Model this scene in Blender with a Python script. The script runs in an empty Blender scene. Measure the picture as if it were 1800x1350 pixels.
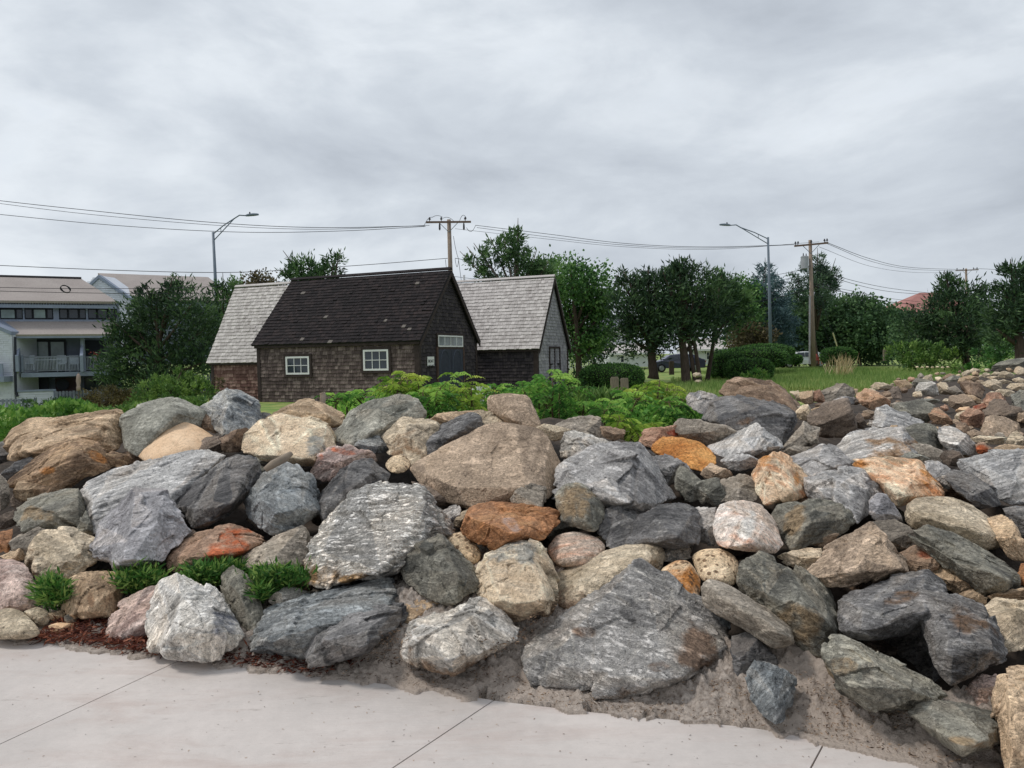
import bpy, bmesh, math, random
import numpy as np
from mathutils import Vector, Matrix
random.seed(7); RNG=np.random.default_rng(7)
scene=bpy.context.scene; COL=scene.collection

# ------------------------------------------------------------------ camera
F_PX=1309.0; PITCH=math.radians(2.19); ROLL=0.0195
CAM=Vector((0,0,1.6))
Rm=Matrix.Rotation(math.pi/2-PITCH,3,'X') @ Matrix.Rotation(-ROLL,3,'Z')
cd=bpy.data.cameras.new("camera"); cam=bpy.data.objects.new("camera",cd); COL.objects.link(cam)
cam.matrix_world=Matrix.Translation(CAM) @ Rm.to_4x4()
cd.sensor_width=36; cd.lens=36*F_PX/1800; cd.clip_start=0.05; cd.clip_end=3000
scene.camera=cam

# ------------------------------------------------------------------ light and sky (overcast)
SUN_EL=math.radians(56); SUN_AZ=math.radians(-88)   # azimuth from +Y, clockwise positive: high, left and slightly behind the viewer
scene.view_settings.view_transform='Standard'; scene.view_settings.look='None'
scene.view_settings.exposure=0.2; scene.view_settings.gamma=1.0; scene.view_settings.use_curve_mapping=False
w=bpy.data.worlds.new("World"); scene.world=w; w.use_nodes=True
nt=w.node_tree; nt.nodes.clear()
def N(nt,t,**k):
    n=nt.nodes.new(t)
    for a,b in k.items(): setattr(n,a,b)
    return n
out=N(nt,'ShaderNodeOutputWorld'); bg=N(nt,'ShaderNodeBackground')
sky=N(nt,'ShaderNodeTexSky',sky_type='NISHITA'); sky.sun_disc=False
sky.sun_elevation=SUN_EL; sky.sun_rotation=SUN_AZ; sky.air_density=1.0; sky.dust_density=2.0; sky.ozone_density=1.0
tc=N(nt,'ShaderNodeTexCoord'); sep=N(nt,'ShaderNodeSeparateXYZ')
nt.links.new(tc.outputs['Generated'],sep.inputs[0])
def M(nt,op,a,b=None,c=None,clamp=False):
    n=N(nt,'ShaderNodeMath',operation=op); n.use_clamp=clamp
    for i,x in enumerate((a,b,c)):
        if x is None: continue
        if isinstance(x,(int,float)): n.inputs[i].default_value=x
        else: nt.links.new(x,n.inputs[i])
    return n.outputs[0]
zc=M(nt,'ADD',M(nt,'MAXIMUM',sep.outputs[2],0.0),0.22)
comb=N(nt,'ShaderNodeCombineXYZ')
nt.links.new(M(nt,'DIVIDE',sep.outputs[0],zc),comb.inputs[0]); nt.links.new(M(nt,'DIVIDE',sep.outputs[1],zc),comb.inputs[1])
comb.inputs[2].default_value=3.3
def noise(nt,vec,scale,detail=6,rough=.5,dist=0.0):
    n=N(nt,'ShaderNodeTexNoise'); n.inputs['Scale'].default_value=scale; n.inputs['Detail'].default_value=detail
    n.inputs['Roughness'].default_value=rough; n.inputs['Distortion'].default_value=dist
    nt.links.new(vec,n.inputs['Vector']); return n.outputs['Fac']
def ramp(nt,fac,stops,interp='LINEAR'):
    r=N(nt,'ShaderNodeValToRGB'); cr=r.color_ramp; cr.interpolation=interp
    while len(cr.elements)<len(stops): cr.elements.new(0.5)
    for e,(p,c) in zip(cr.elements,stops):
        e.position=p; e.color=(*c,1) if len(c)==3 else c
    nt.links.new(fac,r.inputs[0]); return r.outputs[0]
def mixc(nt,fac,a,b,mode='MIX'):
    m=N(nt,'ShaderNodeMix',data_type='RGBA',blend_type=mode)
    for i,x in ((0,fac),(6,a),(7,b)):
        if isinstance(x,(int,float)): m.inputs[i].default_value=x
        elif isinstance(x,tuple): m.inputs[i].default_value=(*x,1) if len(x)==3 else x
        else: nt.links.new(x,m.inputs[i])
    return m.outputs[2]
def lin(c,g=1.0):
    o=[]
    for x in c:
        x=x/255.0; x=x/12.92 if x<=.04045 else ((x+.055)/1.055)**2.4
        o.append(min(x*g,.9))
    return tuple(o)
mp=N(nt,'ShaderNodeMapping'); mp.inputs['Scale'].default_value=(1.0,1.0,2.3); mp.inputs['Rotation'].default_value=(0,math.radians(14),0); mp.inputs['Location'].default_value=(3.1,1.7,.4)
nt.links.new(tc.outputs['Generated'],mp.inputs[0])
c1=noise(nt,mp.outputs[0],3.6,10,.56,.35); c2=noise(nt,mp.outputs[0],1.3,4,.5,.2)
c3=noise(nt,mp.outputs[0],9.5,7,.6,.2)
cf=M(nt,'ADD',M(nt,'MULTIPLY',c3,.12),M(nt,'ADD',M(nt,'MULTIPLY',c1,.60),M(nt,'MULTIPLY',c2,.44)))
# heavier cloud toward the right of the view (world +X)
cf=M(nt,'SUBTRACT',cf,M(nt,'MULTIPLY',sep.outputs[0],.055))
K=10.0   # the Background strength is 0.1, colours are scaled up so they mix with the physically bright sky
cloud=ramp(nt,cf,[(.41,lin((165,172,181))),(.50,lin((181,188,197))),(.60,lin((196,203,211))),(.71,lin((217,223,229)))])
cloudk=N(nt,'ShaderNodeVectorMath',operation='SCALE'); cloudk.inputs['Scale'].default_value=K*1.02; nt.links.new(cloud,cloudk.inputs[0])
cover=ramp(nt,c1,[(.60,(.97,.97,.97)),(.74,(.84,.84,.84))])
nt.links.new(mixc(nt,cover,sky.outputs[0],cloudk.outputs[0]),bg.inputs[0]); bg.inputs[1].default_value=0.1
nt.links.new(bg.outputs[0],out.inputs[0])
sl=bpy.data.lights.new("sun",'SUN'); so=bpy.data.objects.new("sun",sl); COL.objects.link(so)
sl.energy=1.5; sl.angle=math.radians(10); sl.color=(1,.955,.9)
sd=Vector((math.sin(SUN_AZ)*math.cos(SUN_EL),math.cos(SUN_AZ)*math.cos(SUN_EL),math.sin(SUN_EL)))
so.rotation_euler=sd.to_track_quat('Z','Y').to_euler()

# ------------------------------------------------------------------ measuring helpers: photo pixel + distance -> world point
RmN=np.array(Rm)
def ray(u,v):
    return RmN@np.array([(u-900)/F_PX,-(v-675)/F_PX,-1.0])
def at(u,v,Y):
    d=ray(u,v); d=d/d[1]*Y
    return np.array([d[0],d[1],d[2]+1.6])
def ground_at(u,v,z=0.0):
    d=ray(u,v); k=(z-1.6)/d[2]; return np.array([d[0]*k,d[1]*k,z])
def project(P):
    q=(np.asarray(P)-np.array([0,0,1.6]))@RmN
    return 900+q[:,0]/-q[:,2]*F_PX, 675-q[:,1]/-q[:,2]*F_PX
E0=ground_at(0,1125); E1=ground_at(880,1233); E2=ground_at(1400,1290); E3=ground_at(1660,1352)
def edgeY(x):
    return float(np.interp(x,[E0[0]-8,E0[0],E1[0],E2[0],E3[0],E3[0]+1,E3[0]+6],[E0[1]+2.6,E0[1],E1[1],E2[1],E3[1],E3[1]-.5,E3[1]-4]))
def heapD(u,v):
    d=ray(u,v); t=max(-d[2]/d[1],.012); Ye=float(np.interp(u,[0,880,1400,1800],[E0[1],E1[1],E2[1],2.7]))
    zc=float(np.interp(u,[900,1500],[1.2,.75]))
    Y=(1.6+.3*Ye)/(.3+t)
    if .3*(Y-Ye)>zc: Y=(1.6-zc)/t
    return min(max(Y,Ye*.9),32)

# ------------------------------------------------------------------ object helpers
def tag(o,label=None,cat=None,group=None,kind=None):
    if label: o['label']=label
    if cat: o['category']=cat
    if group: o['group']=group
    if kind: o['kind']=kind
    return o
def empty(name,loc,label=None,cat=None,group=None):
    o=bpy.data.objects.new(name,None); o.location=Vector([float(x) for x in loc]); o.empty_display_size=.2; COL.objects.link(o)
    return tag(o,label,cat,group)
def link_mesh(name,me,mat,parent=None,loc=None):
    o=bpy.data.objects.new(name,me); COL.objects.link(o)
    if mat is not None:
        me.materials.clear()
        for m in (mat if isinstance(mat,(list,tuple)) else [mat]): me.materials.append(m)
    if parent is not None:
        o.parent=parent
        pl=parent_world(parent)
        if loc is None: o.location=-pl      # vertices are given in world space
        else: o.location=Vector(loc)-pl
    elif loc is not None: o.location=Vector(loc)
    return o
def parent_world(p):
    v=Vector((0,0,0))
    while p is not None: v=v+p.location; p=p.parent
    return v
def np_mesh(name,V,F,attrs=None,smooth=False):
    """V (n,3), F (m,k) uniform polygon size"""
    V=np.ascontiguousarray(V,dtype=np.float32); F=np.ascontiguousarray(F,dtype=np.int32)
    me=bpy.data.meshes.new(name); m,k=F.shape
    me.vertices.add(len(V)); me.vertices.foreach_set('co',V.ravel())
    me.loops.add(m*k); me.loops.foreach_set('vertex_index',F.ravel())
    me.polygons.add(m); me.polygons.foreach_set('loop_start',np.arange(0,m*k,k,dtype=np.int32))
    me.polygons.foreach_set('loop_total',np.full(m,k,dtype=np.int32))
    if smooth: me.polygons.foreach_set('use_smooth',np.ones(m,dtype=bool))
    for nm,(typ,dom,dat) in (attrs or {}).items():
        a=me.attributes.new(nm,typ,dom)
        a.data.foreach_set('vector' if typ=='FLOAT_VECTOR' else 'value',np.ascontiguousarray(dat,dtype=np.float32).ravel())
    me.update(calc_edges=True); return me
class MB:
    def __init__(s): s.v=[]; s.f=[]; s.r=[]; s.cur=.5
    def add(s,vs,fs,r=None):
        b=len(s.v); s.v+= [tuple(float(c) for c in p) for p in vs]
        for f in fs: s.f.append([b+i for i in f]); s.r.append(s.cur if r is None else r)
    def quad(s,a,b,c,d,r=None): s.add([a,b,c,d],[(0,1,2,3)],r)
    def box(s,o,ex,ey,ez,r=None):
        """o corner, three edge vectors"""
        o,ex,ey,ez=[np.asarray(q,float) for q in (o,ex,ey,ez)]
        p=[o,o+ex,o+ex+ey,o+ey,o+ez,o+ex+ez,o+ex+ey+ez,o+ey+ez]
        fs=[(0,3,2,1),(4,5,6,7),(0,1,5,4),(1,2,6,5),(2,3,7,6),(3,0,4,7)]
        if np.dot(np.cross(ex,ey),ez)<0: fs=[f[::-1] for f in fs]
        s.add(p,fs,r)
    def prism(s,poly,ext,r=None):
        """extrude polygon (list of 3D pts) along vector ext"""
        n=len(poly); ext=np.asarray(ext,float); P=[np.asarray(p,float) for p in poly]
        s.add(P+[p+ext for p in P],[tuple(range(n))[::-1],tuple(range(n,2*n))]+[(i,(i+1)%n,n+(i+1)%n,n+i) for i in range(n)],r)
    def tube(s,pts,rad,n=8,r=None,cap=True):
        pts=[np.asarray(p,float) for p in pts]
        if not hasattr(rad,'__len__'): rad=[rad]*len(pts)
        rings=[]; vs=[]
        up=np.array([0,0,1.]); prev=None
        for i,p in enumerate(pts):
            d=pts[min(i+1,len(pts)-1)]-pts[max(i-1,0)]; d=d/(np.linalg.norm(d)+1e-9)
            if prev is None:
                a=np.cross(d,up); 
                if np.linalg.norm(a)<.1: a=np.cross(d,[1,0,0])
            else: a=prev-d*np.dot(prev,d)
            a=a/np.linalg.norm(a); prev=a; b=np.cross(d,a)
            for k in range(n):
                t=2*math.pi*k/n; vs.append(p+rad[i]*(math.cos(t)*a+math.sin(t)*b))
        fs=[]
        for i in range(len(pts)-1):
            for k in range(n):
                fs.append((i*n+k,i*n+(k+1)%n,(i+1)*n+(k+1)%n,(i+1)*n+k))
        if cap: fs.append(tuple(range(n))[::-1]); fs.append(tuple(range((len(pts)-1)*n,len(pts)*n)))
        s.add(vs,fs,r)
    def build(s,name,mat,parent=None,smooth=False,loc=None,bevel=0):
        me=bpy.data.meshes.new(name)
        V=s.v
        if loc is not None: V=[(a-loc[0],b-loc[1],c-loc[2]) for a,b,c in V]
        me.from_pydata(V,[],s.f)
        a=me.attributes.new('rnd','FLOAT','FACE'); a.data.foreach_set('value',np.array(s.r,dtype=np.float32))
        if smooth: me.polygons.foreach_set('use_smooth',[True]*len(me.polygons))
        me.update()
        if not smooth or bevel:
            bm=bmesh.new(); bm.from_mesh(me); bmesh.ops.recalc_face_normals(bm,faces=bm.faces); bm.to_mesh(me); bm.free()
        o=link_mesh(name,me,mat,parent,loc)
        if bevel:
            m=o.modifiers.new('bevel','BEVEL'); m.width=bevel; m.segments=2; m.limit_method='ANGLE'
        return o

# ------------------------------------------------------------------ materials
MATS={}
def newmat(name):
    m=bpy.data.materials.new(name); m.use_nodes=True; nt=m.node_tree; nt.nodes.clear()
    o=N(nt,'ShaderNodeOutputMaterial'); b=N(nt,'ShaderNodeBsdfPrincipled'); nt.links.new(b.outputs[0],o.inputs[0])
    b.inputs['Specular IOR Level'].default_value=.3
    return m,nt,b,o
def attr(nt,n): 
    a=N(nt,'ShaderNodeAttribute'); a.attribute_name=n; return a
def bump(nt,b,h,strength=.5,dist=.02):
    n=N(nt,'ShaderNodeBump'); n.inputs['Strength'].default_value=strength; n.inputs['Distance'].default_value=dist
    nt.links.new(h,n.inputs['Height']); nt.links.new(n.outputs[0],b.inputs['Normal'])
def objvec(nt,scale=None):
    t=N(nt,'ShaderNodeTexCoord'); v=t.outputs['Object']
    if scale is not None:
        m=N(nt,'ShaderNodeMapping'); m.inputs['Scale'].default_value=scale; nt.links.new(v,m.inputs[0]); v=m.outputs[0]
    return v
def plain(name,c,rough=.7,var=.12,nscale=4,metal=0,bmp=.15,g=.95,streak=None):
    """paint / metal / wood: base colour with worn variation"""
    if name in MATS: return MATS[name]
    m,nt,b,o=newmat(name); c=lin(c,g)
    v=objvec(nt,streak); f=noise(nt,v,nscale,6,.6)
    rn=attr(nt,'rnd').outputs['Fac']
    lo=tuple(x*(1-var*1.6) for x in c); hi=tuple(min(1,x*(1+var)) for x in c)
    col=ramp(nt,f,[(.3,lo),(.7,hi)])
    hs=N(nt,'ShaderNodeHueSaturation'); nt.links.new(col,hs.inputs['Color'])
    nt.links.new(M(nt,'ADD',M(nt,'MULTIPLY',rn,.5),.75),hs.inputs['Value'])
    nt.links.new(hs.outputs[0],b.inputs['Base Color']); b.inputs['Roughness'].default_value=rough; b.inputs['Metallic'].default_value=metal
    if bmp: bump(nt,b,noise(nt,v,nscale*6,4,.6),bmp,.01)
    MATS[name]=m; return m
def foliage(name,dark,mid,light,trans=.25):
    if name in MATS: return MATS[name]
    m,nt,b,o=newmat(name)
    rn=attr(nt,'rnd').outputs['Fac']; f=noise(nt,objvec(nt),1.2,4,.6)
    x=M(nt,'ADD',M(nt,'MULTIPLY',rn,.6),M(nt,'MULTIPLY',f,.55))
    col=ramp(nt,x,[(.25,lin(dark)),(.55,lin(mid)),(.85,lin(light))])
    nt.links.new(col,b.inputs['Base Color']); b.inputs['Roughness'].default_value=.6
    tr=N(nt,'ShaderNodeBsdfTranslucent'); nt.links.new(col,tr.inputs[0])
    mx=N(nt,'ShaderNodeMixShader'); mx.inputs[0].default_value=trans
    nt.links.new(b.outputs[0],mx.inputs[1]); nt.links.new(tr.outputs[0],mx.inputs[2]); nt.links.new(mx.outputs[0],o.inputs[0])
    MATS[name]=m; return m
def glass(name,c,rough=.08):
    if name in MATS: return MATS[name]
    m,nt,b,o=newmat(name); f=noise(nt,objvec(nt),1.5,3,.5)
    c=lin(c); col=ramp(nt,f,[(.35,tuple(x*.6 for x in c)),(.65,c)])
    nt.links.new(col,b.inputs['Base Color']); b.inputs['Roughness'].default_value=rough; b.inputs['Specular IOR Level'].default_value=.6
    MATS[name]=m; return m

def rockmat(name,a,b2,streak,sk=.35,sfreq=14,vein=0.0,speck=.25,patch=(140,112,88),spots=0,g=1.12,bs=.55,wide=0,dk=.8):
    m,nt,b,o=newmat(name)
    v=attr(nt,'rockco').outputs['Vector']
    def mapd(sc):
        k=N(nt,'ShaderNodeMapping'); k.inputs['Scale'].default_value=sc; nt.links.new(v,k.inputs[0]); return k.outputs[0]
    n1=noise(nt,v,2.6,8,.62,.4)
    col=ramp(nt,n1,[(.34,lin(b2,g)),(.5,lin(tuple((p+q)/2 for p,q in zip(a,b2)),g)),(.64,lin(a,g))])
    st=noise(nt,mapd((1.3,1.3,sfreq)),1.6,7,.62,.35)
    sf=ramp(nt,st,[(.48-wide,(0,0,0)),(.66-wide,(1,1,1))])
    col=mixc(nt,M(nt,'MULTIPLY',sf,sk),col,lin(streak,g))
    sd_=ramp(nt,st,[(.34,(1,1,1)),(.47,(0,0,0))])
    col=mixc(nt,M(nt,'MULTIPLY',sd_,sk*dk),col,tuple(x*.33 for x in lin(b2,g)))
    # stains with shapes of their own
    n3=noise(nt,v,5.5,6,.7,.6)
    col=mixc(nt,ramp(nt,n3,[(.57,(0,0,0)),(.72,(.5,.5,.5))]),col,tuple(x*.6 for x in lin(b2,g)))
    if vein:
        for sc_,wd_ in (((.25,1.2,2.8),.008),((1.9,.4,.5),.007),((1.2,1.4,.3),.005)):
            nv=noise(nt,mapd(sc_),2.0,3,.42,.05)
            vf=ramp(nt,nv,[(.5-wd_,(0,0,0)),(.5,(1,1,1)),(.5+wd_,(0,0,0))])
            col=mixc(nt,M(nt,'MULTIPLY',M(nt,'MULTIPLY',vf,vein*(.8 if vein>.5 else .3)),M(nt,'GREATER_THAN',n1,.44)),col,lin((214,210,202),g))
    # dark hairline cracks
    nc=noise(nt,v,3.4,7,.66,1.1); cr=ramp(nt,nc,[(.488,(0,0,0)),(.5,(1,1,1)),(.512,(0,0,0))])
    col=mixc(nt,M(nt,'MULTIPLY',cr,.5),col,tuple(x*.35 for x in lin(b2,g)))
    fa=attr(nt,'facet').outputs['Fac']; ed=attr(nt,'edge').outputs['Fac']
    avg=tuple((p_+q_)/2 for p_,q_ in zip(lin(a,g),lin(b2,g))); lum=sum(avg)/3
    warm=tuple(min(.9,x_*1.06) for x_ in (avg[0]*.55+lum*.56,avg[1]*.55+lum*.45,avg[2]*.55+lum*.36))
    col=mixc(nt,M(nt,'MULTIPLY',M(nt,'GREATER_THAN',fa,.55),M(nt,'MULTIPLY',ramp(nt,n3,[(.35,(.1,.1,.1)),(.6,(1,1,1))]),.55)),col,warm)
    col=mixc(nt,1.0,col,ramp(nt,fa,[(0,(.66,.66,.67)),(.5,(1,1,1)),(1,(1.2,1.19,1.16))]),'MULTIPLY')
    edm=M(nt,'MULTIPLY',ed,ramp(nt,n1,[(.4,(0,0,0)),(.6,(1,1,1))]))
    col=mixc(nt,M(nt,'MULTIPLY',edm,.45),col,tuple(min(.85,x_*1.7+.05) for x_ in avg))  # ridges lightened: scuffed edges plus a bright halo put into the colour
    pa=attr(nt,'patch').outputs['Fac']
    pn=M(nt,'ADD',pa,M(nt,'MULTIPLY',M(nt,'SUBTRACT',noise(nt,v,5,7,.68,.4),.5),2.0))
    pc=ramp(nt,st,[(.4,tuple(x*.75 for x in lin(patch,g))),(.6,lin(patch,g)),(.75,tuple(min(1,x*1.15+.05) for x in lin(patch,g)))])
    col=mixc(nt,ramp(nt,pn,[(.50,(0,0,0)),(.85,(.9,.9,.9))]),col,pc)
    # clinging sand
    sa=attr(nt,'sand').outputs['Fac']
    sn=M(nt,'ADD',sa,M(nt,'MULTIPLY',M(nt,'SUBTRACT',noise(nt,v,7,6,.7),.5),.8))
    smask=ramp(nt,sn,[(.5,(0,0,0)),(.62,(1,1,1))])
    scol=ramp(nt,noise(nt,v,45,4,.7),[(.3,lin((98,80,66))),(.7,lin((158,138,120)))])
    col=mixc(nt,smask,col,scol)
    fine=noise(nt,v,55,6,.72); grain=noise(nt,v,190,3,.7)
    spk=ramp(nt,M(nt,'ADD',M(nt,'MULTIPLY',fine,.6),M(nt,'MULTIPLY',grain,.4)),[(.37,(max(.25,1-speck*3.0),)*3),(.47,(1-speck*.45,)*3),(.54,(1+speck*.25,)*3),(.64,(1+speck*1.6,)*3)])
    col=mixc(nt,1.0,col,spk,'MULTIPLY')
    mid=noise(nt,mapd((9,9,9+sfreq*1.1)),1.0,5,.7,.5); mr=M(nt,'ABSOLUTE',M(nt,'SUBTRACT',mid,.5))
    crs=ramp(nt,mr,[(.0,(.52,.52,.52)),(.03,(.88,.88,.88)),(.08,(1,1,1)),(.2,(1.12,1.12,1.12))])
    ob=N(nt,'ShaderNodeObjectInfo').outputs['Random']; ob2=M(nt,'FRACT',M(nt,'MULTIPLY',ob,7.31))
    if speck>.15: col=mixc(nt,M(nt,'ADD',M(nt,'MULTIPLY',ob2,.75),.25),col,crs,'MULTIPLY')
    if spots:
        vo=N(nt,'ShaderNodeTexVoronoi'); vo.inputs['Scale'].default_value=26; nt.links.new(v,vo.inputs['Vector'])
        s1=M(nt,'ADD',vo.outputs['Distance'],M(nt,'MULTIPLY',M(nt,'SUBTRACT',n3,.5),1.6))
        col=mixc(nt,ramp(nt,s1,[(.2,(spots,)*3),(.36,(0,0,0))]),col,lin((92,70,52)))
    col=mixc(nt,1.0,col,(1.03,1.0,.955),'MULTIPLY')
    oi=N(nt,'ShaderNodeObjectInfo'); hs=N(nt,'ShaderNodeHueSaturation'); nt.links.new(col,hs.inputs['Color'])
    nt.links.new(M(nt,'ADD',M(nt,'MULTIPLY',oi.outputs['Random'],.22),1.24 if speck>.15 else .93),hs.inputs['Value'])
    hs.inputs['Saturation'].default_value=1.02
    nt.links.new(hs.outputs[0],b.inputs['Base Color'])
    b.inputs['Roughness'].default_value=.82; b.inputs['Specular IOR Level'].default_value=.25
    h=M(nt,'ADD',M(nt,'MULTIPLY',M(nt,'MINIMUM',mr,.1),4.0 if speck>.15 else .8),M(nt,'MULTIPLY',st,.9*min(1,sk*2+.1)),M(nt,'ADD',M(nt,'MULTIPLY',fine,.62),M(nt,'ADD',M(nt,'MULTIPLY',n3,.22),M(nt,'SUBTRACT',M(nt,'MULTIPLY',grain,.2),M(nt,'MULTIPLY',cr,.25)))))
    bump(nt,b,h,bs*1.35,.035)
    MATS[name]=m; return m

R_={}
R_['grey']=rockmat('grey stone',(174,173,173),(138,137,138),(208,207,206),.4,12,.35)
R_['greytan']=rockmat('grey tan stone',(158,150,140),(116,109,100),(190,182,170),.35,10,.3)
R_['slate']=rockmat('dark slate stone',(120,119,120),(82,82,84),(170,169,168),.4,16,.45,patch=(108,86,68))
R_['slatev']=rockmat('veined slate stone',(166,164,162),(116,115,116),(204,202,198),.45,14,.6,patch=(128,106,90),bs=.7)
R_['blue']=rockmat('blue grey stone',(140,145,148),(98,103,107),(188,190,190),.42,15,.4)
R_['striped']=rockmat('striped grey stone',(182,182,182),(142,142,144),(224,223,222),.7,22,.1,patch=(150,120,90))
R_['lavender']=rockmat('lavender grey stone',(162,162,166),(130,129,134),(192,191,196),.25,8,.25)
R_['tan']=rockmat('tan stone',(186,164,138),(146,124,102),(214,196,170),.4,9,.15)
R_['beige']=rockmat('beige stone',(194,181,162),(152,139,120),(220,210,190),.35,8,.3,patch=(146,118,92))
R_['peach']=rockmat('peach stone',(236,208,178),(216,182,148),(240,220,196),.2,6,.0,speck=.10,bs=.35,g=.98)
R_['cream']=rockmat('cream stone',(226,208,182),(190,170,146),(235,224,206),.35,9,.4,g=1.0,patch=(150,150,146))
R_['white']=rockmat('white stone',(214,210,204),(172,168,162),(232,230,226),.5,13,.2,g=1.0,patch=(96,100,112))
R_['whitestri']=rockmat('white ridged stone',(244,242,238),(214,210,204),(250,249,247),.6,19,.0,g=1.0,patch=(176,136,84),bs=.9,dk=.45)
R_['pink']=rockmat('pinkish stone',(196,176,168),(150,128,122),(226,214,208),.5,10,.35,patch=(168,98,72))
R_['rust']=rockmat('rusty stone',(178,126,86),(122,88,66),(200,162,124),.4,8,.1,patch=(170,150,142))
R_['orange']=rockmat('orange stone',(218,160,98),(178,118,68),(230,188,134),.25,6,.0,g=1.0)
R_['redpatch']=rockmat('red patched stone',(160,132,112),(122,100,86),(186,160,140),.35,10,.25,patch=(172,92,58))
R_['brown']=rockmat('brown stone',(146,124,106),(104,88,76),(180,160,140),.35,9,.25,patch=(146,86,64))
R_['brownlayer']=rockmat('layered brown stone',(160,134,108),(104,86,72),(200,176,146),.7,15,.1,patch=(176,122,74))
R_['redbrown']=rockmat('red brown stone',(172,138,118),(136,106,90),(198,168,148),.4,9,.1,patch=(150,66,46))
R_['darkbrown']=rockmat('dark brown stone',(120,107,97),(86,78,72),(152,138,124),.35,12,.2,patch=(120,76,48))
R_['green']=rockmat('green grey stone',(152,152,144),(117,117,110),(184,184,176),.3,9,.35,patch=(160,130,96))
R_['dkgreen']=rockmat('dark green stone',(132,130,120),(92,92,88),(172,168,154),.35,9,.4,patch=(140,122,98))
R_['giant']=rockmat('grained brown stone',(166,148,130),(138,122,107),(182,166,148),.15,6,.0,speck=.35)
R_['spotted']=rockmat('spotted stone',(232,212,184),(196,172,142),(240,228,206),.1,5,.0,spots=.85,patch=(190,122,56),g=1.0)
R_['mix']=rockmat('orange white stone',(226,207,184),(200,172,142),(190,122,76),.85,7,.0,patch=(200,140,82),g=1.0,wide=.05)
R_['mixw']=rockmat('white rust veined stone',(228,216,206),(206,186,170),(198,130,92),.7,9,.0,patch=(232,230,226),g=1.0,wide=.02)
R_['crag']=rockmat('blue white veined stone',(154,158,160),(96,102,108),(212,210,202),.6,7,.8,patch=(84,92,100))
R_['orangestr']=rockmat('orange striped stone',(186,158,136),(152,124,102),(180,116,86),.7,9,.0)
# ------------------------------------------------------------------ noise on numpy arrays
_PERM=np.random.default_rng(3).permutation(256).astype(np.int32); _PERM=np.concatenate([_PERM,_PERM,_PERM])
_G=np.random.default_rng(5).normal(size=(256,3)).astype(np.float32); _G/=np.linalg.norm(_G,axis=1)[:,None]
def perlin(P,seed=0):
    P=np.asarray(P,np.float32)+np.float32(seed*17.31); I=np.floor(P).astype(np.int32); f=P-I; I&=255
    u=f*f*f*(f*(f*6-15)+10)
    X0=_PERM[I[:,0]]; X1=_PERM[I[:,0]+1]
    r=0
    out=np.zeros(len(P),np.float32)
    for dx,X in ((0,X0),(1,X1)):
        wx=u[:,0] if dx else 1-u[:,0]
        for dy in (0,1):
            Yv=_PERM[X+I[:,1]+dy]; wy=u[:,1] if dy else 1-u[:,1]
            for dz in (0,1):
                g=_G[_PERM[Yv+I[:,2]+dz]]; wz=u[:,2] if dz else 1-u[:,2]
                out+=wx*wy*wz*(g[:,0]*(f[:,0]-dx)+g[:,1]*(f[:,1]-dy)+g[:,2]*(f[:,2]-dz))
    return out*1.6
def fbm(P,oct=4,seed=0,gain=.5):
    o=0;a=1.0
    for i in range(oct): o=o+a*perlin(P*(2.03**i),seed+i); a*=gain
    return o
_ICO={}
def ico(level):
    if level in _ICO: return _ICO[level]
    bm=bmesh.new(); bmesh.ops.create_icosphere(bm,subdivisions=level,radius=1)
    V=np.array([v.co[:] for v in bm.verts],np.float32); F=np.array([[v.index for v in f.verts] for f in bm.faces],np.int32); bm.free()
    V/=np.linalg.norm(V,axis=1)[:,None]; _ICO[level]=(V,F); return V,F

REG={'A':(0,660,3.971),'B':(400,660,3.971),'C':(800,660,3.971),'D':(1200,620,5.627),'E':(1500,620,5.627),'F':(1200,780,3.0),
     'H':(0,860,3.0),'I':(500,860,3.0),'J':(900,900,3.0),'K':(1350,950,3.3756),'P':(0,0,1.0),'Q':(1550,640,7.2)}
def conv(reg,pts):
    x0,y0,s=REG[reg]; return [(x0+p[0]/s,y0+p[1]/s)+tuple(p[2:]) for p in pts]
def poly_area_c(p):
    A=cx=cy=0
    for i in range(len(p)):
        x0,y0=p[i]; x1,y1=p[(i+1)%len(p)]; c=x0*y1-x1*y0; A+=c; cx+=(x0+x1)*c; cy+=(y0+y1)*c
    return abs(A)/2,cx/(3*A),cy/(3*A)

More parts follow.
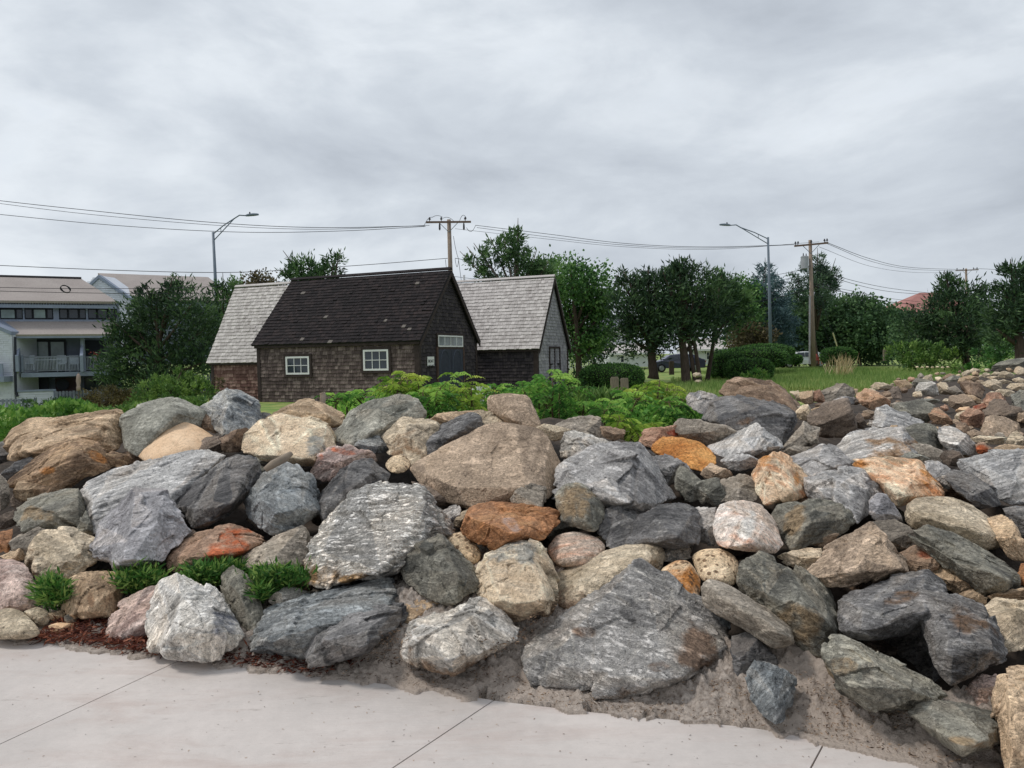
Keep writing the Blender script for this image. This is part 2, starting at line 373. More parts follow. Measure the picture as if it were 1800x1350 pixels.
def lobe(px,rng,front=None,bias=0.0,thick=1.0,p=34,level=6,chips=9,bulge=.5,rough=1.0,ang=None):
    """star shaped solid whose cone through the photo outline is filled with depth; returns world verts"""
    area,cx,cy=poly_area_c(px); ymax=max(q[1] for q in px)
    Dc=heapD(cx,cy*.45+ymax*.55)+bias
    S=math.sqrt(area)/F_PX*Dc
    pts=[]
    vmin=min(q[1] for q in px)
    def dep(u,v): return Dc+max(-.5*S,min(.5*S,.7*(heapD(u,v)+bias-Dc)))+S*(.42*(ymax-v)/(ymax-vmin+1e-6)-.15)
    for (u,v) in px:
        Y=dep(u,v)+rng.uniform(-.05,.05)*S
        # depth must give a solid: outline vertices sit near its middle depth
        pts.append(at(u,v,Y))
    auto=front is None; fr_planes=[]
    if auto:
        vd=np.array(at(cx,cy,1.0))-np.array([0,0,1.6]); vd/=np.linalg.norm(vd); rt=np.cross(vd,[0,0,1.]); rt/=np.linalg.norm(rt); upv=np.cross(rt,vd)
        umin=min(q[0] for q in px); umax=max(q[0] for q in px)
        ru=cx+rng.uniform(-.22,.22)*(umax-umin); rv=cy+rng.uniform(-.14,.18)*(ymax-vmin)
        Rp=np.array(at(ru,rv,dep(ru,rv)-S*rng.uniform(.40,.58)*thick))
        if p>15:
            sets=[[(90,54),(205,36),(-28,36)],[(80,52),(178,40),(-5,34),(268,46)],[(112,56),(28,44),(215,34),(-60,42)],[(90,58),(235,28),(-45,44)]]
            for (ph,t) in sets[rng.integers(len(sets))]:
                ph=math.radians(ph+rng.uniform(-22,22)); t=math.radians(t+rng.uniform(-9,9))
                n=-math.cos(t)*vd+math.sin(t)*(math.cos(ph)*rt+math.sin(ph)*upv); fr_planes.append((n,Rp+n*rng.uniform(-.03,.07)*S))
            front=[(cx+(u-cx)*.93,cy+(v-cy)*.93,1.9/thick) for u,v in px]
        else:
            k=6; front=[(cx+(u-cx)*.5,cy+(v-cy)*.5,.9) for u,v in px]+[(cx,cy,1.1)]
    for q in front:
        k=q[2] if len(q)>2 else 1.0
        pts.append(at(q[0],q[1],dep(q[0],q[1])-bulge*(1 if auto else 1.55)*S*k*thick))
    for (u,v) in px:
        f=rng.uniform(.6,.85); pts.append(at(cx+(u-cx)*f,cy+(v-cy)*f,dep(u,v)+S*thick*rng.uniform(.45,.75)))
    bm=bmesh.new(); vs=[bm.verts.new(q) for q in pts]
    r=bmesh.ops.convex_hull(bm,input=vs)
    hv=np.array([g.co[:] for g in r['geom'] if isinstance(g,bmesh.types.BMVert) and g.is_valid])
    c0=hv.mean(0); pl=[]
    for g in bm.faces:
        n=np.array(g.normal[:]) if g.normal.length>0 else None
        g.normal_update(); n=np.array(g.normal[:]); 
        if np.linalg.norm(n)<.5: continue
        d=float(n@(np.array(g.verts[0].co[:])-c0))
        if d<0: n=-n; d=-d
        if g.calc_area()<1e-5*S*S: continue
        pl.append((n,d))
    bm.free()
    X=np.array(pts)-c0
    for i in range(chips):
        n=rng.normal(size=3); n[1]-=.6; n/=np.linalg.norm(n)
        s=(X@n).max(); pl.append((n,s*rng.uniform(.93,.985) if not auto else s*rng.uniform(.86,.97)))
    if p>15:
        for i in range(3):
            a=rng.uniform(0,6.28); n=np.array([math.cos(a),rng.uniform(-.45,.3),math.sin(a)]); n/=np.linalg.norm(n)
            s=(X@n).max(); pl.append((n,s*rng.uniform(.88,.955)))
    for n,pt in fr_planes:
        d=float(n@(pt-c0)); pl.append((n,max(d,.12*S)))
    Nn=np.array([q[0] for q in pl],np.float32); Dd=np.array([q[1] for q in pl],np.float32)
    V,Fc=ico(level)
    # stretch the sampling toward the long axes
    ev,evec=np.linalg.eigh(np.cov(X.T)); sc=np.sqrt(np.maximum(ev,1e-6)); sc=(sc/sc.max())**.75
    dirs=(V*sc.astype(np.float32))@evec.T.astype(np.float32); dirs/=np.linalg.norm(dirs,axis=1)[:,None]
    wv=rng.uniform(0,50,3)
    wd=np.stack([fbm(dirs*3.2+wv+k*9,3,k) for k in range(3)],1)*(.028*rough)
    dd=dirs+wd; dd/=np.linalg.norm(dd,axis=1)[:,None]
    q=np.maximum(dd@Nn.T,0)/Dd
    m=q.max(1,keepdims=True); rr=1/(m[:,0]*((q/m)**p).sum(1)**(1.0/p))
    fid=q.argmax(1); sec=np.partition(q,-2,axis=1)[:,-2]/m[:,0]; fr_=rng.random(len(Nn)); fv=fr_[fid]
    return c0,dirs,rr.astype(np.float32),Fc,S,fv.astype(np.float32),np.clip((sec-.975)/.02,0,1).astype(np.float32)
ROCKS=0
def rock(label,reg,outline,mat='grey',front=None,ang=None,patch=None,sand=0,name='boulder',cat='boulder',group=None,
         bias=0.0,thick=1.0,p=None,level=None,rough=1.0,rnd=0,layers=1.0,extra=None,chips=9,bulge=.5,bump_amp=1.0,seed=None,lf=1.0):
    global ROCKS
    ROCKS+=1
    rng=np.random.default_rng(seed if seed is not None else 1000+ROCKS*7)
    lobes=[(outline,front)]+(extra or [])
    VV=[];FF=[];CO=[];FV=[];EG=[];PA=[];SA=[];base=0; c_all=None
    if p is None: p={0:130,1:26,2:10}[rnd]
    if rnd==2: chips=3; rough=rough*.6; bump_amp=bump_amp*.6
    # rock frame: strata normal tilts with the requested band direction on the photo
    a=math.radians(ang if ang is not None else rng.uniform(-35,40)); 
    nz=np.array([-math.sin(a),.5,math.cos(a)]); nz/=np.linalg.norm(nz)
    tx=np.array([math.cos(a),0,math.sin(a)]); tx-=nz*(tx@nz); tx/=np.linalg.norm(tx); ty=np.cross(nz,tx)
    B=np.stack([tx,ty,nz],1).astype(np.float32); off=rng.uniform(0,40,3).astype(np.float32)
    for (ol,fr) in lobes:
        px=conv(reg,ol); A_,gx,gy=poly_area_c(px); gs=1.035 if A_<9000 else 1.02; px=[(gx+(a1-gx)*gs,gy+(b1-gy)*gs) for a1,b1 in px]; frp=conv(reg,fr) if fr else None
        A=poly_area_c(px)[0]
        lv=level or (7 if A>11000 else 6 if A>700 else 5)
        c0,dirs,r,Fc,S,fv,eg=lobe(px,rng,frp,bias,thick,p,lv,chips,bulge,rough)
        if c_all is None: c_all=c0
        Pw=dirs*r[:,None]; co=(Pw+(c0-c_all)).astype(np.float32)@B
        sm=min(S,.7)
        amp=rough*bump_amp*.72
        cn=co+off
        d=fbm(cn*(1.9/max(S,.15)**.5),3,1)*.014*sm*amp
        if rnd<2:   # chipped facets: small planes broken out of the faces
            for (K_,am) in ((16,.30),(70,.25)):
                sd=rng.normal(size=(K_,3)).astype(np.float32); sd/=np.linalg.norm(sd,axis=1)[:,None]
                wq=dirs+np.stack([perlin(cn*5,40+q_) for q_ in range(3)],1)*.05
                ki=(wq@sd.T).argmax(1); gr=rng.normal(size=(K_,3)).astype(np.float32); of=rng.uniform(-1,1,K_).astype(np.float32)
                loc=dirs-sd[ki]
                d+=(((loc*gr[ki]).sum(1))*am*.55*S*r/r.mean()*.5+of[ki]*.010*sm*(am/.1))*amp*(.4 if rnd else 1)
        rg=1-np.abs(fbm(cn*4.3/max(S,.2)**.4,4,5)); d-= (np.maximum(rg-.62,0))*.035*sm*amp
        d+= fbm(cn*13,3,9)*.010*sm**.5*amp
        if lv>=6: d+= fbm(cn*36,2,13)*.0035*amp
        # layered breakage
        s=cn[:,2]*(lf*9/max(S,.25)**.5)+fbm(cn*np.array([1.2,1.2,.6]),3,21)*1.3
        fr_=s-np.floor(s); step=np.where(fr_<.82,fr_/.82,(1-fr_)/.18)
        hs=np.abs(perlin(np.stack([np.floor(s)*1.7,cn[:,0]*1.5,cn[:,1]*1.5],1),31))
        d+= (step-.5)*.036*sm*layers/lf**.6*amp*(.3+hs)
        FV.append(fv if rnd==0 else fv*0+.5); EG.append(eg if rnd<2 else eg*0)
        Pn=dirs*(r+d)[:,None]
        W=Pn+c0
        VV.append(W); FF.append(Fc+base); base+=len(W); CO.append(((W-c_all).astype(np.float32)@B+off))
    W=np.concatenate(VV); Fa=np.concatenate(FF); co=np.concatenate(CO)
    # keep it standing on the ground
    PAt=np.zeros(len(W),np.float32); SAt=np.zeros(len(W),np.float32)
    if patch:
        u,v=project(W)
        for e in patch:
            (cx,cy)=conv(reg,[(e[0],e[1])])[0]; s=REG[reg][2]; rx=e[2]/s; ry=e[3]/s; t=math.radians(e[4] if len(e)>4 else 0)
            du=(u-cx)*math.cos(t)-(v-cy)*math.sin(t); dv=(u-cx)*math.sin(t)+(v-cy)*math.cos(t)
            cs=(co*2.6).astype(np.float32); du=du+fbm(cs,4,71)*rx*.75; dv=dv+fbm(cs,4,83)*ry*.75
            q=np.sqrt((du/rx)**2+(dv/ry)**2); PAt=np.maximum(PAt,np.clip(1.4-q,0,.78))
    if sand:
        cen=W.mean(0); zz=(W[:,2]-W[:,2].min())/(np.ptp(W[:,2])+1e-6)
        SAt=np.clip(sand-zz*sand*.9,0,1)
    minz=W[:,2].min(); org=np.array([c_all[0],c_all[1],max(minz,-.05)])
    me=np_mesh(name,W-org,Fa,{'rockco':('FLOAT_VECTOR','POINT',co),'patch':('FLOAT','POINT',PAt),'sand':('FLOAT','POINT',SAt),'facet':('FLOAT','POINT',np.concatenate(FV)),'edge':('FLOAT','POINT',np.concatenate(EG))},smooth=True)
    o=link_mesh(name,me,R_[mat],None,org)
    tag(o,label,cat,group)
    return o
# ------------------------------------------------------------------ ground, rubble bed, walkway, sand
def smooth(a,b,x):
    t=min(max((x-a)/(b-a),0),1); return t*t*(3-2*t)
def backY(x,y):
    u=900+x/max(y,1)*F_PX
    return float(np.interp(u,[0,1000,1250,1400,1500,1600,1700,1800],[8.3,8.6,10.5,15,19,25,29,32]))
def bedz(x,y):
    s=y-edgeY(x); u=900+x/max(y,1)*F_PX
    zc=float(np.interp(u,[900,1500],[1.2,.75]))
    z=min(.3*s,zc)-.34
    if s<.9: z=min(z,-.02) if s<.3 else z
    return z-(zc+.1)*smooth(0,1.2,y-backY(x,y))
def gz(x,y):
    return -.9*smooth(12,30,-x)*smooth(14,30,y)
def soil_mat(name,a,b,scale=9,bs=.8,c=None):
    m,nt,bb,o=newmat(name); v=objvec(nt); f=noise(nt,v,scale,8,.68); f2=noise(nt,v,1.1,5,.6)
    col=ramp(nt,f,[(.3,lin(b)),(.7,lin(a))])
    if c: col=mixc(nt,ramp(nt,f2,[(.45,(0,0,0)),(.6,(1,1,1))]),col,lin(c))
    nt.links.new(col,bb.inputs['Base Color']); bb.inputs['Roughness'].default_value=.95
    bump(nt,bb,f,bs,.03); return m
lawn=soil_mat('lawn grass',(122,148,76),(92,118,54),3.5,.6,(146,152,88))
xs=np.concatenate([np.linspace(-400,-60,18),np.linspace(-56,56,57),np.linspace(60,400,18)])
ys=np.concatenate([np.linspace(-6,40,24),np.linspace(44,120,20),np.linspace(135,900,20)])
def grid_mesh(name,xs,ys,zf,mat,smoothf=True,keep=None):
    X,Y=np.meshgrid(xs,ys); Z=np.vectorize(zf)(X,Y); V=np.stack([X.ravel(),Y.ravel(),Z.ravel()],1)
    nx=len(xs); ny=len(ys); idx=np.arange(nx*ny).reshape(ny,nx)
    Fq=np.stack([idx[:-1,:-1].ravel(),idx[:-1,1:].ravel(),idx[1:,1:].ravel(),idx[1:,:-1].ravel()],1)
    if keep is not None:
        c=V[Fq].mean(1); Fq=Fq[[bool(keep(q[0],q[1])) for q in c]]
    return link_mesh(name,np_mesh(name,V,Fq,{'rnd':('FLOAT','FACE',RNG.random(len(Fq)))},smooth=smoothf),mat)
g=grid_mesh('ground',xs,ys,lambda x,y: gz(x,y)-.06-(.3 if y<9 else 0),lawn); tag(g,kind='structure')
bedm=soil_mat('dark soil between rocks',(88,77,68),(46,41,37),7,1.0)
b_=grid_mesh('rubble_bed',np.linspace(-11,26,150),np.concatenate([np.linspace(2.2,12,60),np.linspace(12.5,36,40)]),
   lambda x,y: bedz(x,y)+.05*float(0),bedm,keep=lambda x,y: y>edgeY(x)+.12 and bedz(x,y)>-.45)
V=np.array([v.co[:] for v in b_.data.vertices]); V[:,2]+=fbm(V*2.1,4,77)*.09; b_.data.vertices.foreach_set('co',V.astype(np.float32).ravel()); b_.data.update()
tag(b_,kind='structure')
# road behind the lawn
road=plain('asphalt road',(118,118,120),.9,.1,2,g=.9)
mb=MB(); mb.add([(-60,60,gz(-60,60)-.02),(90,56,-.02),(90,64,-.02),(-60,68,gz(-60,68)-.02)],[(0,1,2,3)])
r_=mb.build('road',road); tag(r_,kind='structure')

# walkway of pale concrete panels with open joints
m,nt,bb,o=newmat('pale concrete'); v=objvec(nt)
f1=noise(nt,v,.9,6,.55); f2=noise(nt,v,14,8,.7); f3=noise(nt,v,3,7,.65,.8)
col=ramp(nt,f1,[(.35,lin((188,181,176),1.0)),(.65,lin((207,198,192),1.0))])
k=N(nt,'ShaderNodeMapping'); k.inputs['Scale'].default_value=(.8,3.2,1); k.inputs['Rotation'].default_value=(0,0,.12); nt.links.new(v,k.inputs[0])
stn=noise(nt,k.outputs[0],1.25,7,.66,.6)
col=mixc(nt,ramp(nt,stn,[(.5,(0,0,0)),(.7,(.6,.6,.6))]),col,lin((180,163,155)))
fl=noise(nt,k.outputs[0],6,6,.75); col=mixc(nt,ramp(nt,fl,[(.60,(0,0,0)),(.72,(.5,.5,.5))]),col,lin((128,118,110)))
grit=noise(nt,v,70,3,.6); col=mixc(nt,ramp(nt,grit,[(.70,(0,0,0)),(.76,(.6,.6,.6))]),col,lin((110,98,90)))
col=mixc(nt,1.0,col,ramp(nt,f2,[(.3,(.93,.93,.93)),(.7,(1.04,1.04,1.04))]),'MULTIPLY')
nt.links.new(col,bb.inputs['Base Color']); bb.inputs['Roughness'].default_value=.88
kb=N(nt,'ShaderNodeMapping'); kb.inputs['Scale'].default_value=(6,90,1); kb.inputs['Rotation'].default_value=(0,0,.35); nt.links.new(v,kb.inputs[0]); br=noise(nt,kb.outputs[0],1.0,3,.6)
bump(nt,bb,M(nt,'ADD',M(nt,'ADD',f2,M(nt,'MULTIPLY',fl,.6)),M(nt,'MULTIPLY',br,.8)),.45,.006); conc=m
edge_px=[(-900,1040),(-300,1092),(0,1125),(150,1137),(330,1160),(450,1173),(560,1188),(720,1208),(880,1233),(1040,1252),(1200,1267),(1300,1277),(1400,1290),(1500,1310),(1580,1330),(1660,1355),(1800,1412),(2000,1530)]
EP=[ground_at(u,v,0) for u,v in edge_px]
def on_edge(px): # point on the edge polyline nearest to the given pixel
    q=ground_at(*px,0); best=None
    for i in range(len(EP)-1):
        a,b=EP[i],EP[i+1]; d=b-a; t=min(max(float((q-a)@d/(d@d)),0),1); p=a+t*d; e=np.linalg.norm(p-q)
        if best is None or e<best[0]: best=(e,i,p)
    return best[1],best[2]
joints=[((0,1308),(318,1160)),((690,1350),(868,1231)),((1425,1350),(1452,1299))]
cuts=[]
for a,b in joints:
    A=ground_at(*a,0); B=ground_at(*b,0); i,P=on_edge(b); d=(A-P); d/=np.linalg.norm(d); cuts.append((i,P,d))
mb=MB(); gap=.007
def side(P,d,s): # perpendicular shift
    n=np.array([-d[1],d[0],0]); n=n if n[0]>0 else -n; return P+n*s*gap
prev=None
for k_ in range(len(cuts)+1):
    L=cuts[k_-1] if k_>0 else None; R=cuts[k_] if k_<len(cuts) else None
    top=[]
    i0=0; i1=len(EP)-1
    if L is not None: top.append(side(L[1],L[2],.5)); i0=L[0]+1
    if R is not None: i1=R[0]
    top+= [EP[i] for i in range(i0,i1+1)]
    if R is not None: top.append(side(R[1],R[2],-.5))
    bot=[]
    if R is not None:
        t=(-3-R[1][1])/R[2][1]; bot.append(side(R[1]+R[2]*t,R[2],-.5))
    else: bot.append(np.array([6,-3,0.]))
    if L is not None:
        t=(-3-L[1][1])/L[2][1]; bot.append(side(L[1]+L[2]*t,L[2],.5))
    else: bot.append(np.array([-9,-3,0.]))
    mb.prism([p+np.array([0,0,-.1]) for p in top+bot],(0,0,.1))
wk=mb.build('walkway',conc); tag(wk,kind='structure')
mb=MB(); mb.add([(-12,-4,-.085),(8,-4,-.085),(8,8,-.085),(-12,8,-.085)],[(0,1,2,3)]); sb=mb.build('walkway_base',plain('joint dirt',(112,102,94),.95)); tag(sb,kind='structure')

# loose sand strip climbing between the front boulders
sandm=soil_mat('coarse sand with seaweed bits',(218,205,193),(122,108,97),34,1.0,(194,179,166))
def sand_h(x,y):
    u=900+x/max(y,.5)*F_PX; s=y-edgeY(x)
    hmax=float(np.interp(u,[0,300,500,700,850,940,1010,1080,1200,1500,1700],[.05,.06,.12,.24,.32,.32,.28,.2,.14,.2,.16]))
    reach=float(np.interp(u,[0,300,600,700,850,940,1010,1080,1200,1500,1700],[.6,.6,.6,.7,.9,1.5,1.5,.9,.7,1.0,.9]))
    return .012+hmax*smooth(0,reach,s)*(1-.9*smooth(1.35,1.9,s))
xs=np.linspace(-4.6,3.6,680); ys=np.linspace(2.0,5.6,340)
X,Y=np.meshgrid(xs,ys); XY=np.stack([X.ravel(),Y.ravel()],1)
ed=np.array([edgeY(x) for x in xs]); S_=(Y-ed[None,:]).ravel()
Z=np.array([sand_h(a,b) for a,b in XY])
P3=np.stack([XY[:,0],XY[:,1],np.zeros(len(XY))],1)
wob=fbm(P3*5,4,3)*.10
Z=Z+np.clip(S_*4+.15,0,1)*(fbm(P3*9,4,50)*.026+np.abs(fbm(P3*20,4,60))*.046)
Z=np.where(S_+wob<0,-.06,Z)
idx=np.arange(len(XY)).reshape(len(ys),len(xs))
Fq=np.stack([idx[:-1,:-1].ravel(),idx[:-1,1:].ravel(),idx[1:,1:].ravel(),idx[1:,:-1].ravel()],1)
Vs=np.stack([XY[:,0],XY[:,1],Z],1); sm_=(S_+wob)[Fq].max(1)>-.03; lim=np.interp(900+Vs[:,0]/np.maximum(Vs[:,1],1)*F_PX,[0,600,700,850,1010,1080,1300,1450,1560,1800],[.6,.8,1.1,1.3,1.3,.8,.55,.85,.45,.6]); Fq=Fq[sm_&((S_-lim)[Fq].min(1)<0)]
sand=link_mesh('sand',np_mesh('sand',Vs,Fq,smooth=True),sandm); tag(sand,kind='structure')

# ---- strips: seaweed, mulch
def leafmesh(name,C,D,L,W,mat,parent=None,rnd=None,curve=0.0,side=None,tri=False):
    """diamond leaves. C base (n,3), D direction, L length, W width"""
    n=len(C); C=np.asarray(C,float); D=np.asarray(D,float); D=D/(np.linalg.norm(D,axis=1)[:,None]+1e-9)
    L=np.broadcast_to(np.asarray(L,float),(n,))[:,None]; W=np.broadcast_to(np.asarray(W,float),(n,))[:,None]
    if side is None: side=RNG.normal(size=(n,3))
    sdv=np.cross(D,side); sdv/=np.linalg.norm(sdv,axis=1)[:,None]+1e-9; nn=np.cross(sdv,D)
    a=C; b=C+D*L*.45+sdv*W*.5+nn*L*curve; c=C+D*L; d=C+D*L*.45-sdv*W*.5+nn*L*curve
    V=np.stack([a,b,c,d],1).reshape(-1,3); Fq=np.arange(4*n).reshape(n,4)
    if rnd is None: rnd=RNG.random(n)
    me=np_mesh(name,V,Fq,{'rnd':('FLOAT','FACE',rnd)})
    return link_mesh(name,me,mat,parent)
redm=foliage('red brown seaweed',(50,26,22),(98,48,36),(156,96,70),.1)
brm=foliage('brown seaweed bits',(52,40,32),(104,80,60),(172,144,116),.1)
def scatter_px(n,poly,zf,rng):
    xs_=[p[0] for p in poly]; ys_=[p[1] for p in poly]; out=[]
    def inside(u,v):
        c=False
        for i in range(len(poly)):
            x0,y0=poly[i]; x1,y1=poly[(i+1)%len(poly)]
            if (y0>v)!=(y1>v) and u<(x1-x0)*(v-y0)/(y1-y0)+x0: c=not c
        return c
    while len(out)<n:
        u=rng.uniform(min(xs_),max(xs_)); v=rng.uniform(min(ys_),max(ys_))
        if inside(u,v):
            q=ground_at(u,v,.04); q=ground_at(u,v,zf(q[0],q[1])); out.append(q)
    return np.array(out)
r0=np.random.default_rng(21)
def debris(n,poly,mat,name,lab,L=(.02,.06),W=(.004,.012),lift=.02):
    C=scatter_px(n,poly,lambda x,y: sand_h(x,y),r0); C[:,2]+=r0.random(n)*lift
    D=r0.normal(size=(n,3)); D[:,2]*=.3
    o=leafmesh(name,C,D,r0.uniform(*L,n),r0.uniform(*W,n),mat); tag(o,lab,'seaweed',kind='stuff'); return o
debris(5200,[(60,1128),(110,1095),(180,1070),(260,1095),(262,1140),(350,1155),(330,1160),(150,1136)],redm,'dried_seaweed','dark red brown dried seaweed heaped at the left walkway edge',lift=.05)
debris(1500,[(250,1128),(430,1140),(560,1150),(640,1165),(560,1186),(330,1158)],redm,'dried_seaweed','reddish seaweed scraps below the white triangular boulder and folded boulder')
debris(3600,[(430,1150),(700,1110),(900,1190),(1300,1200),(1400,1180),(1640,1270),(1720,1350),(1640,1345),(1400,1288),(1200,1265),(880,1231),(560,1186)],brm,'seaweed_scraps','brown seaweed scraps strewn over the sand along the walkway',L=(.008,.026),W=(.002,.006))
debris(700,[(700,1100),(900,1130),(1000,960),(1040,980),(930,1140),(760,1190),(640,1170)],brm,'seaweed_scraps','brown scraps on the sand between the pale front boulders',L=(.01,.03),W=(.003,.008))
# specks blown on the concrete
C=[]; 
while len(C)<150:
    u=r0.uniform(0,1750); v=r0.uniform(1150,1350); q=ground_at(u,v,0)
    if q[1]<edgeY(q[0])-.03 and r0.random()<(.25+.75*smooth(1.0,0,edgeY(q[0])-q[1])): C.append([q[0],q[1],.0025])
C=np.array(C); D=r0.normal(size=(len(C),3)); D[:,2]=0
o=leafmesh('debris_specks',C,D,r0.uniform(.004,.018,len(C)),r0.uniform(.002,.005,len(C)),brm,side=np.tile([0,0,1.],(len(C),1))); tag(o,'small dark specks of debris lying on the concrete walkway','debris',kind='stuff')
# stick
def stick(label,pts,rad,mat=None,name='driftwood_stick'):
    mb=MB(); mb.tube(pts,rad,7); o=mb.build(name,mat or plain('driftwood',(150,136,120),.9,.2,6,streak=(1,1,1)),smooth=True,loc=list(pts[0])); tag(o,label,'stick'); return o
stick('pale driftwood stick lying in front of the olive grey block',[at(466,826,5.2),at(480,816,5.22),at(500,806,5.3),at(512,797,5.35)],[.02,.03,.03,.018])
stick('weathered wooden stake leaning by the crest below the shed wall',[at(566,715,7.4),at(568,696,7.6),at(566,690,7.6)],[.03,.032,.028])
# gravel shards in the sand
# ------------------------------------------------------------------ shingled sheds
def shingle_panel(name,O,ex,ez,W,H,course,wr,mat,parent,nrm,inside=None,thick=.03,jit=.012,rng=None,loose=0.0,rc=None):
    rng=rng or random.Random(5); mb=MB(); ex=np.asarray(ex,float); ez=np.asarray(ez,float); nrm=np.asarray(nrm,float); O=np.asarray(O,float)
    rows=int(math.ceil(H/course))
    for i in range(rows):
        z0=i*course; x=-rng.random()*wr[0]
        while x<W:
            w_=rng.uniform(*wr); x0=max(x,0); x1=min(x+w_-.005,W); x+=w_
            if x1-x0<.02: continue
            z1=min(z0+course+.02,H); zb=z0+rng.uniform(-jit,jit)
            if inside:
                ok=inside((x0+x1)/2,(z0+z1)/2)
                if not ok: continue
                if isinstance(ok,tuple):   # clipped interval
                    x0=max(x0,ok[0]); x1=min(x1,ok[1])
                    if x1-x0<.02: continue
            t=thick*rng.uniform(.8,1.3)+(loose if rng.random()<.02 else 0)
            a=O+ex*x0+ez*zb; b=O+ex*x1+ez*zb; c=O+ex*x1+ez*z1; d=O+ex*x0+ez*z1
            A,B_,C_,D_=a+nrm*t,b+nrm*t,c+nrm*.003,d+nrm*.003
            mb.add([A,B_,C_,D_,a,b],[(0,1,2,3),(4,5,1,0),(4,0,3),(5,2,1)],rng.random() if rc is None else rc+rng.uniform(-.08,.08))
    return mb.build(name,mat,parent)
def shinglemat(name,dark,mid,light,rare=None,rarec=None,g=1.0,streakc=None):
    m,nt,b,o=newmat(name); rn=attr(nt,'rnd').outputs['Fac']; v=objvec(nt)
    s=N(nt,'ShaderNodeMapping'); s.inputs['Scale'].default_value=(9,9,1.5); nt.links.new(v,s.inputs[0])
    f=noise(nt,s.outputs[0],2.2,6,.65); f0=noise(nt,v,.7,5,.6)
    x=M(nt,'ADD',M(nt,'MULTIPLY',rn,.22),M(nt,'ADD',M(nt,'MULTIPLY',f,.58),M(nt,'MULTIPLY',f0,.25)))
    col=ramp(nt,x,[(.3,lin(dark,g)),(.52,lin(mid,g)),(.74,lin(light,g))])
    if rare: 
        li=noise(nt,v,7,3,.6); msk=M(nt,'MULTIPLY',ramp(nt,li,[(.72,(0,0,0)),(.76,(1,1,1))]),1.0)
        col=mixc(nt,msk,col,lin(rare,g))
        col=mixc(nt,M(nt,'GREATER_THAN',rn,.993),col,lin(rare,g))
    nt.links.new(col,b.inputs['Base Color']); b.inputs['Roughness'].default_value=.92
    bump(nt,b,f,.5,.01); return m
m_darkroof=shinglemat('dark roof shingles',(18,16,18),(34,29,31),(58,48,47),rare=(112,106,100))
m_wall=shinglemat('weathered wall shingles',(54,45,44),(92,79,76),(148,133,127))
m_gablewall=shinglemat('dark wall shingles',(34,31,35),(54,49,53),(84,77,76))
m_lightroof=shinglemat('pale roof shingles',(146,139,135),(186,180,176),(216,210,205),g=1.0)
m_greywall=shinglemat('grey wall shingles',(112,110,114),(150,148,152),(184,181,182))
m_trim=plain('dark brown trim',(62,52,50),.85,.2,5,streak=(1,1,1))
m_dktrim=plain('near black trim',(38,37,42),.85,.2,5)
m_white=plain('white paint',(226,226,226),.5,.04,3)
m_pane=glass('dark window pane',(52,60,70))
m_panel=glass('pale curtain pane',(142,150,156),.2)
m_door=plain('dark slate blue door paint',(54,59,72),.6,.12,6)
YAW=math.radians(22); C22,S22=math.cos(YAW),math.sin(YAW)
class Hut:
    def __init__(s,u,Y,L,W,ze,zr,z0=-.05):
        x=(u-900)/F_PX*Y; s.O=np.array([x,Y,0.]); s.L=L; s.W=W; s.ze=ze; s.zr=zr; s.z0=z0
        s.ex=np.array([-C22,S22,0]); s.ey=np.array([S22,C22,0]); s.ez=np.array([0,0,1.])
        s.nf=-s.ey; s.ng=-s.ex
    def P(s,a,b,z): return s.O+s.ex*a+s.ey*b+s.ez*z
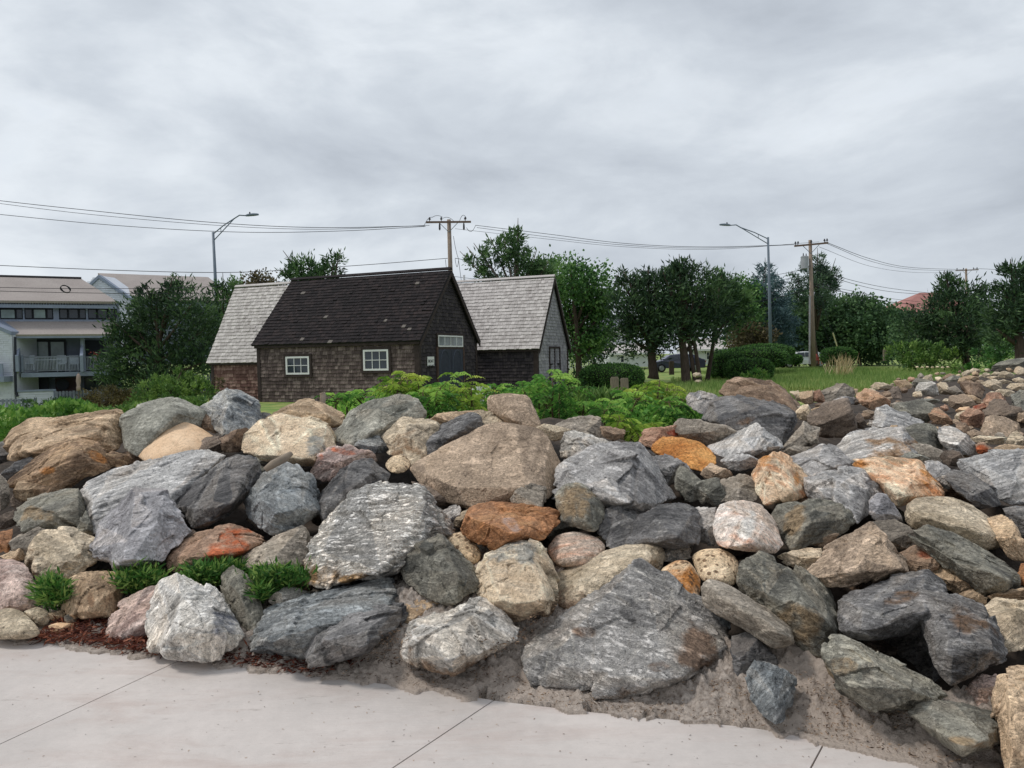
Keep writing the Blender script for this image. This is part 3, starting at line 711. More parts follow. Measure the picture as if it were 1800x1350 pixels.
def build_hut(h,label,m_roof,m_w,m_g,course=.14,rcourse=.17,seed=3,wallr=(.11,.22),ov=.16,roofw=(.1,.2),trim=m_trim):
    root=empty('shingled_shed',h.P(0,0,h.z0),label,'shed'); rg=random.Random(seed)
    L,W,ze,zr,z0=h.L,h.W,h.ze,h.zr,h.z0
    # solid core: walls
    mb=MB(); mb.prism([h.P(0.02,.02,z0),h.P(.02,W-.02,z0),h.P(.02,W-.02,ze),h.P(.02,W/2,zr-.05),h.P(.02,.02,ze)],h.ex*(L-.04)); mb.build('wall_frame',m_dktrim,root)
    shingle_panel('front_wall',h.P(0,0,z0),h.ex,h.ez,L,ze-z0-.02,course,wallr,m_w,root,h.nf,rng=rg)
    def gin(x,z):
        z+=z0
        if z<ze: return True
        f=(zr-z)/(zr-ze)
        if f<=0: return False
        a=W/2-W/2*f; b=W/2+W/2*f
        return (a,b) if a<x+.12 and b>x-.12 else False
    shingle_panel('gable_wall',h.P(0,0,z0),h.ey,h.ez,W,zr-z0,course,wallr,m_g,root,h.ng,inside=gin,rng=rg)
    # roof slopes
    sl=np.array([0,W/2,zr-ze]); ln=np.linalg.norm(sl); up=(h.ey*(W/2)+h.ez*(zr-ze))/ln; dn=(-h.ey*(W/2)+h.ez*(zr-ze))/ln
    for sgn in (0,1):
        u_=up if sgn==0 else dn; n_=np.cross(h.ex,u_); n_=n_ if n_[2]>0 else -n_
        base=h.P(-ov,0 if sgn==0 else W,ze)-u_*ov
        mb=MB(); mb.box(base+n_*.02,h.ex*(L+2*ov),u_*(ln+ov),n_*.05); rf=mb.build('roof_deck',m_dktrim,root)
        shingle_panel('roof_slope',base+n_*.075,h.ex,u_,L+2*ov,ln+ov-.01,rcourse,roofw,m_roof,root,n_,thick=.03,jit=.012,rng=rg,loose=.02)
    # ridge cap
    mb=MB(); t=h.P(-ov,W/2,zr+.08)
    mb.box(t-h.ey*.1,h.ex*(L+2*ov),h.ey*.1+h.ez*.085,h.ez*.025); mb.box(t+h.ey*.1,h.ex*(L+2*ov),-h.ey*.1+h.ez*.085,h.ez*.025); mb.build('ridge_cap',m_roof,root)
    # rake boards on the gable, eave fascia, corner boards
    for sgn in (0,1):
        u_=up if sgn==0 else dn; b0=h.P(-ov-.012,0 if sgn==0 else W,ze)-u_*ov
        mb=MB(); mb.box(b0-h.ez*.16,h.ex*.05,u_*(ln+ov),h.ez*.19); mb.build('rake_board',trim,root)
    mb=MB(); mb.box(h.P(-ov+.06,-.11,ze-.19),h.ex*(L+ov),h.ey*.05,h.ez*.17); mb.build('eave_fascia',trim,root)
    for a in (0,L-.15):
        mb=MB(); mb.box(h.P(a,-.045,z0),h.ex*.15,h.ey*.045,h.ez*(ze-z0-.15)); mb.build('corner_board',trim,root)
    mb=MB(); mb.box(h.P(-.045,-.045,z0),h.ey*.15,h.ex*.045,h.ez*(ze-z0-.1)); mb.build('corner_board',trim,root)
    mb=MB(); mb.box(h.P(-.045,W-.12,z0),h.ey*.15,h.ex*.045,h.ez*(ze-z0-.1)); mb.build('corner_board',trim,root)
    return root
def sash(root,O,ex,ez,nr,w_,h_,cols,rows,fm=m_white,casing=m_trim,pane=m_pane,cw=.1,fw=.07):
    """window: casing > frame > panes; O lower-left of the opening on the wall face"""
    ex,ez,nr=[np.asarray(q,float) for q in (ex,ez,nr)]; O=np.asarray(O,float)
    mb=MB()
    if cw:
        for (a,b,c,d) in ((-cw,-cw,w_+2*cw,cw),(-cw,h_,w_+2*cw,cw),(-cw,0,cw,h_),(w_,0,cw,h_)):
            mb.box(O+ex*a+ez*b-nr*.02,ex*c,ez*d,nr*.065)
    else: mb.box(O-ex*.01-ez*.01-nr*.01,ex*(w_+.02),ez*(h_+.02),nr*.01)
    win=mb.build('window',casing,root)
    mb=MB()
    for (a,b,c,d) in ((0,0,w_,fw),(0,h_-fw,w_,fw),(0,fw,fw,h_-2*fw),(w_-fw,fw,fw,h_-2*fw)):
        mb.box(O+ex*a+ez*b-nr*.015,ex*c,ez*d,nr*.07)
    iw=w_-2*fw; ih=h_-2*fw
    for i in range(1,cols): mb.box(O+ex*(fw+iw*i/cols-.012)+ez*fw,ex*.024,ez*ih,nr*.045)
    for j in range(1,rows): mb.box(O+ex*fw+ez*(fw+ih*j/rows-.012)+nr*.001,ex*iw,ez*.024,nr*.045)
    mb.build('frame',fm,win)
    mb=MB()
    for i in range(cols):
        for j in range(rows):
            mb.box(O+ex*(fw+iw*i/cols+.01)+ez*(fw+ih*j/rows+.01),ex*(iw/cols-.02),ez*(ih/rows-.02),nr*.025,random.random())
    mb.build('pane',pane,win); return win
hm=Hut(737,27,7.3,4.97,2.27,4.92)
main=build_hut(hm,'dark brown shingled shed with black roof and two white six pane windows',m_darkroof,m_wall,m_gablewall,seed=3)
# windows of the front wall, measured on the photo
def on_front(h,u,v):
    d=ray(u,v); n=h.ey; o=h.O-np.array([0,0,1.6]); t=(o@n)/(d@n); p=d*t+np.array([0,0,1.6]); q=p-h.O; return float(q@h.ex),float(p[2])
def on_gable(h,u,v):
    d=ray(u,v); n=h.ex; o=h.O-np.array([0,0,1.6]); t=(o@n)/(d@n); p=d*t+np.array([0,0,1.6]); q=p-h.O; return float(q@h.ey),float(p[2])
for (ul,vt,ur,vb) in ((504,625,546,659),(640,613,685,652)):
    a1,z1=on_front(hm,ur,vb-1); a0,z0_=on_front(hm,ul,vt+2)
    wz=abs(a0-a1); zz=z0_-z1
    sash(main,hm.P(max(a0,a1),-.03,z1),-hm.ex,hm.ez,hm.nf,wz,zz,3,2)
# gable: transom window, double arched doors, notice
b0,zt=on_gable(hm,767,589); b1,zb=on_gable(hm,811,610)
sash(main,hm.P(-.03,b0,zb),hm.ey,hm.ez,hm.ng,b1-b0,zt-zb,4,1,fw=.055,cw=.09,pane=m_panel)
dr_h=zb-.12-hm.z0; dw=(b1-b0)
for k_ in range(2):
    o_=hm.P(-.02,b0+k_*dw/2+.01,hm.z0+.05); w2=dw/2-.02
    mb=MB(); mb.box(o_,hm.ey*w2,hm.ez*dr_h,hm.ng*.05)
    d_=mb.build('door',m_door,main)
    mb=MB()   # raised arched moulding
    c=o_+hm.ey*w2/2+hm.ez*(dr_h-.55)+hm.ng*.05; r1=w2*.36
    pts=[c-hm.ey*r1-hm.ez*(dr_h*.5)]+[c+hm.ey*(-r1*math.cos(t))+hm.ez*(r1*1.3*math.sin(t)) for t in np.linspace(0,math.pi,12)]+[c+hm.ey*r1-hm.ez*(dr_h*.5)]
    mb.tube(pts,.02,6); mb.build('arch_moulding',plain('door moulding',(74,80,94),.6),d_)
for k_ in (-.12,dw+.0): mb=MB(); mb.box(hm.P(-.02,b0+k_,hm.z0),hm.ey*.12,hm.ez*(zb-hm.z0),hm.ng*.06); mb.build('door_casing',plain('brown door casing',(84,66,60),.85,.2),main)
s0,sz1=on_gable(hm,749,627); s1,sz0=on_gable(hm,761,643)
sg=empty('notice_sign',hm.P(-.06,s0,sz0),'small white notice with black lettering on the dark gable left of the doors','sign')
mb=MB(); mb.box(hm.P(-.045,s0,sz0),hm.ey*(s1-s0),hm.ez*(sz1-sz0),hm.ng*.015); mb.build('board',m_white,sg)
def text_mesh(txt,size,mat,name,parent,O,ex,ez,nr,center=True):
    cu=bpy.data.curves.new('lettering','FONT'); cu.body=txt; cu.size=size; cu.extrude=.004; cu.align_x='CENTER'
    to=bpy.data.objects.new('tmp',cu); COL.objects.link(to); bpy.context.view_layer.update()
    me=bpy.data.meshes.new_from_object(to.evaluated_get(bpy.context.evaluated_depsgraph_get())); bpy.data.objects.remove(to)
    mt=Matrix(((ex[0],ez[0],nr[0],O[0]),(ex[1],ez[1],nr[1],O[1]),(ex[2],ez[2],nr[2],O[2]),(0,0,0,1))); me.transform(mt)
    return link_mesh(name,me,mat,parent)
ink=plain('black lettering',(28,28,30),.6)
mid=(s0+s1)/2
text_mesh('BOAT',.16,ink,'lettering',sg,hm.P(-.065,mid,sz1-.22),hm.ey,hm.ez,hm.ng)
text_mesh('HOUSE',.14,ink,'lettering',sg,hm.P(-.065,mid,sz1-.40),hm.ey,hm.ez,hm.ng)
# right shed with pale roof
hr=Hut(945,32,8.2,4.25,1.95,5.05)
rs=build_hut(hr,'shed with pale shingle roof and silver grey gable at right of the dark shed',m_lightroof,m_gablewall,m_greywall,seed=8,rcourse=.19,trim=m_trim)
mb=MB(); a0,za=on_gable(hr,964,612); a1,zb2=on_gable(hr,982,612)
mb.box(hr.P(-.02,a0,hr.z0),hr.ey*.06,hr.ez*(za-hr.z0),hr.ng*.05); mb.box(hr.P(-.02,a1,hr.z0),hr.ey*.06,hr.ez*(za-hr.z0),hr.ng*.05)
mb.box(hr.P(-.02,(a0+a1)/2,hr.z0),hr.ey*.04,hr.ez*(za-hr.z0-.02),hr.ng*.045); mb.box(hr.P(-.02,a0,za),hr.ey*(a1-a0+.06),hr.ez*.08,hr.ng*.05); mb.build('door_frame',m_trim,rs)
for a_ in (a0+.06,a1-.3): mb=MB(); mb.box(hr.P(-.025,a_,za-.75),hr.ey*.3,hr.ez*.05,hr.ng*.07); mb.build('hinge',plain('black iron',(30,30,32),.6),rs)
mb=MB(); mb.tube([hr.P(4.4,hr.W/2,hr.zr+.1),hr.P(4.4,hr.W/2,hr.zr+.42)],.05,8); mb.build('vent_pipe',m_white,rs)
# left shed with pale roof: its far left corner shows, so it is laid out from the left end
hl=Hut(474,31.2,3.1,3.6,1.62,4.86,z0=-.2)
ls=build_hut(hl,'low shed with pale shingle roof and reddish brown wall at left of the dark shed',m_lightroof,shinglemat('reddish wall shingles',(66,44,42),(106,78,72),(168,140,130)),m_gablewall,seed=12,rcourse=.17)
mb=MB(); mb.box(hl.P(.05,-.06,hl.z0+.2),hl.ex*.5,hl.ey*.03,hl.ez*1.35); mb.build('grey_board',plain('grey board',(118,108,110),.85),ls)
# white picket bit by the sumac
def picket(label,pts,hgt,mat,name='picket_fence',pw=.09,gp=.06,cat='fence',top='flat',rails=2,thick=.02,group=None):
    A=np.asarray(pts[0],float); B=np.asarray(pts[1],float); root=empty(name,A,label,cat,group)
    d=B-A; Ld=np.linalg.norm(d); e=d/Ld; n=np.array([-e[1],e[0],0]); n=n if n[1]<0 else -n
    mb=MB(); x=0
    while x<Ld-pw:
        o_=A+e*x; hh=hgt*random.uniform(.985,1.015)
        mb.box(o_+n*.02,e*pw,n*thick,np.array([0,0,hh]),random.random()); x+=pw+gp
    mb.build('pickets',mat,root)
    mb=MB()
    for k_ in range(rails): mb.box(A+np.array([0,0,hgt*(.2+.62*k_/max(1,rails-1))]),d,-n*.04,np.array([0,0,.09]))
    mb.build('rail',mat,root)
    for t in np.linspace(0,1,max(2,int(Ld/2.4)+1)):
        mb=MB(); mb.box(A+d*t-e*.05-n*.14,e*.1,n*.1,np.array([0,0,hgt*1.04])); mb.build('post',mat,root)
    return root
picket('short white picket rail in the sumac right of the dark shed',[at(836,705,24)*[1,1,0],at(864,705,24.6)*[1,1,0]],.62,m_white)

# ------------------------------------------------------------------ condominiums at left
m_clap=plain('white clapboard',(208,212,220),.6,.05,2)
m_blue=plain('grey blue trim',(140,150,168),.7,.08,3)
m_bluedk=plain('darker grey blue wall paint',(134,142,158),.75,.1,3)  # wall colour, slightly darker than the trim
m_croof=shinglemat('grey brown asphalt roof',(126,118,114),(158,149,144),(184,176,170))
m_frame=plain('dark window frame',(40,44,56),.5)
m_cur=glass('green grey curtain behind glass',(140,160,158),.15)
m_fen=plain('grey weathered fence wood',(128,134,146),.85,.2,5,streak=(1,1,1))
class Plane:
    def __init__(s,u,Y,yaw):
        s.A=at(u,640,Y); s.e=np.array([math.cos(yaw),math.sin(yaw),0]); s.n=np.array([math.sin(yaw),-math.cos(yaw),0]) # n faces the viewer
    def P(s,u,v,off=0.0):
        d=ray(u,v); o=s.A+s.n*off-np.array([0,0,1.6]); t=(o@s.n)/(d@s.n); return d*t+np.array([0,0,1.6])
pf=Plane(30,46,math.radians(27))
def slab(mb,pl,u0,v0,u1,v1,off,th,r=None):
    """upright box whose front face shows between two photo corners; off = distance proud of the plane, th = thickness back"""
    a=pl.P(u0,v1,off); b=pl.P(u1,v1,off); um=(u0+u1)/2
    zt=pl.P(um,v0,off)[2]; zb=pl.P(um,v1,off)[2]; a[2]=b[2]=zb
    mb.box(a,b-a,-pl.n*th,np.array([0,0,zt-zb]),r)
def clap(name,pl,u0,v0,u1,v1,off,parent,inside=None,step=.13,mat=None):
    a=pl.P(u0,v1,off); b=pl.P(u1,v1,off); um=(u0+u1)/2; zt=pl.P(um,v0,off)[2]; zb=pl.P(um,v1,off)[2]; a[2]=b[2]=zb
    Wd=np.linalg.norm(b-a); e=(b-a)/Wd
    return shingle_panel(name,a,e,(0,0,1),Wd,zt-zb,step,(Wd+1,Wd+1.1),mat or m_clap,parent,pl.n,inside=inside,thick=.045,jit=0,rc=.5)
cb=empty('condominium',pf.P(30,700)*[1,1,1],'three storey grey blue condominium with long balcony and brown grey roofs at the left edge','building')
mb=MB(); slab(mb,pf,-90,528,215,715,-.9,7); mb.build('wall',m_bluedk,cb)
# upper roof
def roofq(pl,pts,mat,name,parent,th=.15):
    P4=[pl.P(*q) for q in pts]; n_=np.cross(P4[1]-P4[0],P4[3]-P4[0]); n_/=np.linalg.norm(n_); n_=n_ if n_[2]>0 else -n_
    mb=MB(); mb.prism([p-n_*th for p in P4],n_*th); return mb.build(name,mat,parent)
roofq(pf,[(-110,527,.7),(206,530,.7),(143,490,-3.6),(-110,483,-3.6)],m_croof,'roof',cb)
mb=MB()
a=pf.P(-110,482.5,-3.6); b=pf.P(143,489,-3.6); mb.tube([a,b],.09,6); mb.build('ridge_cap',plain('dark ridge cap',(52,50,52),.8),cb)
mb=MB(); slab(mb,pf,-110,535,206,541,.55,.12); mb.build('eave_beam',m_blue,cb)
mb=MB(); a=pf.P(-110,534,.5); b=pf.P(204,536,.5)
for i in range(64):
    p=a+(b-a)*(i+.5)/64; mb.box(p,(b-a)/64*.4,-pf.n*.9,np.array([0,0,.2]))
mb.build('rafter_tails',m_blue,cb)
# window band
mb=MB(); slab(mb,pf,-110,541,206,562,-.1,.8); mb.build('window_band',m_frame,cb)
for (u0,u1,k_) in ((-50,-5,1),(1,27,0),(29,40,1),(44,57,1),(59,81,0),(83,93,1),(105,119,1),(121,138,1),(140,151,1),(155,170,1),(172,189,1),(191,200,1)):
    fr=MB(); slab(fr,pf,u0,543,u1,560,-.05,.08); w_=fr.build('window',m_frame,cb)
    mb=MB(); slab(mb,pf,u0+1.2,544.5,u1-1.2,559,0.0,.04); mb.build('pane',m_cur if k_==0 else m_pane,w_)
for u0,u1 in ((-4,0),(40.5,43.5),(94,104),(151.5,155)): mb=MB(); slab(mb,pf,u0,541,u1,562,.02,.15); mb.build('mullion',m_blue,cb)
mb=MB(); slab(mb,pf,-110,561.5,206,566,.1,.3); mb.build('sill_band',m_blue,cb)
roofq(pf,[(27,588,2.0),(200,587,2.0),(206,565,.1),(-20,565,.1)],m_croof,'lower_roof',cb)
mb=MB(); slab(mb,pf,27,588.5,202,594,1.95,.15); mb.build('fascia',m_blue,cb)
mb=MB(); slab(mb,pf,30,594,202,655,-.6,.3); mb.build('balcony_back_wall',m_bluedk,cb)
dr=MB(); slab(dr,pf,33,597,118,654,-.5,.1); dd=dr.build('sliding_door',m_frame,cb)
mb=MB()
for u0,u1 in ((35,58),(62,86),(91,114)): slab(mb,pf,u0,601,u1,652,-.45,.05)
mb.build('pane',m_cur,dd)
mb=MB(); slab(mb,pf,148,598,200,654,-.5,.1); mb.build('dark_doorway',m_frame,cb)
# balcony slab, divider fins, railing
mb=MB(); slab(mb,pf,37,654,202,661.5,1.95,2.5); mb.build('balcony_floor',m_blue,cb)
def fin(u):
    mb=MB()
    def q(uu,v,off): return pf.P(uu,v,off)
    base=pf.P(u,594,1.4)
    zt=pf.P(u,594,1.4)[2]; z1=pf.P(u+3,608,1.4)[2]; z2=pf.P(u+8,625,1.95)[2]; zb=pf.P(u+8,653,1.95)[2]
    A=base*[1,1,0]
    pr=[A-pf.n*2+[0,0,zt],A+[0,0,zt],A+[0,0,z1],A+pf.n*1.25+[0,0,z2],A+pf.n*1.25+[0,0,zb],A-pf.n*2+[0,0,zb]]
    mb.prism([np.array(p) for p in pr],pf.e*.16); mb.build('divider_wall',m_blue,cb)
fin(30); fin(141)
mb=MB(); slab(mb,pf,40,626,144,628.5,1.9,.08); slab(mb,pf,150,626,200,628.5,1.9,.08); slab(mb,pf,40,650,200,651.5,1.9,.06); rl=mb.build('railing',m_fen,cb)
mb=MB(); u=42.0
while u<200:
    if not 143<u<150: slab(mb,pf,u,628,u+.75,650,1.88,.04)
    u+=2.6
mb.build('balusters',plain('pale balusters',(176,184,196),.6),rl)
for u in (37.5,144): 
    mb=MB(); slab(mb,pf,u,624,u+4,654,1.95,.2); mb.build('post',m_blue,cb)
# ground floor under the balcony
mb=MB(); slab(mb,pf,40,664,86,689,-.5,.1); mb.build('lower_window',m_frame,cb)
mb=MB(); slab(mb,pf,148,664,165,686,-.5,.1); slab(mb,pf,171,664,200,682,-.5,.1); mb.build('lower_window',m_pane,cb)
mb=MB(); slab(mb,pf,98,664,134,690,-.6,.1); mb.build('brown_panel',plain('maroon brown panel',(92,72,78),.8),cb)
mb=MB(); mb.tube([pf.P(110,676,-.45),pf.P(110,676,-.3)],.36,16); mb.build('round_wreath',m_frame,cb)
clap('knee_wall',pf,30,687,96,716,2.4,cb)
mb=MB(); slab(mb,pf,29,685,98,688,2.5,.3); slab(mb,pf,95,685,98,716,2.45,.2); mb.build('knee_wall_cap',m_blue,cb)
def wing_in(x,z): return True
# projecting white wing at the far left, its top follows the roof slope
ps=Plane(28,44,math.radians(4))
a=ps.P(-90,716,0); b=ps.P(27,716,0); Wd=np.linalg.norm(b-a); zb_=ps.P(0,716,0)[2]; zl=ps.P(-90,536,0)[2]; zr_=ps.P(27,589,0)[2]; a[2]=b[2]=zb_
def win_in(x,z): return z+zb_ < zl+(zr_-zl)*x/Wd
shingle_panel('side_wall',a,(b-a)/Wd,(0,0,1),Wd,zl-zb_,.13,(Wd/16,Wd/16+.001),m_clap,cb,ps.n,inside=win_in,thick=.045,jit=0,rc=.5)
mb=MB(); mb.prism([a-ps.n*.05,b-ps.n*.05,b*[1,1,0]+[0,0,zr_]-ps.n*.05,a*[1,1,0]+[0,0,zl]-ps.n*.05],-ps.n*2.5); mb.build('wing_core',m_clap,cb)
mb=MB(); mb.prism([b*[1,1,0]+[0,0,zr_]+ps.n*.12,a*[1,1,0]+[0,0,zl]+ps.n*.12,a*[1,1,0]+[0,0,zl+.22]+ps.n*.12,b*[1,1,0]+[0,0,zr_+.22]+ps.n*.12],-ps.n*2.8); mb.build('rake_board',m_blue,cb)
mb=MB(); mb.tube([ps.P(26.5,592,.15),ps.P(27.5,688,.15),ps.P(31,697,.15)],.07,6); mb.build('downspout',m_frame,cb)
mb=MB(); slab(mb,ps,-30,640,5,662,.7,.1); slab(mb,ps,-30,662,7,672,.9,.9); mb.build('side_balcony',m_blue,cb)
# closed patio umbrella
um=empty('patio_umbrella',pf.P(138,700,2.6),'closed tan patio umbrella standing under the condominium balcony','umbrella')
mb=MB(); mb.tube([pf.P(138,702,2.7),pf.P(138,655,2.7)],.03,8); mb.build('pole',plain('umbrella pole',(120,110,100),.6),um)
mb=MB(); mb.tube([pf.P(138,687,2.7),pf.P(138,680,2.7),pf.P(138,678,2.7),pf.P(138,670,2.7),pf.P(138,660,2.7),pf.P(138,656,2.7)],[.12,.12,.09,.14,.11,.02],9); mb.build('canopy',plain('tan canvas',(182,160,150),.9),um,smooth=True)
# flower pot on the balcony
fp=empty('flower_pot',pf.P(170,627,1.7),'red flowering plant on the balcony rail by the cedar','plant')
mb=MB(); mb.tube([pf.P(168,634,1.6),pf.P(168,628,1.6)],[.14,.2],10); mb.build('pot',plain('clay pot',(150,86,66),.8),fp)
n_=30; cc=pf.P(168,624,1.6)+RNG.normal(size=(n_,3))*[.22,.12,.10]; leafmesh('blossoms',cc,RNG.normal(size=(n_,3)),.12,.1,foliage('red blossoms',(90,60,50),(170,80,70),(200,120,104)),fp)
# railing table and chairs seen through the balusters
m_furn=plain('pale metal furniture',(186,196,206),.5)
def patio_chair(u,label):
    r=empty('patio_chair',pf.P(u,653,1.2),label,'chair','patio chairs on the condominium balcony'); o=pf.P(u,653,1.2)
    e=pf.e; n=pf.n
    mb=MB(); mb.box(o+[0,0,.45]-e*.25,e*.5,-n*.45,np.array([0,0,.05])); mb.build('seat',m_furn,r)
    mb=MB(); mb.box(o+[0,0,.5]-e*.25-n*.42,e*.5,-n*.05,np.array([0,0,.5])); mb.build('backrest',m_furn,r)
    for s1_ in (-.24,.2):
        for s2_ in (0,-.4):
            mb=MB(); mb.box(o+e*s1_+n*s2_,e*.04,-n*.04,np.array([0,0,.45])); mb.build('leg',m_furn,r)
    return r
patio_chair(52,'pale metal chair at the left end of the balcony'); patio_chair(108,'pale metal chair in the middle of the balcony right of the table'); patio_chair(130,'pale metal chair near the balcony divider')
tb=empty('patio_table',pf.P(86,653,1.0),'pale patio table in the middle of the balcony','table'); o=pf.P(86,653,1.0)
mb=MB(); mb.box(o+[0,0,.7]-pf.e*.7,pf.e*1.4,-pf.n*.8,np.array([0,0,.05])); mb.build('table_top',m_furn,tb)
for s1_ in (-.65,.6):
    mb=MB(); mb.box(o+pf.e*s1_-pf.n*.3,pf.e*.05,-pf.n*.05,np.array([0,0,.7])); mb.build('leg',m_furn,tb)
# fences in front of the condominium
A=pf.P(98,713,2.6); B=pf.P(228,706,2.6); zf=pf.P(160,712,2.6)[2]; hA=pf.P(120,687,2.6)[2]-zf
picket('tall grey board fence right of the white knee wall by the condominium',[A*[1,1,0]+[0,0,zf],B*[1,1,0]+[0,0,zf]],hA,m_fen,name='board_fence',pw=.13,gp=.05)
p2=Plane(0,38,math.radians(8)); A=p2.P(-60,730); B=p2.P(62,728); zf=p2.P(0,729)[2]; hA=p2.P(20,701)[2]-zf
picket('grey board fence in the lower left in front of the white wing',[A*[1,1,0]+[0,0,zf],B*[1,1,0]+[0,0,zf]],hA,m_fen,name='board_fence',pw=.13,gp=.06)
A=at(344,700,40);B=at(372,700,40.4); picket('pale fence glimpse between the left bushes and the low shed',[A,B],1.3,m_fen,name='board_fence',pw=.1,gp=.1)
# rear condominium
pr_=Plane(240,62,math.radians(24))
cr=empty('condominium',pr_.P(240,600),'rear condominium with white clapboard gable and grey brown roof behind the left cedar','building')
roofq(pr_,[(232,524,1.2),(420,530,1.2),(366,487,-4.5),(172,480,-4.5)],m_croof,'roof',cr)
Pg=[pr_.P(157,497,-2.2),pr_.P(173,483,-4.4),pr_.P(232,526,1.0),pr_.P(232,620,1.0),pr_.P(157,620,-2.2)]
# gable wall built upright on its own plane
g0=pr_.P(232,526,1.0); g1=pr_.P(157,497,-2.2); top=pr_.P(173,483,-4.4)
pgp=Plane(200,61,math.radians(-8))
mb=MB(); mb.prism([pgp.P(158,498),pgp.P(173,484),pgp.P(234,527),pgp.P(234,640),pgp.P(158,640)],-pgp.n*2.0); mb.build('gable_wall',m_clap,cr)
gp=[pgp.P(158,498),pgp.P(173,484),pgp.P(234,527)]
a=pgp.P(158,640,.02); b=pgp.P(234,640,.02); Wd=np.linalg.norm(b-a); b[2]=a[2]
z0g=a[2]; zs=[pgp.P(158,498)[2],pgp.P(173,484)[2],pgp.P(234,527)[2]]; xt=Wd*15/76
def gin2(x,z):
    Z_=z+z0g; lim=zs[0]+(zs[1]-zs[0])*x/xt if x<xt else zs[1]+(zs[2]-zs[1])*(x-xt)/(Wd-xt); return Z_<lim-.05
shingle_panel('gable_siding',a,(b-a)/Wd,(0,0,1),Wd,zs[1]-z0g,.15,(Wd/14,Wd/14+.001),m_clap,cr,pgp.n,inside=gin2,thick=.045,jit=0,rc=.5)
for q0,q1 in (((157,498),(173,483)),((173,483),(236,528))):
    mb=MB(); A_=pgp.P(*q0,.15); B_=pgp.P(*q1,.15); mb.box(A_,B_-A_,-pgp.n*.4,np.array([0,0,-.28])); mb.build('rake_board',m_blue,cr)
mb=MB(); slab(mb,pr_,236,523,430,640,.6,6); mb.build('wall',m_bluedk,cr)
mb=MB(); slab(mb,pr_,236,533,430,540,1.1,.15); a_=pr_.P(236,532,1.0); b_=pr_.P(430,534,1.0)
for i in range(50): mb.box(a_+(b_-a_)*(i+.4)/50,(b_-a_)/50*.4,-pr_.n*.5,np.array([0,0,.25]))
mb.build('eave_beam',m_blue,cr)
mb=MB(); slab(mb,pr_,300,625,372,632,1.6,.3); slab(mb,pr_,300,632,372,634,1.7,1.5); mb.build('balcony_rail',m_blue,cr)

# ------------------------------------------------------------------ far houses at right
m_wh=plain('white house paint',(214,216,222),.7,.05,2)
m_slate=shinglemat('slate grey roof',(86,88,98),(112,114,124),(140,142,150))
def house(label,u0,u1,vtop,vbase,vridge,Y,roofm,wallm,windows,name='house',depth=6,ridge=(.1,.9),yaw=0):
    pl=Plane((u0+u1)/2,Y,math.radians(yaw)); h_=empty(name,pl.P((u0+u1)/2,vbase),label,'house')
    mb=MB(); slab(mb,pl,u0,vtop,u1,vbase,0,depth); mb.build('wall',wallm,h_)
    A=pl.P(u0-2,vtop,.3); B=pl.P(u1+2,vtop,.3); zt=pl.P((u0+u1)/2,vridge,-depth/2)[2]; A[2]=B[2]=pl.P((u0+u1)/2,vtop,0)[2]
    r0_=A+(B-A)*ridge[0]-pl.n*(depth/2+.3); r1_=A+(B-A)*ridge[1]-pl.n*(depth/2+.3); r0_[2]=r1_[2]=zt
    C_=B-pl.n*(depth+.6); D_=A-pl.n*(depth+.6)
    mb=MB(); mb.add([A,B,C_,D_,r0_,r1_],[(0,1,5,4),(1,2,5),(2,3,4,5),(3,0,4),(0,3,2,1)]); mb.build('roof',roofm,h_)
    mb=MB(); A2=A+pl.n*.03; mb.box(A2-[0,0,.2],B-A,pl.n*.1,np.array([0,0,.2])); mb.build('gutter',m_white,h_)
    for (a_,b_,c_,d_) in windows:
        P0=pl.P(a_,d_,.0); P1=pl.P(c_,d_,.0); hz=pl.P(a_,b_,0)[2]-P0[2]; e=(P1-P0); wd=np.linalg.norm(e)
        sash(h_,P0,pl.e,(0,0,1),pl.n,wd,hz,1,2,cw=0,fw=.09)
    return h_
house('white house with grey slate roof behind the trees left of the dark car',1052,1112,581,640,553,82,m_slate,m_wh,[(1060,590,1066,602),(1074,590,1080,602)],ridge=(.05,1.0))
house('low white garage with one dark window right of the white fence',1071,1150,620,645,604,76,m_lightroof,m_wh,[(1090,624,1098,638)],depth=5)
house('white bungalow with three tall windows seen between the cedar trunks',1215,1330,613,640,594,80,m_lightroof,m_wh,[(1241,618,1248,633),(1249.5,618,1256,633),(1258,618,1264,633)],depth=7)
house('distant house with rosy tiled roof above the right cedars',1578,1720,551,600,514,130,shinglemat('rosy tile roof',(120,84,80),(160,112,106),(182,140,130)),plain('tan stucco',(172,150,140),.8),[],depth=14,ridge=(.55,.9))
house('pale shed glimpsed at the right edge between cedar trunks',1765,1790,597,622,590,90,m_lightroof,m_wh,[],depth=3)
picket('white picket fence behind the rounded hedge left of the garage',[at(1000,651,70)*[1,1,1],at(1072,652,72)*[1,1,1]],1.15,m_white,name='picket_fence',pw=.09,gp=.14)
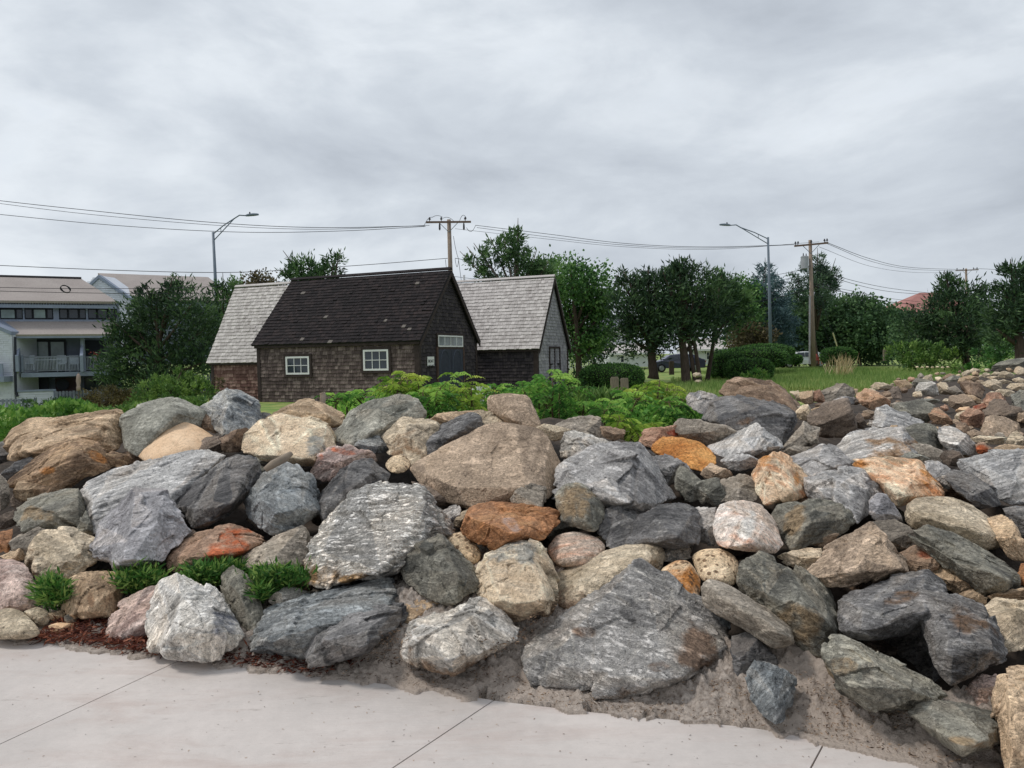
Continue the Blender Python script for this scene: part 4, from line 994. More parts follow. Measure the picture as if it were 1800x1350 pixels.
# ------------------------------------------------------------------ the boulders, one call each
G='boulders of the rock slope'
NAMED=[]; USED=set()
MW={'darkbrown':'dark brown','dkgreen':'dark green grey','greytan':'grey tan','brown':'brown','slate':'slate grey','tan':'tan','beige':'beige','redbrown':'red brown','giant':'brown grey','cream':'cream','grey':'grey'}
def short(l):
    w=l.split(); o=[]
    for x in w:
        if x in ('in','on','at','right','left','above','below','behind','under','beside','with','between','from','near','low','tilted','cut','leaning','standing','wedged','resting','covered','dusted','sloping','tucked','strewn','half','lying','peeking','growing'): break
        o.append(x)
    return ' '.join(o)
def near_label(u,v,mat,what):
    for a,b,s in sorted(NAMED,key=lambda q:(q[0]-u)**2+((q[1]-v)*1.3)**2)[:9]:
        dx=u-a; dy=v-b; ps=(['left of','right of'][dx>0],['above','below'][dy>0])
        for rel in (ps if abs(dx)>abs(dy) else ps[::-1]):
            for adj in ('','small '):
                l=f'{adj}{MW.get(mat,mat)} {what} {rel} the {s}'
                if l not in USED and len(l.split())<=16: USED.add(l); return l
    return None
def rk(label,reg,ol,mat='grey',**k):
    c=conv(reg,ol); sh=short(label)
    if len(sh.split())>=3 and not any(q[2]==sh for q in NAMED): NAMED.append((sum(q[0] for q in c)/len(c),sum(q[1] for q in c)/len(c),sh))
    return rock(label,reg,ol,mat,group=k.pop('group',G),**k)
rk('long reddish tan boulder at the left end of the crest above green weeds','A',[(65,600),(60,460),(110,370),(230,310),(420,345),(620,290),(815,242),(850,290),(875,380),(860,460),(810,530),(560,560),(240,600)],'tan',front=[(160,430,.6),(440,430,1),(690,400,1),(680,300,.5),(160,540,.8)],ang=12,seed=4)
rk('dark slate slab at the left edge under the layered orange brown boulder','A',[(0,690),(100,610),(230,550),(260,640),(130,740),(50,790),(10,760)],'slate',ang=35)
rk('layered brown boulder with orange stains below the reddish tan crest boulder','A',[(45,770),(130,660),(230,560),(430,440),(560,428),(690,470),(730,570),(780,650),(640,700),(520,770),(330,830),(150,800)],'brownlayer',front=[(420,590,.9),(550,540,1),(660,620,.7),(250,690,.9)],ang=30,patch=[(650,550,110,40,-40),(300,670,60,30,10)],layers=2)
rk('flat flaky grey shale between the layered boulder and the peach boulder','A',[(700,550),(800,530),(900,570),(975,600),(930,640),(780,670),(700,620)],'brownlayer',ang=5,layers=2.2)
rk('smooth green grey boulder on the crest left of the blue veined crag','A',[(830,270),(960,210),(1100,165),(1240,148),(1310,170),(1390,220),(1450,250),(1440,360),(1100,520),(940,600),(850,560),(850,380)],'green',rnd=1,front=[(1010,300,.9),(1230,250,1),(920,420,.8)],layers=.3)
rk('smooth rounded peach coloured boulder near the left crest','A',[(905,500),(930,420),(1010,360),(1120,315),(1240,298),(1350,305),(1460,360),(1560,440),(1480,560),(1300,620),(1100,640),(990,625),(920,580)],'peach',rnd=2,layers=0,patch=None)
rk('brown pebbly stone wedged between the green boulder and the veined crag','A',[(1330,290),(1410,250),(1490,300),(1540,350),(1560,420),(1480,410),(1390,340)],'brown')
rk('blue and white veined craggy boulder on the crest before the left shed','A',[(1375,225),(1480,145),(1570,90),(1690,105),(1800,180),(1835,290),(1780,370),(1640,420),(1560,430),(1480,350),(1410,280)],'crag',front=[(1600,200,1),(1560,330,.8),(1480,250,.6),(1760,260,.7)],ang=-35,patch=[(1710,240,110,110,30)])
rk('dark brown wedge stone right of the peach boulder','A',[(1330,515),(1440,445),(1500,425),(1560,480),(1600,560),(1450,560)],'darkbrown')
rk('dull brown stone beside the big cream boulder','A',[(1530,450),(1640,380),(1740,370),(1700,440),(1680,560),(1600,580),(1550,500)],'brown')
rk('long pale grey slab with lengthwise stripes left of the blue black boulder','A',[(535,800),(600,740),(800,650),(1000,640),(1200,540),(1340,508),(1480,515),(1595,560),(1500,660),(1400,740),(1250,850),(1210,960),(900,1060),(700,1080),(640,1100),(600,960)],'striped',front=[(800,800,.35),(1150,740,.35),(1380,620,.3),(640,880,.9),(1150,850,.9)],ang=20,bulge=.3,layers=1.3,lf=1.6)
rk('large lavender grey boulder with dark right face at the foot of the striped slab','A',[(640,1150),(690,1040),(850,900),(950,790),(1150,795),(1220,900),(1295,1030),(1310,1090),(1155,1215),(1140,1300),(1000,1345),(760,1345),(680,1290),(642,1210)],'lavender',front=[(1080,1020,1.1),(910,1150,1.2),(890,1290,1),(1000,900,.5)],bias=-.15,layers=.5)
rk('blue black boulder with a sharp pale ridge between striped slab and blue stone','A',[(1200,880),(1330,770),(1480,660),(1590,560),(1720,548),(1800,565),(1840,640),(1830,720),(1750,800),(1740,850),(1620,970),(1450,1060),(1370,1098),(1280,1020),(1220,940)],'slate',front=[(1480,880,1),(1620,900,1.1),(1700,830,.8),(1650,650,.3),(1330,950,.7)],ang=25,seed=77)
rk('small tan stone above the grey block with the rust patch','A',[(90,800),(130,740),(220,720),(265,750),(335,830),(250,900),(150,900),(100,850)],'tan')
rk('grey block with a rust brown patch near the left edge','A',[(80,920),(150,880),(330,825),(540,793),(575,870),(600,940),(545,1080),(400,1100),(200,1100),(150,1095),(100,1010)],'dkgreen',front=[(200,950,.9),(350,830,.4),(540,860,.9),(340,1000,1)],patch=[(290,970,110,70,10)])
rk('rough grey stone cut by the left edge of the picture','A',[(-60,700),(0,690),(50,740),(62,850),(72,930),(0,1000),(-60,990)],'greytan')
rk('dark stone low at the left edge above the rusty wedge','A',[(-40,1000),(90,930),(110,1040),(40,1090),(-40,1090)],'darkbrown')
rk('pale yellowish boulder with dark underside right of the rusty wedge','H',[(150,300),(200,205),(330,200),(400,212),(485,262),(508,340),(510,410),(430,445),(250,492),(190,482),(160,430)],'beige',front=[(170,400,.7),(330,385,.9),(420,335,.9),(320,270,.35)],bulge=.4)
rk('grey stone behind the pale yellowish boulder at left','A',[(60,1170),(150,1110),(260,1065),(310,1080),(210,1190),(200,1270),(100,1270)],'greytan')
rk('flat tan slab tilted under the pale yellowish boulder','H',[(0,355),(100,312),(158,345),(150,375),(60,382)],'tan')
rk('rusty brown wedge low at the left edge','A',[(-40,1110),(100,1055),(70,1150),(60,1230),(-40,1260)],'rust')
rk('small grey chock between the rust patched block and the lavender boulder','A',[(530,1080),(600,930),(655,1080),(650,1180),(560,1140)],'dkgreen')
rk('grey boulder with a bright orange red face above the green weeds','H',[(875,370),(920,310),(1030,240),(1180,188),(1270,200),(1380,250),(1405,285),(1280,355),(1150,390),(1000,415),(930,445),(885,430)],'redpatch',front=[(1060,260,.7),(1080,350,1.1),(1320,280,.8),(1250,340,.9),(960,360,.9)],patch=[(1220,285,170,58,6)],ang=8)
rk('small dark brown stone under the blue black boulder','H',[(900,310),(950,240),(1010,212),(1045,240),(930,320)],'darkbrown')
rk('tan brown jagged boulder on the crest below the dark shed corner','B',[(215,250),(330,210),(420,150),(490,133),(600,165),(720,220),(832,275),(810,340),(700,370),(640,340),(400,300),(230,300)],'tan',ang=-15,front=[(480,250,.8),(340,240,.7),(700,280,1)])
rk('large cream boulder with grey striated front left of centre','B',[(88,500),(110,420),(220,310),(330,264),(450,283),(560,298),(690,330),(745,420),(795,500),(745,610),(600,650),(520,650),(400,620),(250,570),(110,555)],'cream',front=[(340,420,.7),(570,380,.9),(380,560,1),(690,350,.6),(640,600,.8)],patch=[(580,500,140,90,-20)],ang=-28)
rk('olive grey block tucked under the cream boulder','B',[(205,560),(310,480),(355,500),(390,570),(330,630),(250,655),(220,610)],'green')
rk('large green grey boulder with sharp top right of the cream boulder','B',[(735,400),(850,240),(980,188),(1150,150),(1250,143),(1315,190),(1375,290),(1290,330),(1180,350),(1080,450),(960,440),(900,500),(820,495),(760,440)],'green',front=[(1050,230,.9),(1010,390,1),(890,300,.5),(1180,300,.8)],seed=31)
rk('small blue tinted stone below the green grey boulder','B',[(895,490),(955,422),(1060,428),(1105,480),(1135,545),(1080,580),(1000,565)],'blue')
rk('boulder with rusty folded face left of the dark blue grey slab','B',[(1075,430),(1180,320),(1280,288),(1400,310),(1490,345),(1400,470),(1390,560),(1340,615),(1280,625),(1200,570),(1125,540)],'beige',front=[(1200,400,.8),(1320,470,1),(1260,340,.5)],patch=[(1260,480,130,80,0),(1180,540,50,30)])
rk('dark blue grey slab leaning on the giant brown boulder','B',[(1362,470),(1420,370),(1500,338),(1700,258),(1790,285),(1815,350),(1660,435),(1500,520),(1400,575),(1372,540)],'slate',front=[(1400,470,.8),(1600,400,1),(1720,310,.5)],ang=14)
rk('pale tan crest stone behind the dark blue grey slab','B',[(1400,315),(1480,270),(1600,255),(1780,238),(1800,330),(1560,380),(1430,360)],'tan')
rk('pale grey crest stone right above the giant brown boulder','C',[(60,280),(160,245),(285,236),(355,270),(390,335),(320,410),(100,380)],'beige',front=[(220,320,.8)])
rk('blue grey rounded boulder at centre left with dark underside','B',[(142,880),(180,760),(260,680),(390,618),(500,625),(590,700),(602,790),(640,870),(665,970),(570,1030),(430,1070),(330,1122),(240,1095),(170,1000)],'blue',front=[(520,930,1),(210,830,.8),(330,960,1.1),(450,740,.3),(600,880,.6)],ang=-30,bias=-.05)
rk('pink and rust veined stone between cream boulder and purple slate','B',[(590,640),(640,560),(740,500),(840,488),(980,540),(1030,600),(820,640),(760,720),(700,800),(640,800),(600,720)],'pink',patch=[(830,530,90,30,-10),(660,600,30,50)],ang=20)
rk('dark purple slate boulder above the white ridged boulder','B',[(635,870),(700,760),(770,680),(860,598),(1010,588),(1140,690),(1115,760),(980,830),(850,900),(760,960),(685,1025),(650,970)],'slate',front=[(820,720,.7),(1000,680,.6),(700,870,1),(800,850,1)],ang=-18)
rk('round cream cobble with dark pits beside the giant brown boulder','B',[(1093,610),(1140,558),(1230,543),(1277,590),(1283,650),(1230,695),(1140,688),(1100,650)],'spotted',rnd=2,name='cobble',cat='cobble',bias=-.1)
rk('big white boulder with ridged grain and tan base left of centre','I',[(90,300),(150,240),(300,80),(430,0),(560,-42),(640,-47),(740,10),(830,130),(878,237),(800,300),(620,410),(500,460),(330,495),(185,527),(120,490),(92,380)],'whitestri',lf=2.6,front=[(745,40,.9),(790,235,1.0),(500,440,.9),(200,330,.7),(430,200,.75)],ang=-3,patch=[(190,440,110,90,0),(330,470,90,30,10)],bias=-.1,bulge=.3,layers=1.6)
rk('flat olive grey stone sloping down to the weeds left of the white ridged boulder','H',[(1200,410),(1300,338),(1390,288),(1480,240),(1590,193),(1645,240),(1630,320),(1600,410),(1430,425),(1260,420)],'greytan',front=[(1390,300,1),(1420,400,1),(1560,300,.6)])
rk('small grey stone just left of the rusty orange boulder','I',[(815,140),(870,88),(920,78),(930,110),(890,175),(880,230),(840,190)],'grey')
rk('dark slab under the left foot of the giant brown boulder','B',[(1260,720),(1420,790),(1560,880),(1500,985),(1440,960),(1370,830)],'darkbrown')
rk('giant flat faced brown boulder in the middle of the slope','C',[(-315,645),(-240,590),(-100,508),(50,430),(200,350),(320,333),(420,358),(560,368),(680,440),(742,540),(752,580),(700,680),(700,830),(560,900),(280,900),(90,935),(20,925),(-60,860),(-240,770)],'giant',front=[(240,745,1.0),(500,780,1.0),(0,785,1.0),(-180,700,.8),(680,560,.7),(250,600,.65)],bulge=.26,layers=.2,chips=4,seed=12,rough=.35)
rk('dark fronted block under the giant brown boulder','C',[(380,885),(430,800),(530,757),(630,778),(645,825),(615,938),(560,945),(400,910)],'greytan',front=[(625,820,.7),(420,815,.8),(560,800,.5),(600,920,.8)],bias=-.12)
rk('upright rounded boulder with ochre top on the crest among the sumac','C',[(213,215),(230,140),(380,120),(500,138),(545,200),(575,290),(605,355),(520,378),(420,370),(320,300),(220,240)],'giant',rnd=1,patch=None,front=[(370,200,1),(500,220,.9),(420,330,.9)],layers=.3,bias=-.1)
rk('smooth tan stone right of the ochre topped boulder','C',[(530,375),(620,333),(700,348),(825,382),(810,410),(760,490),(720,500),(640,430)],'beige',rnd=1)
rk('flat topped tan grey stone on the crest below the middle sumac','C',[(695,348),(820,288),(960,278),(1018,290),(1025,380),(1020,430),(930,435),(840,390)],'greytan',front=[(840,340,.8),(1000,320,.6),(900,400,1)])
rk('white and green veined stone between the giant brown and big grey boulders','C',[(725,530),(765,400),(830,383),(960,423),(1065,465),(1010,560),(900,590),(780,590)],'white',ang=-50,front=[(850,430,1),(800,520,.8)])
rk('small brown topped stone below the sumac right of centre','C',[(1018,358),(1110,363),(1182,380),(1185,460),(1120,480),(1045,450)],'brown')
rk('big craggy grey boulder right of the giant brown boulder','C',[(695,780),(700,660),(760,575),(850,540),(950,478),(1065,463),(1290,463),(1348,530),(1410,640),(1460,740),(1515,790),(1558,885),(1430,940),(1340,975),(1180,930),(1000,930),(720,850)],'grey',front=[(1060,720,1),(900,750,.8),(1250,540,.9),(1300,760,.9),(760,640,.4),(1240,900,1)],ang=-55,rough=.85,seed=5)
rk('sloping grey shoulder stone left of the orange boulder','C',[(1310,570),(1440,538),(1560,590),(1700,700),(1660,790),(1560,800),(1450,770),(1380,690)],'grey',ang=-40)
rk('olive brown half round stone under the craggy grey boulder','C',[(695,830),(760,758),(870,748),(970,795),(1045,900),(1045,980),(980,1098),(880,1083),(740,1040),(705,910)],'dkgreen',rnd=1,patch=[(850,900,150,130)],front=[(800,790,.5),(950,880,1.1),(900,1000,.9)],bias=-.15)
rk('dark charcoal stone under the craggy grey boulder','C',[(975,1100),(1040,940),(1130,898),(1240,908),(1350,965),(1330,1090),(1300,1160),(1200,1198),(1090,1205)],'slate',front=[(1130,1000,.5)],bulge=.15)
rk('dark ridged grey stone right of the charcoal stone','C',[(1180,1185),(1300,985),(1400,930),(1540,890),(1640,903),(1705,950),(1725,1020),(1695,1150),(1640,1218),(1450,1200),(1300,1180)],'slate',front=[(1400,1000,.7),(1640,1000,.8),(1550,1130,1)],ang=-12,layers=1.6,bias=-.1)
rk('flat faced grey stone left of the white rust oval boulder','F',[(60,338),(175,340),(170,400),(175,560),(60,560),(70,430)],'grey',ang=5)
rk('large rust orange boulder below the giant brown boulder','C',[(33,1075),(80,958),(160,900),(260,873),(400,900),(600,942),(690,938),(733,980),(705,1065),(650,1145),(560,1165),(430,1175),(270,1218),(170,1185),(60,1115)],'rust',front=[(85,985,.8),(310,1060,1.1),(420,1110,1.2),(560,1010,.8),(300,920,.3)],ang=18,patch=[(400,1030,60,60)],bias=-.2,seed=9)
rk('small pale stone at the left end of the rust orange boulder','I',[(885,185),(910,128),(970,108),(970,190),(910,222)],'beige')
rk('bright orange boulder on the right of the craggy grey boulder','C',[(1345,510),(1380,460),(1460,425),(1580,425),(1690,458),(1790,520),(1835,590),(1810,655),(1730,675),(1600,640),(1450,580)],'orange',rnd=1,front=[(1550,520,.6),(1700,580,.6)],bulge=.22,layers=.3)
rk('red brown wedge behind the bright orange boulder','C',[(1270,470),(1330,378),(1440,388),(1570,348),(1615,400),(1660,450),(1500,500),(1350,520)],'redbrown',patch=[(1540,390,80,30,10)])
rk('flat grey boulder behind the orange boulder right of the sumac','D',[(-100,700),(-40,660),(20,655),(180,688),(420,722),(580,795),(500,850),(380,900),(370,1040),(190,940),(0,830),(-60,770)],'greytan',ang=-20)
rk('grey boulder with fine upright stripes right of the orange boulder','D',[(200,940),(300,900),(480,830),(590,788),(740,688),(805,718),(885,800),(962,910),(940,960),(720,1020),(640,1040),(400,1040)],'striped',front=[(590,850,.8),(780,820,.9),(700,960,.8)],ang=65)
rk('grey crest block with upright grain left of the big dark slab','D',[(28,440),(60,398),(160,380),(300,400),(335,430),(300,560),(200,620),(90,580),(40,510)],'grey',ang=80,front=[(200,480,.8)])
rk('brown conglomerate boulder on the crest behind the big dark slab','D',[(380,410),(460,300),(560,250),(640,275),(880,285),(1000,340),(1065,400),(1165,500),(1165,570),(1100,620),(900,600),(640,480),(450,450)],'brown',front=[(640,380,.7),(850,330,.8),(1000,450,.9)],bias=.2)
rk('big dark slate slab with hollow brown underside on the right crest','D',[(175,660),(290,560),(310,440),(420,418),(620,428),(850,478),(1060,548),(1095,590),(1120,700),(1070,820),(970,940),(880,900),(700,850),(580,830),(400,760)],'slate',front=[(340,695,1.4),(560,600,1.4),(740,548,1.3),(1085,610,1.2),(1000,850,.1),(700,800,.1)],bulge=.5,ang=10,patch=[(680,650,200,45,10)],chips=4,seed=22)
rk('pale grey pointed stone right of the hollow under the dark slab','D',[(970,960),(1080,830),(1200,688),(1355,750),(1335,890),(1200,945),(1080,1000)],'greytan',front=[(1200,800,.8),(1310,850,.8)])
rk('small cream and pink stone right of the big dark slab','D',[(1100,600),(1180,518),(1240,515),(1265,580),(1295,650),(1200,660),(1130,710)],'cream')
rk('tan grey triangular stone below the right crest','D',[(1340,700),(1500,580),(1560,558),(1695,680),(1710,770),(1540,790),(1350,775)],'greytan',front=[(1540,650,.8),(1640,720,.7)])
rk('tan flat stone above the triangular stone on the right crest','D',[(1250,570),(1360,545),(1480,498),(1650,560),(1560,620),(1400,670),(1300,660)],'tan')
rk('narrow light chip on the crest right of the conglomerate boulder','D',[(1050,385),(1150,372),(1175,500),(1130,460)],'beige')
rk('tan pitted stone on the right crest beside the brown square stone','D',[(1155,390),(1285,378),(1295,490),(1240,530),(1165,505)],'tan')
rk('square red brown stone on the right crest','D',[(1275,380),(1355,363),(1405,450),(1375,545),(1285,505)],'redbrown')
rk('dark hollowed stone on the right crest beside the grass','D',[(1355,385),(1480,328),(1600,298),(1695,360),(1700,440),(1560,460),(1420,520),(1385,440)],'greytan',front=[(1530,380,.9),(1650,420,.6)])
rk('low grey stone under the dark hollowed crest stone','D',[(1445,490),(1560,435),(1700,440),(1700,510),(1590,550),(1500,520)],'grey')
rk('small rounded grey stone below the upright striped boulder','D',[(365,1075),(480,1008),(640,998),(765,1070),(745,1120),(600,1190),(480,1200),(400,1130)],'grey',rnd=1,ang=0)
rk('dark knobbly stone behind the orange and white boulder','D',[(700,1030),(840,940),(965,925),(950,985),(830,1010),(760,1080)],'darkbrown')
rk('flat grey brown stone right of the dark knobbly stone','D',[(980,980),(1100,918),(1280,930),(1160,1020),(1050,1040)],'greytan')
rk('dark grey stone left of the upper orange and white boulder','F',[(-30,110),(60,150),(110,215),(205,315),(130,335),(0,320),(-40,220)],'dkgreen')
rk('tan mound stone below the bright orange boulder','F',[(75,160),(150,103),(235,138),(270,170),(220,200),(100,200)],'giant')
rk('tan grey stone left of the upper orange and white boulder','F',[(170,210),(300,163),(395,178),(395,300),(300,315),(200,310)],'greytan',front=[(290,240,.8)])
rk('mossy grey stone behind the white rust oval boulder','F',[(60,210),(180,175),(235,280),(190,345),(110,345),(50,270)],'dkgreen')
rk('orange and white boulder standing upright right of centre','F',[(368,160),(410,88),(480,43),(542,48),(565,90),(625,130),(665,210),(658,285),(600,310),(500,315),(430,330),(388,262),(393,190)],'mix',front=[(520,160,1),(430,150,.7),(570,260,.9)],ang=-65,patch=[(430,100,50,60),(600,180,25,60,-20)],layers=.6)
rk('flat grey stone with darker edge right of the upright orange boulder','F',[(555,75),(640,38),(745,-8),(805,18),(895,100),(860,140),(700,175),(640,170),(600,110)],'grey',front=[(720,70,.7),(820,110,.8)],ang=8)
rk('wide grey boulder with slanting grain below the flat grey stone','F',[(635,180),(720,140),(850,128),(960,138),(1042,200),(1060,250),(1010,290),(965,360),(930,420),(800,330),(700,310),(655,270)],'grey',ang=-50,front=[(840,200,.9),(980,240,.7),(760,280,.8)])
rk('long white stone with a mauve brown front face right of centre','P',[(1467,788),(1500,760),(1540,752),(1582,751),(1606,775),(1629,797),(1612,808),(1560,806),(1530,815),(1488,810)],'striped',front=[(1585,754,.5),(1550,786,1),(1600,800,.8),(1500,790,.8)],patch=[(1582,782,48,24,0)],ang=18)
rk('rust and cream layered boulder at right','F',[(895,112),(930,83),(1010,98),(1060,68),(1130,88),(1240,83),(1300,150),(1375,230),(1385,275),(1250,300),(1170,300),(1130,328),(1085,275),(1040,210)],'mix',front=[(1080,140,.8),(1230,170,1),(1150,270,.9)],ang=-70,patch=[(1300,200,60,40,-40),(960,110,50,30)],layers=1)
rk('small pale arched stone on top of the rust and cream boulder','F',[(1105,85),(1200,43),(1285,78),(1250,100),(1130,100)],'green')
rk('mauve grey stone right of the rust and cream boulder','F',[(1265,80),(1385,110),(1425,150),(1410,265),(1370,250),(1300,160)],'grey')
rk('dark green grey rounded boulder behind the mauve faced stone','E',[(480,755),(600,700),(740,693),(822,720),(875,820),(895,930),(810,1050),(700,1045),(620,880)],'dkgreen',rnd=1,front=[(720,800,.8)])
rk('blue white ridged boulder right of the hollow','E',[(165,730),(230,540),(320,518),(470,588),(600,638),(735,685),(570,740),(470,760),(270,780),(180,785)],'striped',front=[(330,620,.8),(520,690,.8)],ang=-20,layers=2,rough=.85)
rk('light streaked grey boulder right of the dark green grey boulder','E',[(815,708),(960,728),(1120,808),(1205,900),(1265,1000),(1190,1070),(1100,1050),(900,960),(855,840)],'striped',ang=-38)
rk('dark brown round stone under the light streaked boulder','E',[(835,1030),(900,968),(990,958),(1065,990),(1105,1050),(1090,1160),(960,1140),(880,1090)],'darkbrown',rnd=1,bias=-.1)
rk('big pale blue grey boulder with slanting stripes at the right edge','F',[(1478,92),(1560,58),(1650,38),(1800,33),(1900,40),(1900,320),(1700,320),(1640,260),(1500,170)],'striped',front=[(1600,130,.7),(1750,200,.8)],ang=18)
rk('dark grey stone left of the pale blue grey edge boulder','F',[(1385,185),(1430,138),(1520,158),(1640,240),(1690,330),(1600,360),(1530,310),(1430,240)],'slate',ang=-40)
rk('long cream boulder with rough top at right','F',[(1163,375),(1180,298),(1280,268),(1420,273),(1540,328),(1640,398),(1715,490),(1705,535),(1620,570),(1500,500),(1380,450),(1200,450)],'beige',front=[(1230,380,.9),(1400,380,1),(1600,470,1),(1330,300,.3)],ang=-25,rnd=1,rough=.85)
rk('long dark layered slab under the cream boulder','F',[(1200,455),(1290,433),(1400,448),(1520,518),(1700,628),(1795,690),(1785,745),(1700,790),(1600,810),(1520,760),(1430,640),(1260,540)],'dkgreen',front=[(1400,590,.9),(1590,610,1),(1700,710,1),(1500,540,.3)],ang=-30,layers=1.8)
rk('tan striped stone right of the cream boulder','F',[(1575,360),(1680,358),(1765,450),(1810,560),(1860,650),(1800,680),(1720,620),(1690,540),(1620,440)],'tan',ang=-50)
rk('orange rust stone at the right edge','F',[(1755,750),(1780,628),(1880,640),(1880,780)],'rust')
rk('dark stone at the right edge above the tan striped stone','F',[(1685,340),(1850,328),(1900,400),(1900,520),(1790,520),(1735,430)],'slate')
rk('brown stone with a crumbly red patch in the right middle','F',[(1110,580),(1250,528),(1380,538),(1405,575),(1340,660),(1210,700),(1165,660)],'brown',patch=[(1300,575,70,35,10)],rough=.85)
rk('grey stone behind the crumbly red patch','F',[(1000,410),(1110,398),(1200,440),(1265,510),(1260,560),(1120,580),(1050,500)],'greytan')
rk('small upright grey stone left of the cream boulder','F',[(985,300),(1030,258),(1080,278),(1130,348),(1160,425),(1050,415),(990,370)],'lavender',bias=-.1)
rk('dark green boulder with a tan end right of the rust oval boulder','F',[(488,385),(520,328),(600,303),(700,293),(850,308),(932,370),(935,420),(820,480),(650,500),(600,565),(540,570),(500,480)],'dkgreen',front=[(665,340,.9),(680,420,1),(850,380,.8),(560,380,.6)],patch=[(570,430,90,110,0)])
rk('white boulder with rust red bands and rounded top','F',[(148,390),(200,308),(270,288),(380,308),(450,348),(502,410),(547,550),(500,590),(400,575),(300,570),(180,545),(153,460)],'mixw',front=[(300,390,.9),(430,430,.8),(380,530,.8)],ang=-55,rnd=1,patch=[(310,440,45,120,-30)],bias=-.15,layers=.5)
rk('small tan knob left of the grey tan pyramid boulder','F',[(638,492),(690,463),(825,473),(780,550),(660,550)],'giant',rnd=1)
rk('grey tan pyramid boulder with dark lower side in the right middle','F',[(648,695),(740,550),(900,450),(1000,413),(1052,470),(1112,560),(1193,680),(1000,735),(850,772),(780,765),(660,705)],'giant',front=[(870,690,1.1),(960,610,1.2),(1150,660,.9),(960,470,.4),(1010,440,.3)],bulge=.45,layers=.3,bias=-.1)
rk('cream stone wedged left of the grey tan pyramid','F',[(490,595),(620,553),(745,548),(680,700),(580,660)],'cream')
rk('white speckled stone tucked above the ochre cobble','J',[(778,215),(830,183),(940,193),(955,240),(860,270),(785,265)],'white',bias=.1)
rk('rounded cream cobble with pitted skin right of the ochre cobble','J',[(935,225),(1000,183),(1110,188),(1203,240),(1215,330),(1180,410),(1040,380),(985,380),(950,300)],'spotted',rnd=2,name='cobble',cat='cobble')
rk('ochre spotted cobble beside the big dark triangular slab','J',[(775,300),(860,243),(940,248),(1005,350),(1005,440),(975,500),(880,465),(805,400)],'spotted',rnd=2,name='cobble',cat='cobble',patch=[(880,370,130,130)],bias=-.1)
rk('large dark green grey boulder with pale top corner at right','J',[(1182,370),(1190,268),(1240,218),(1320,193),(1400,228),(1500,308),(1625,388),(1685,480),(1725,600),(1735,650),(1660,720),(1620,775),(1540,760),(1440,640),(1270,500)],'dkgreen',front=[(1290,330,.6),(1340,430,1),(1560,530,1),(1450,290,.4),(1640,560,.8)],patch=[(1520,560,130,130,-40)],ang=-35,seed=51)
rk('long smooth beam shaped stone leaning down between dark boulders','J',[(995,372),(1040,348),(1110,363),(1200,428),(1330,508),(1440,558),(1485,612),(1485,700),(1390,722),(1260,650),(1170,580),(1000,500)],'greytan',front=[(1100,450,.9),(1300,580,1),(1440,640,1)],ang=-28,rnd=1,bias=-.15,layers=1.2)
rk('big dark triangular slab with pale veins at the walkway','J',[(33,760),(60,718),(350,488),(560,318),(680,233),(722,250),(812,390),(1000,498),(1132,568),(1155,640),(1157,745),(1080,805),(850,900),(700,945),(400,965),(150,950),(40,885)],'slatev',front=[(600,650,.45),(690,320,.4),(350,720,.55),(900,700,.5),(150,820,.5),(1100,700,.4),(830,880,.6)],bulge=.26,ang=-28,lf=1.5,sand=.62,patch=[(990,700,110,120,20),(790,800,90,35,0),(360,630,70,45,0)],rough=.5,layers=2.4,seed=8,chips=4,bias=.05)
rk('sandy tan slope boulder behind the big triangular slab','J',[(222,310),(350,258),(520,188),(700,156),(772,170),(813,215),(795,300),(560,450),(380,530),(240,540),(215,410)],'beige',front=[(450,330,.7),(720,240,1)],sand=.7,layers=.5,rnd=1,bias=.1)
rk('pale ridged boulder dusted with sand in the front middle','I',[(1005,430),(1050,338),(1180,288),(1270,270),(1345,290),(1405,370),(1435,450),(1440,560),(1400,680),(1250,700),(1050,660),(970,580),(995,480)],'cream',front=[(1290,360,.9),(1180,460,.9),(1390,600,1),(1150,600,.9)],sand=.8,patch=[(1240,330,150,60,10)],layers=.4,bias=-.05)
rk('peach and cream oval boulder behind the pale ridged boulder','J',[(163,190),(230,113),(330,96),(440,118),(515,170),(510,220),(400,290),(240,305),(190,260)],'mixw',rnd=2,patch=None)
rk('dark brown grey chunk right of the white ridged boulder','I',[(598,380),(650,298),(740,258),(830,248),(875,320),(960,368),(1022,430),(1047,490),(1000,552),(890,617),(760,590),(680,525),(608,440)],'dkgreen',front=[(850,370,1),(760,420,.8),(930,460,1),(700,330,.5)],rough=.85,bias=-.15)
rk('round cream cobble with brown pits in the front middle','I',[(835,262),(900,223),(970,218),(1022,280),(1053,350),(1020,410),(960,400),(900,350),(850,320)],'spotted',rnd=2,name='cobble',cat='cobble',bias=-.05)
rk('wide dark blue boulder low in the front left','H',[(1298,790),(1350,720),(1410,635),(1540,580),(1700,540),(1900,498),(2040,458),(2115,480),(2130,600),(2020,740),(1800,840),(1620,900),(1440,885),(1320,840)],'blue',front=[(1560,640,.8),(2060,620,.7),(1480,780,.9),(1850,600,.5)],ang=8,layers=1.9,lf=1.8,seed=61)
rk('folded dark boulder with curving layers at the front left','I',[(100,885),(108,760),(180,698),(300,638),(500,598),(605,610),(615,700),(580,745),(500,760),(440,860),(300,905),(140,930),(104,915)],'slate',front=[(200,800,1),(440,740,1),(150,770,.6),(430,830,.9)],ang=22,layers=2.2,lf=2,bias=-.12)
rk('brown stone covered with sand behind the sandy pale boulder','I',[(615,650),(635,580),(730,568),(870,600),(900,680),(780,730),(640,760)],'tan',sand=1.0,rnd=1)
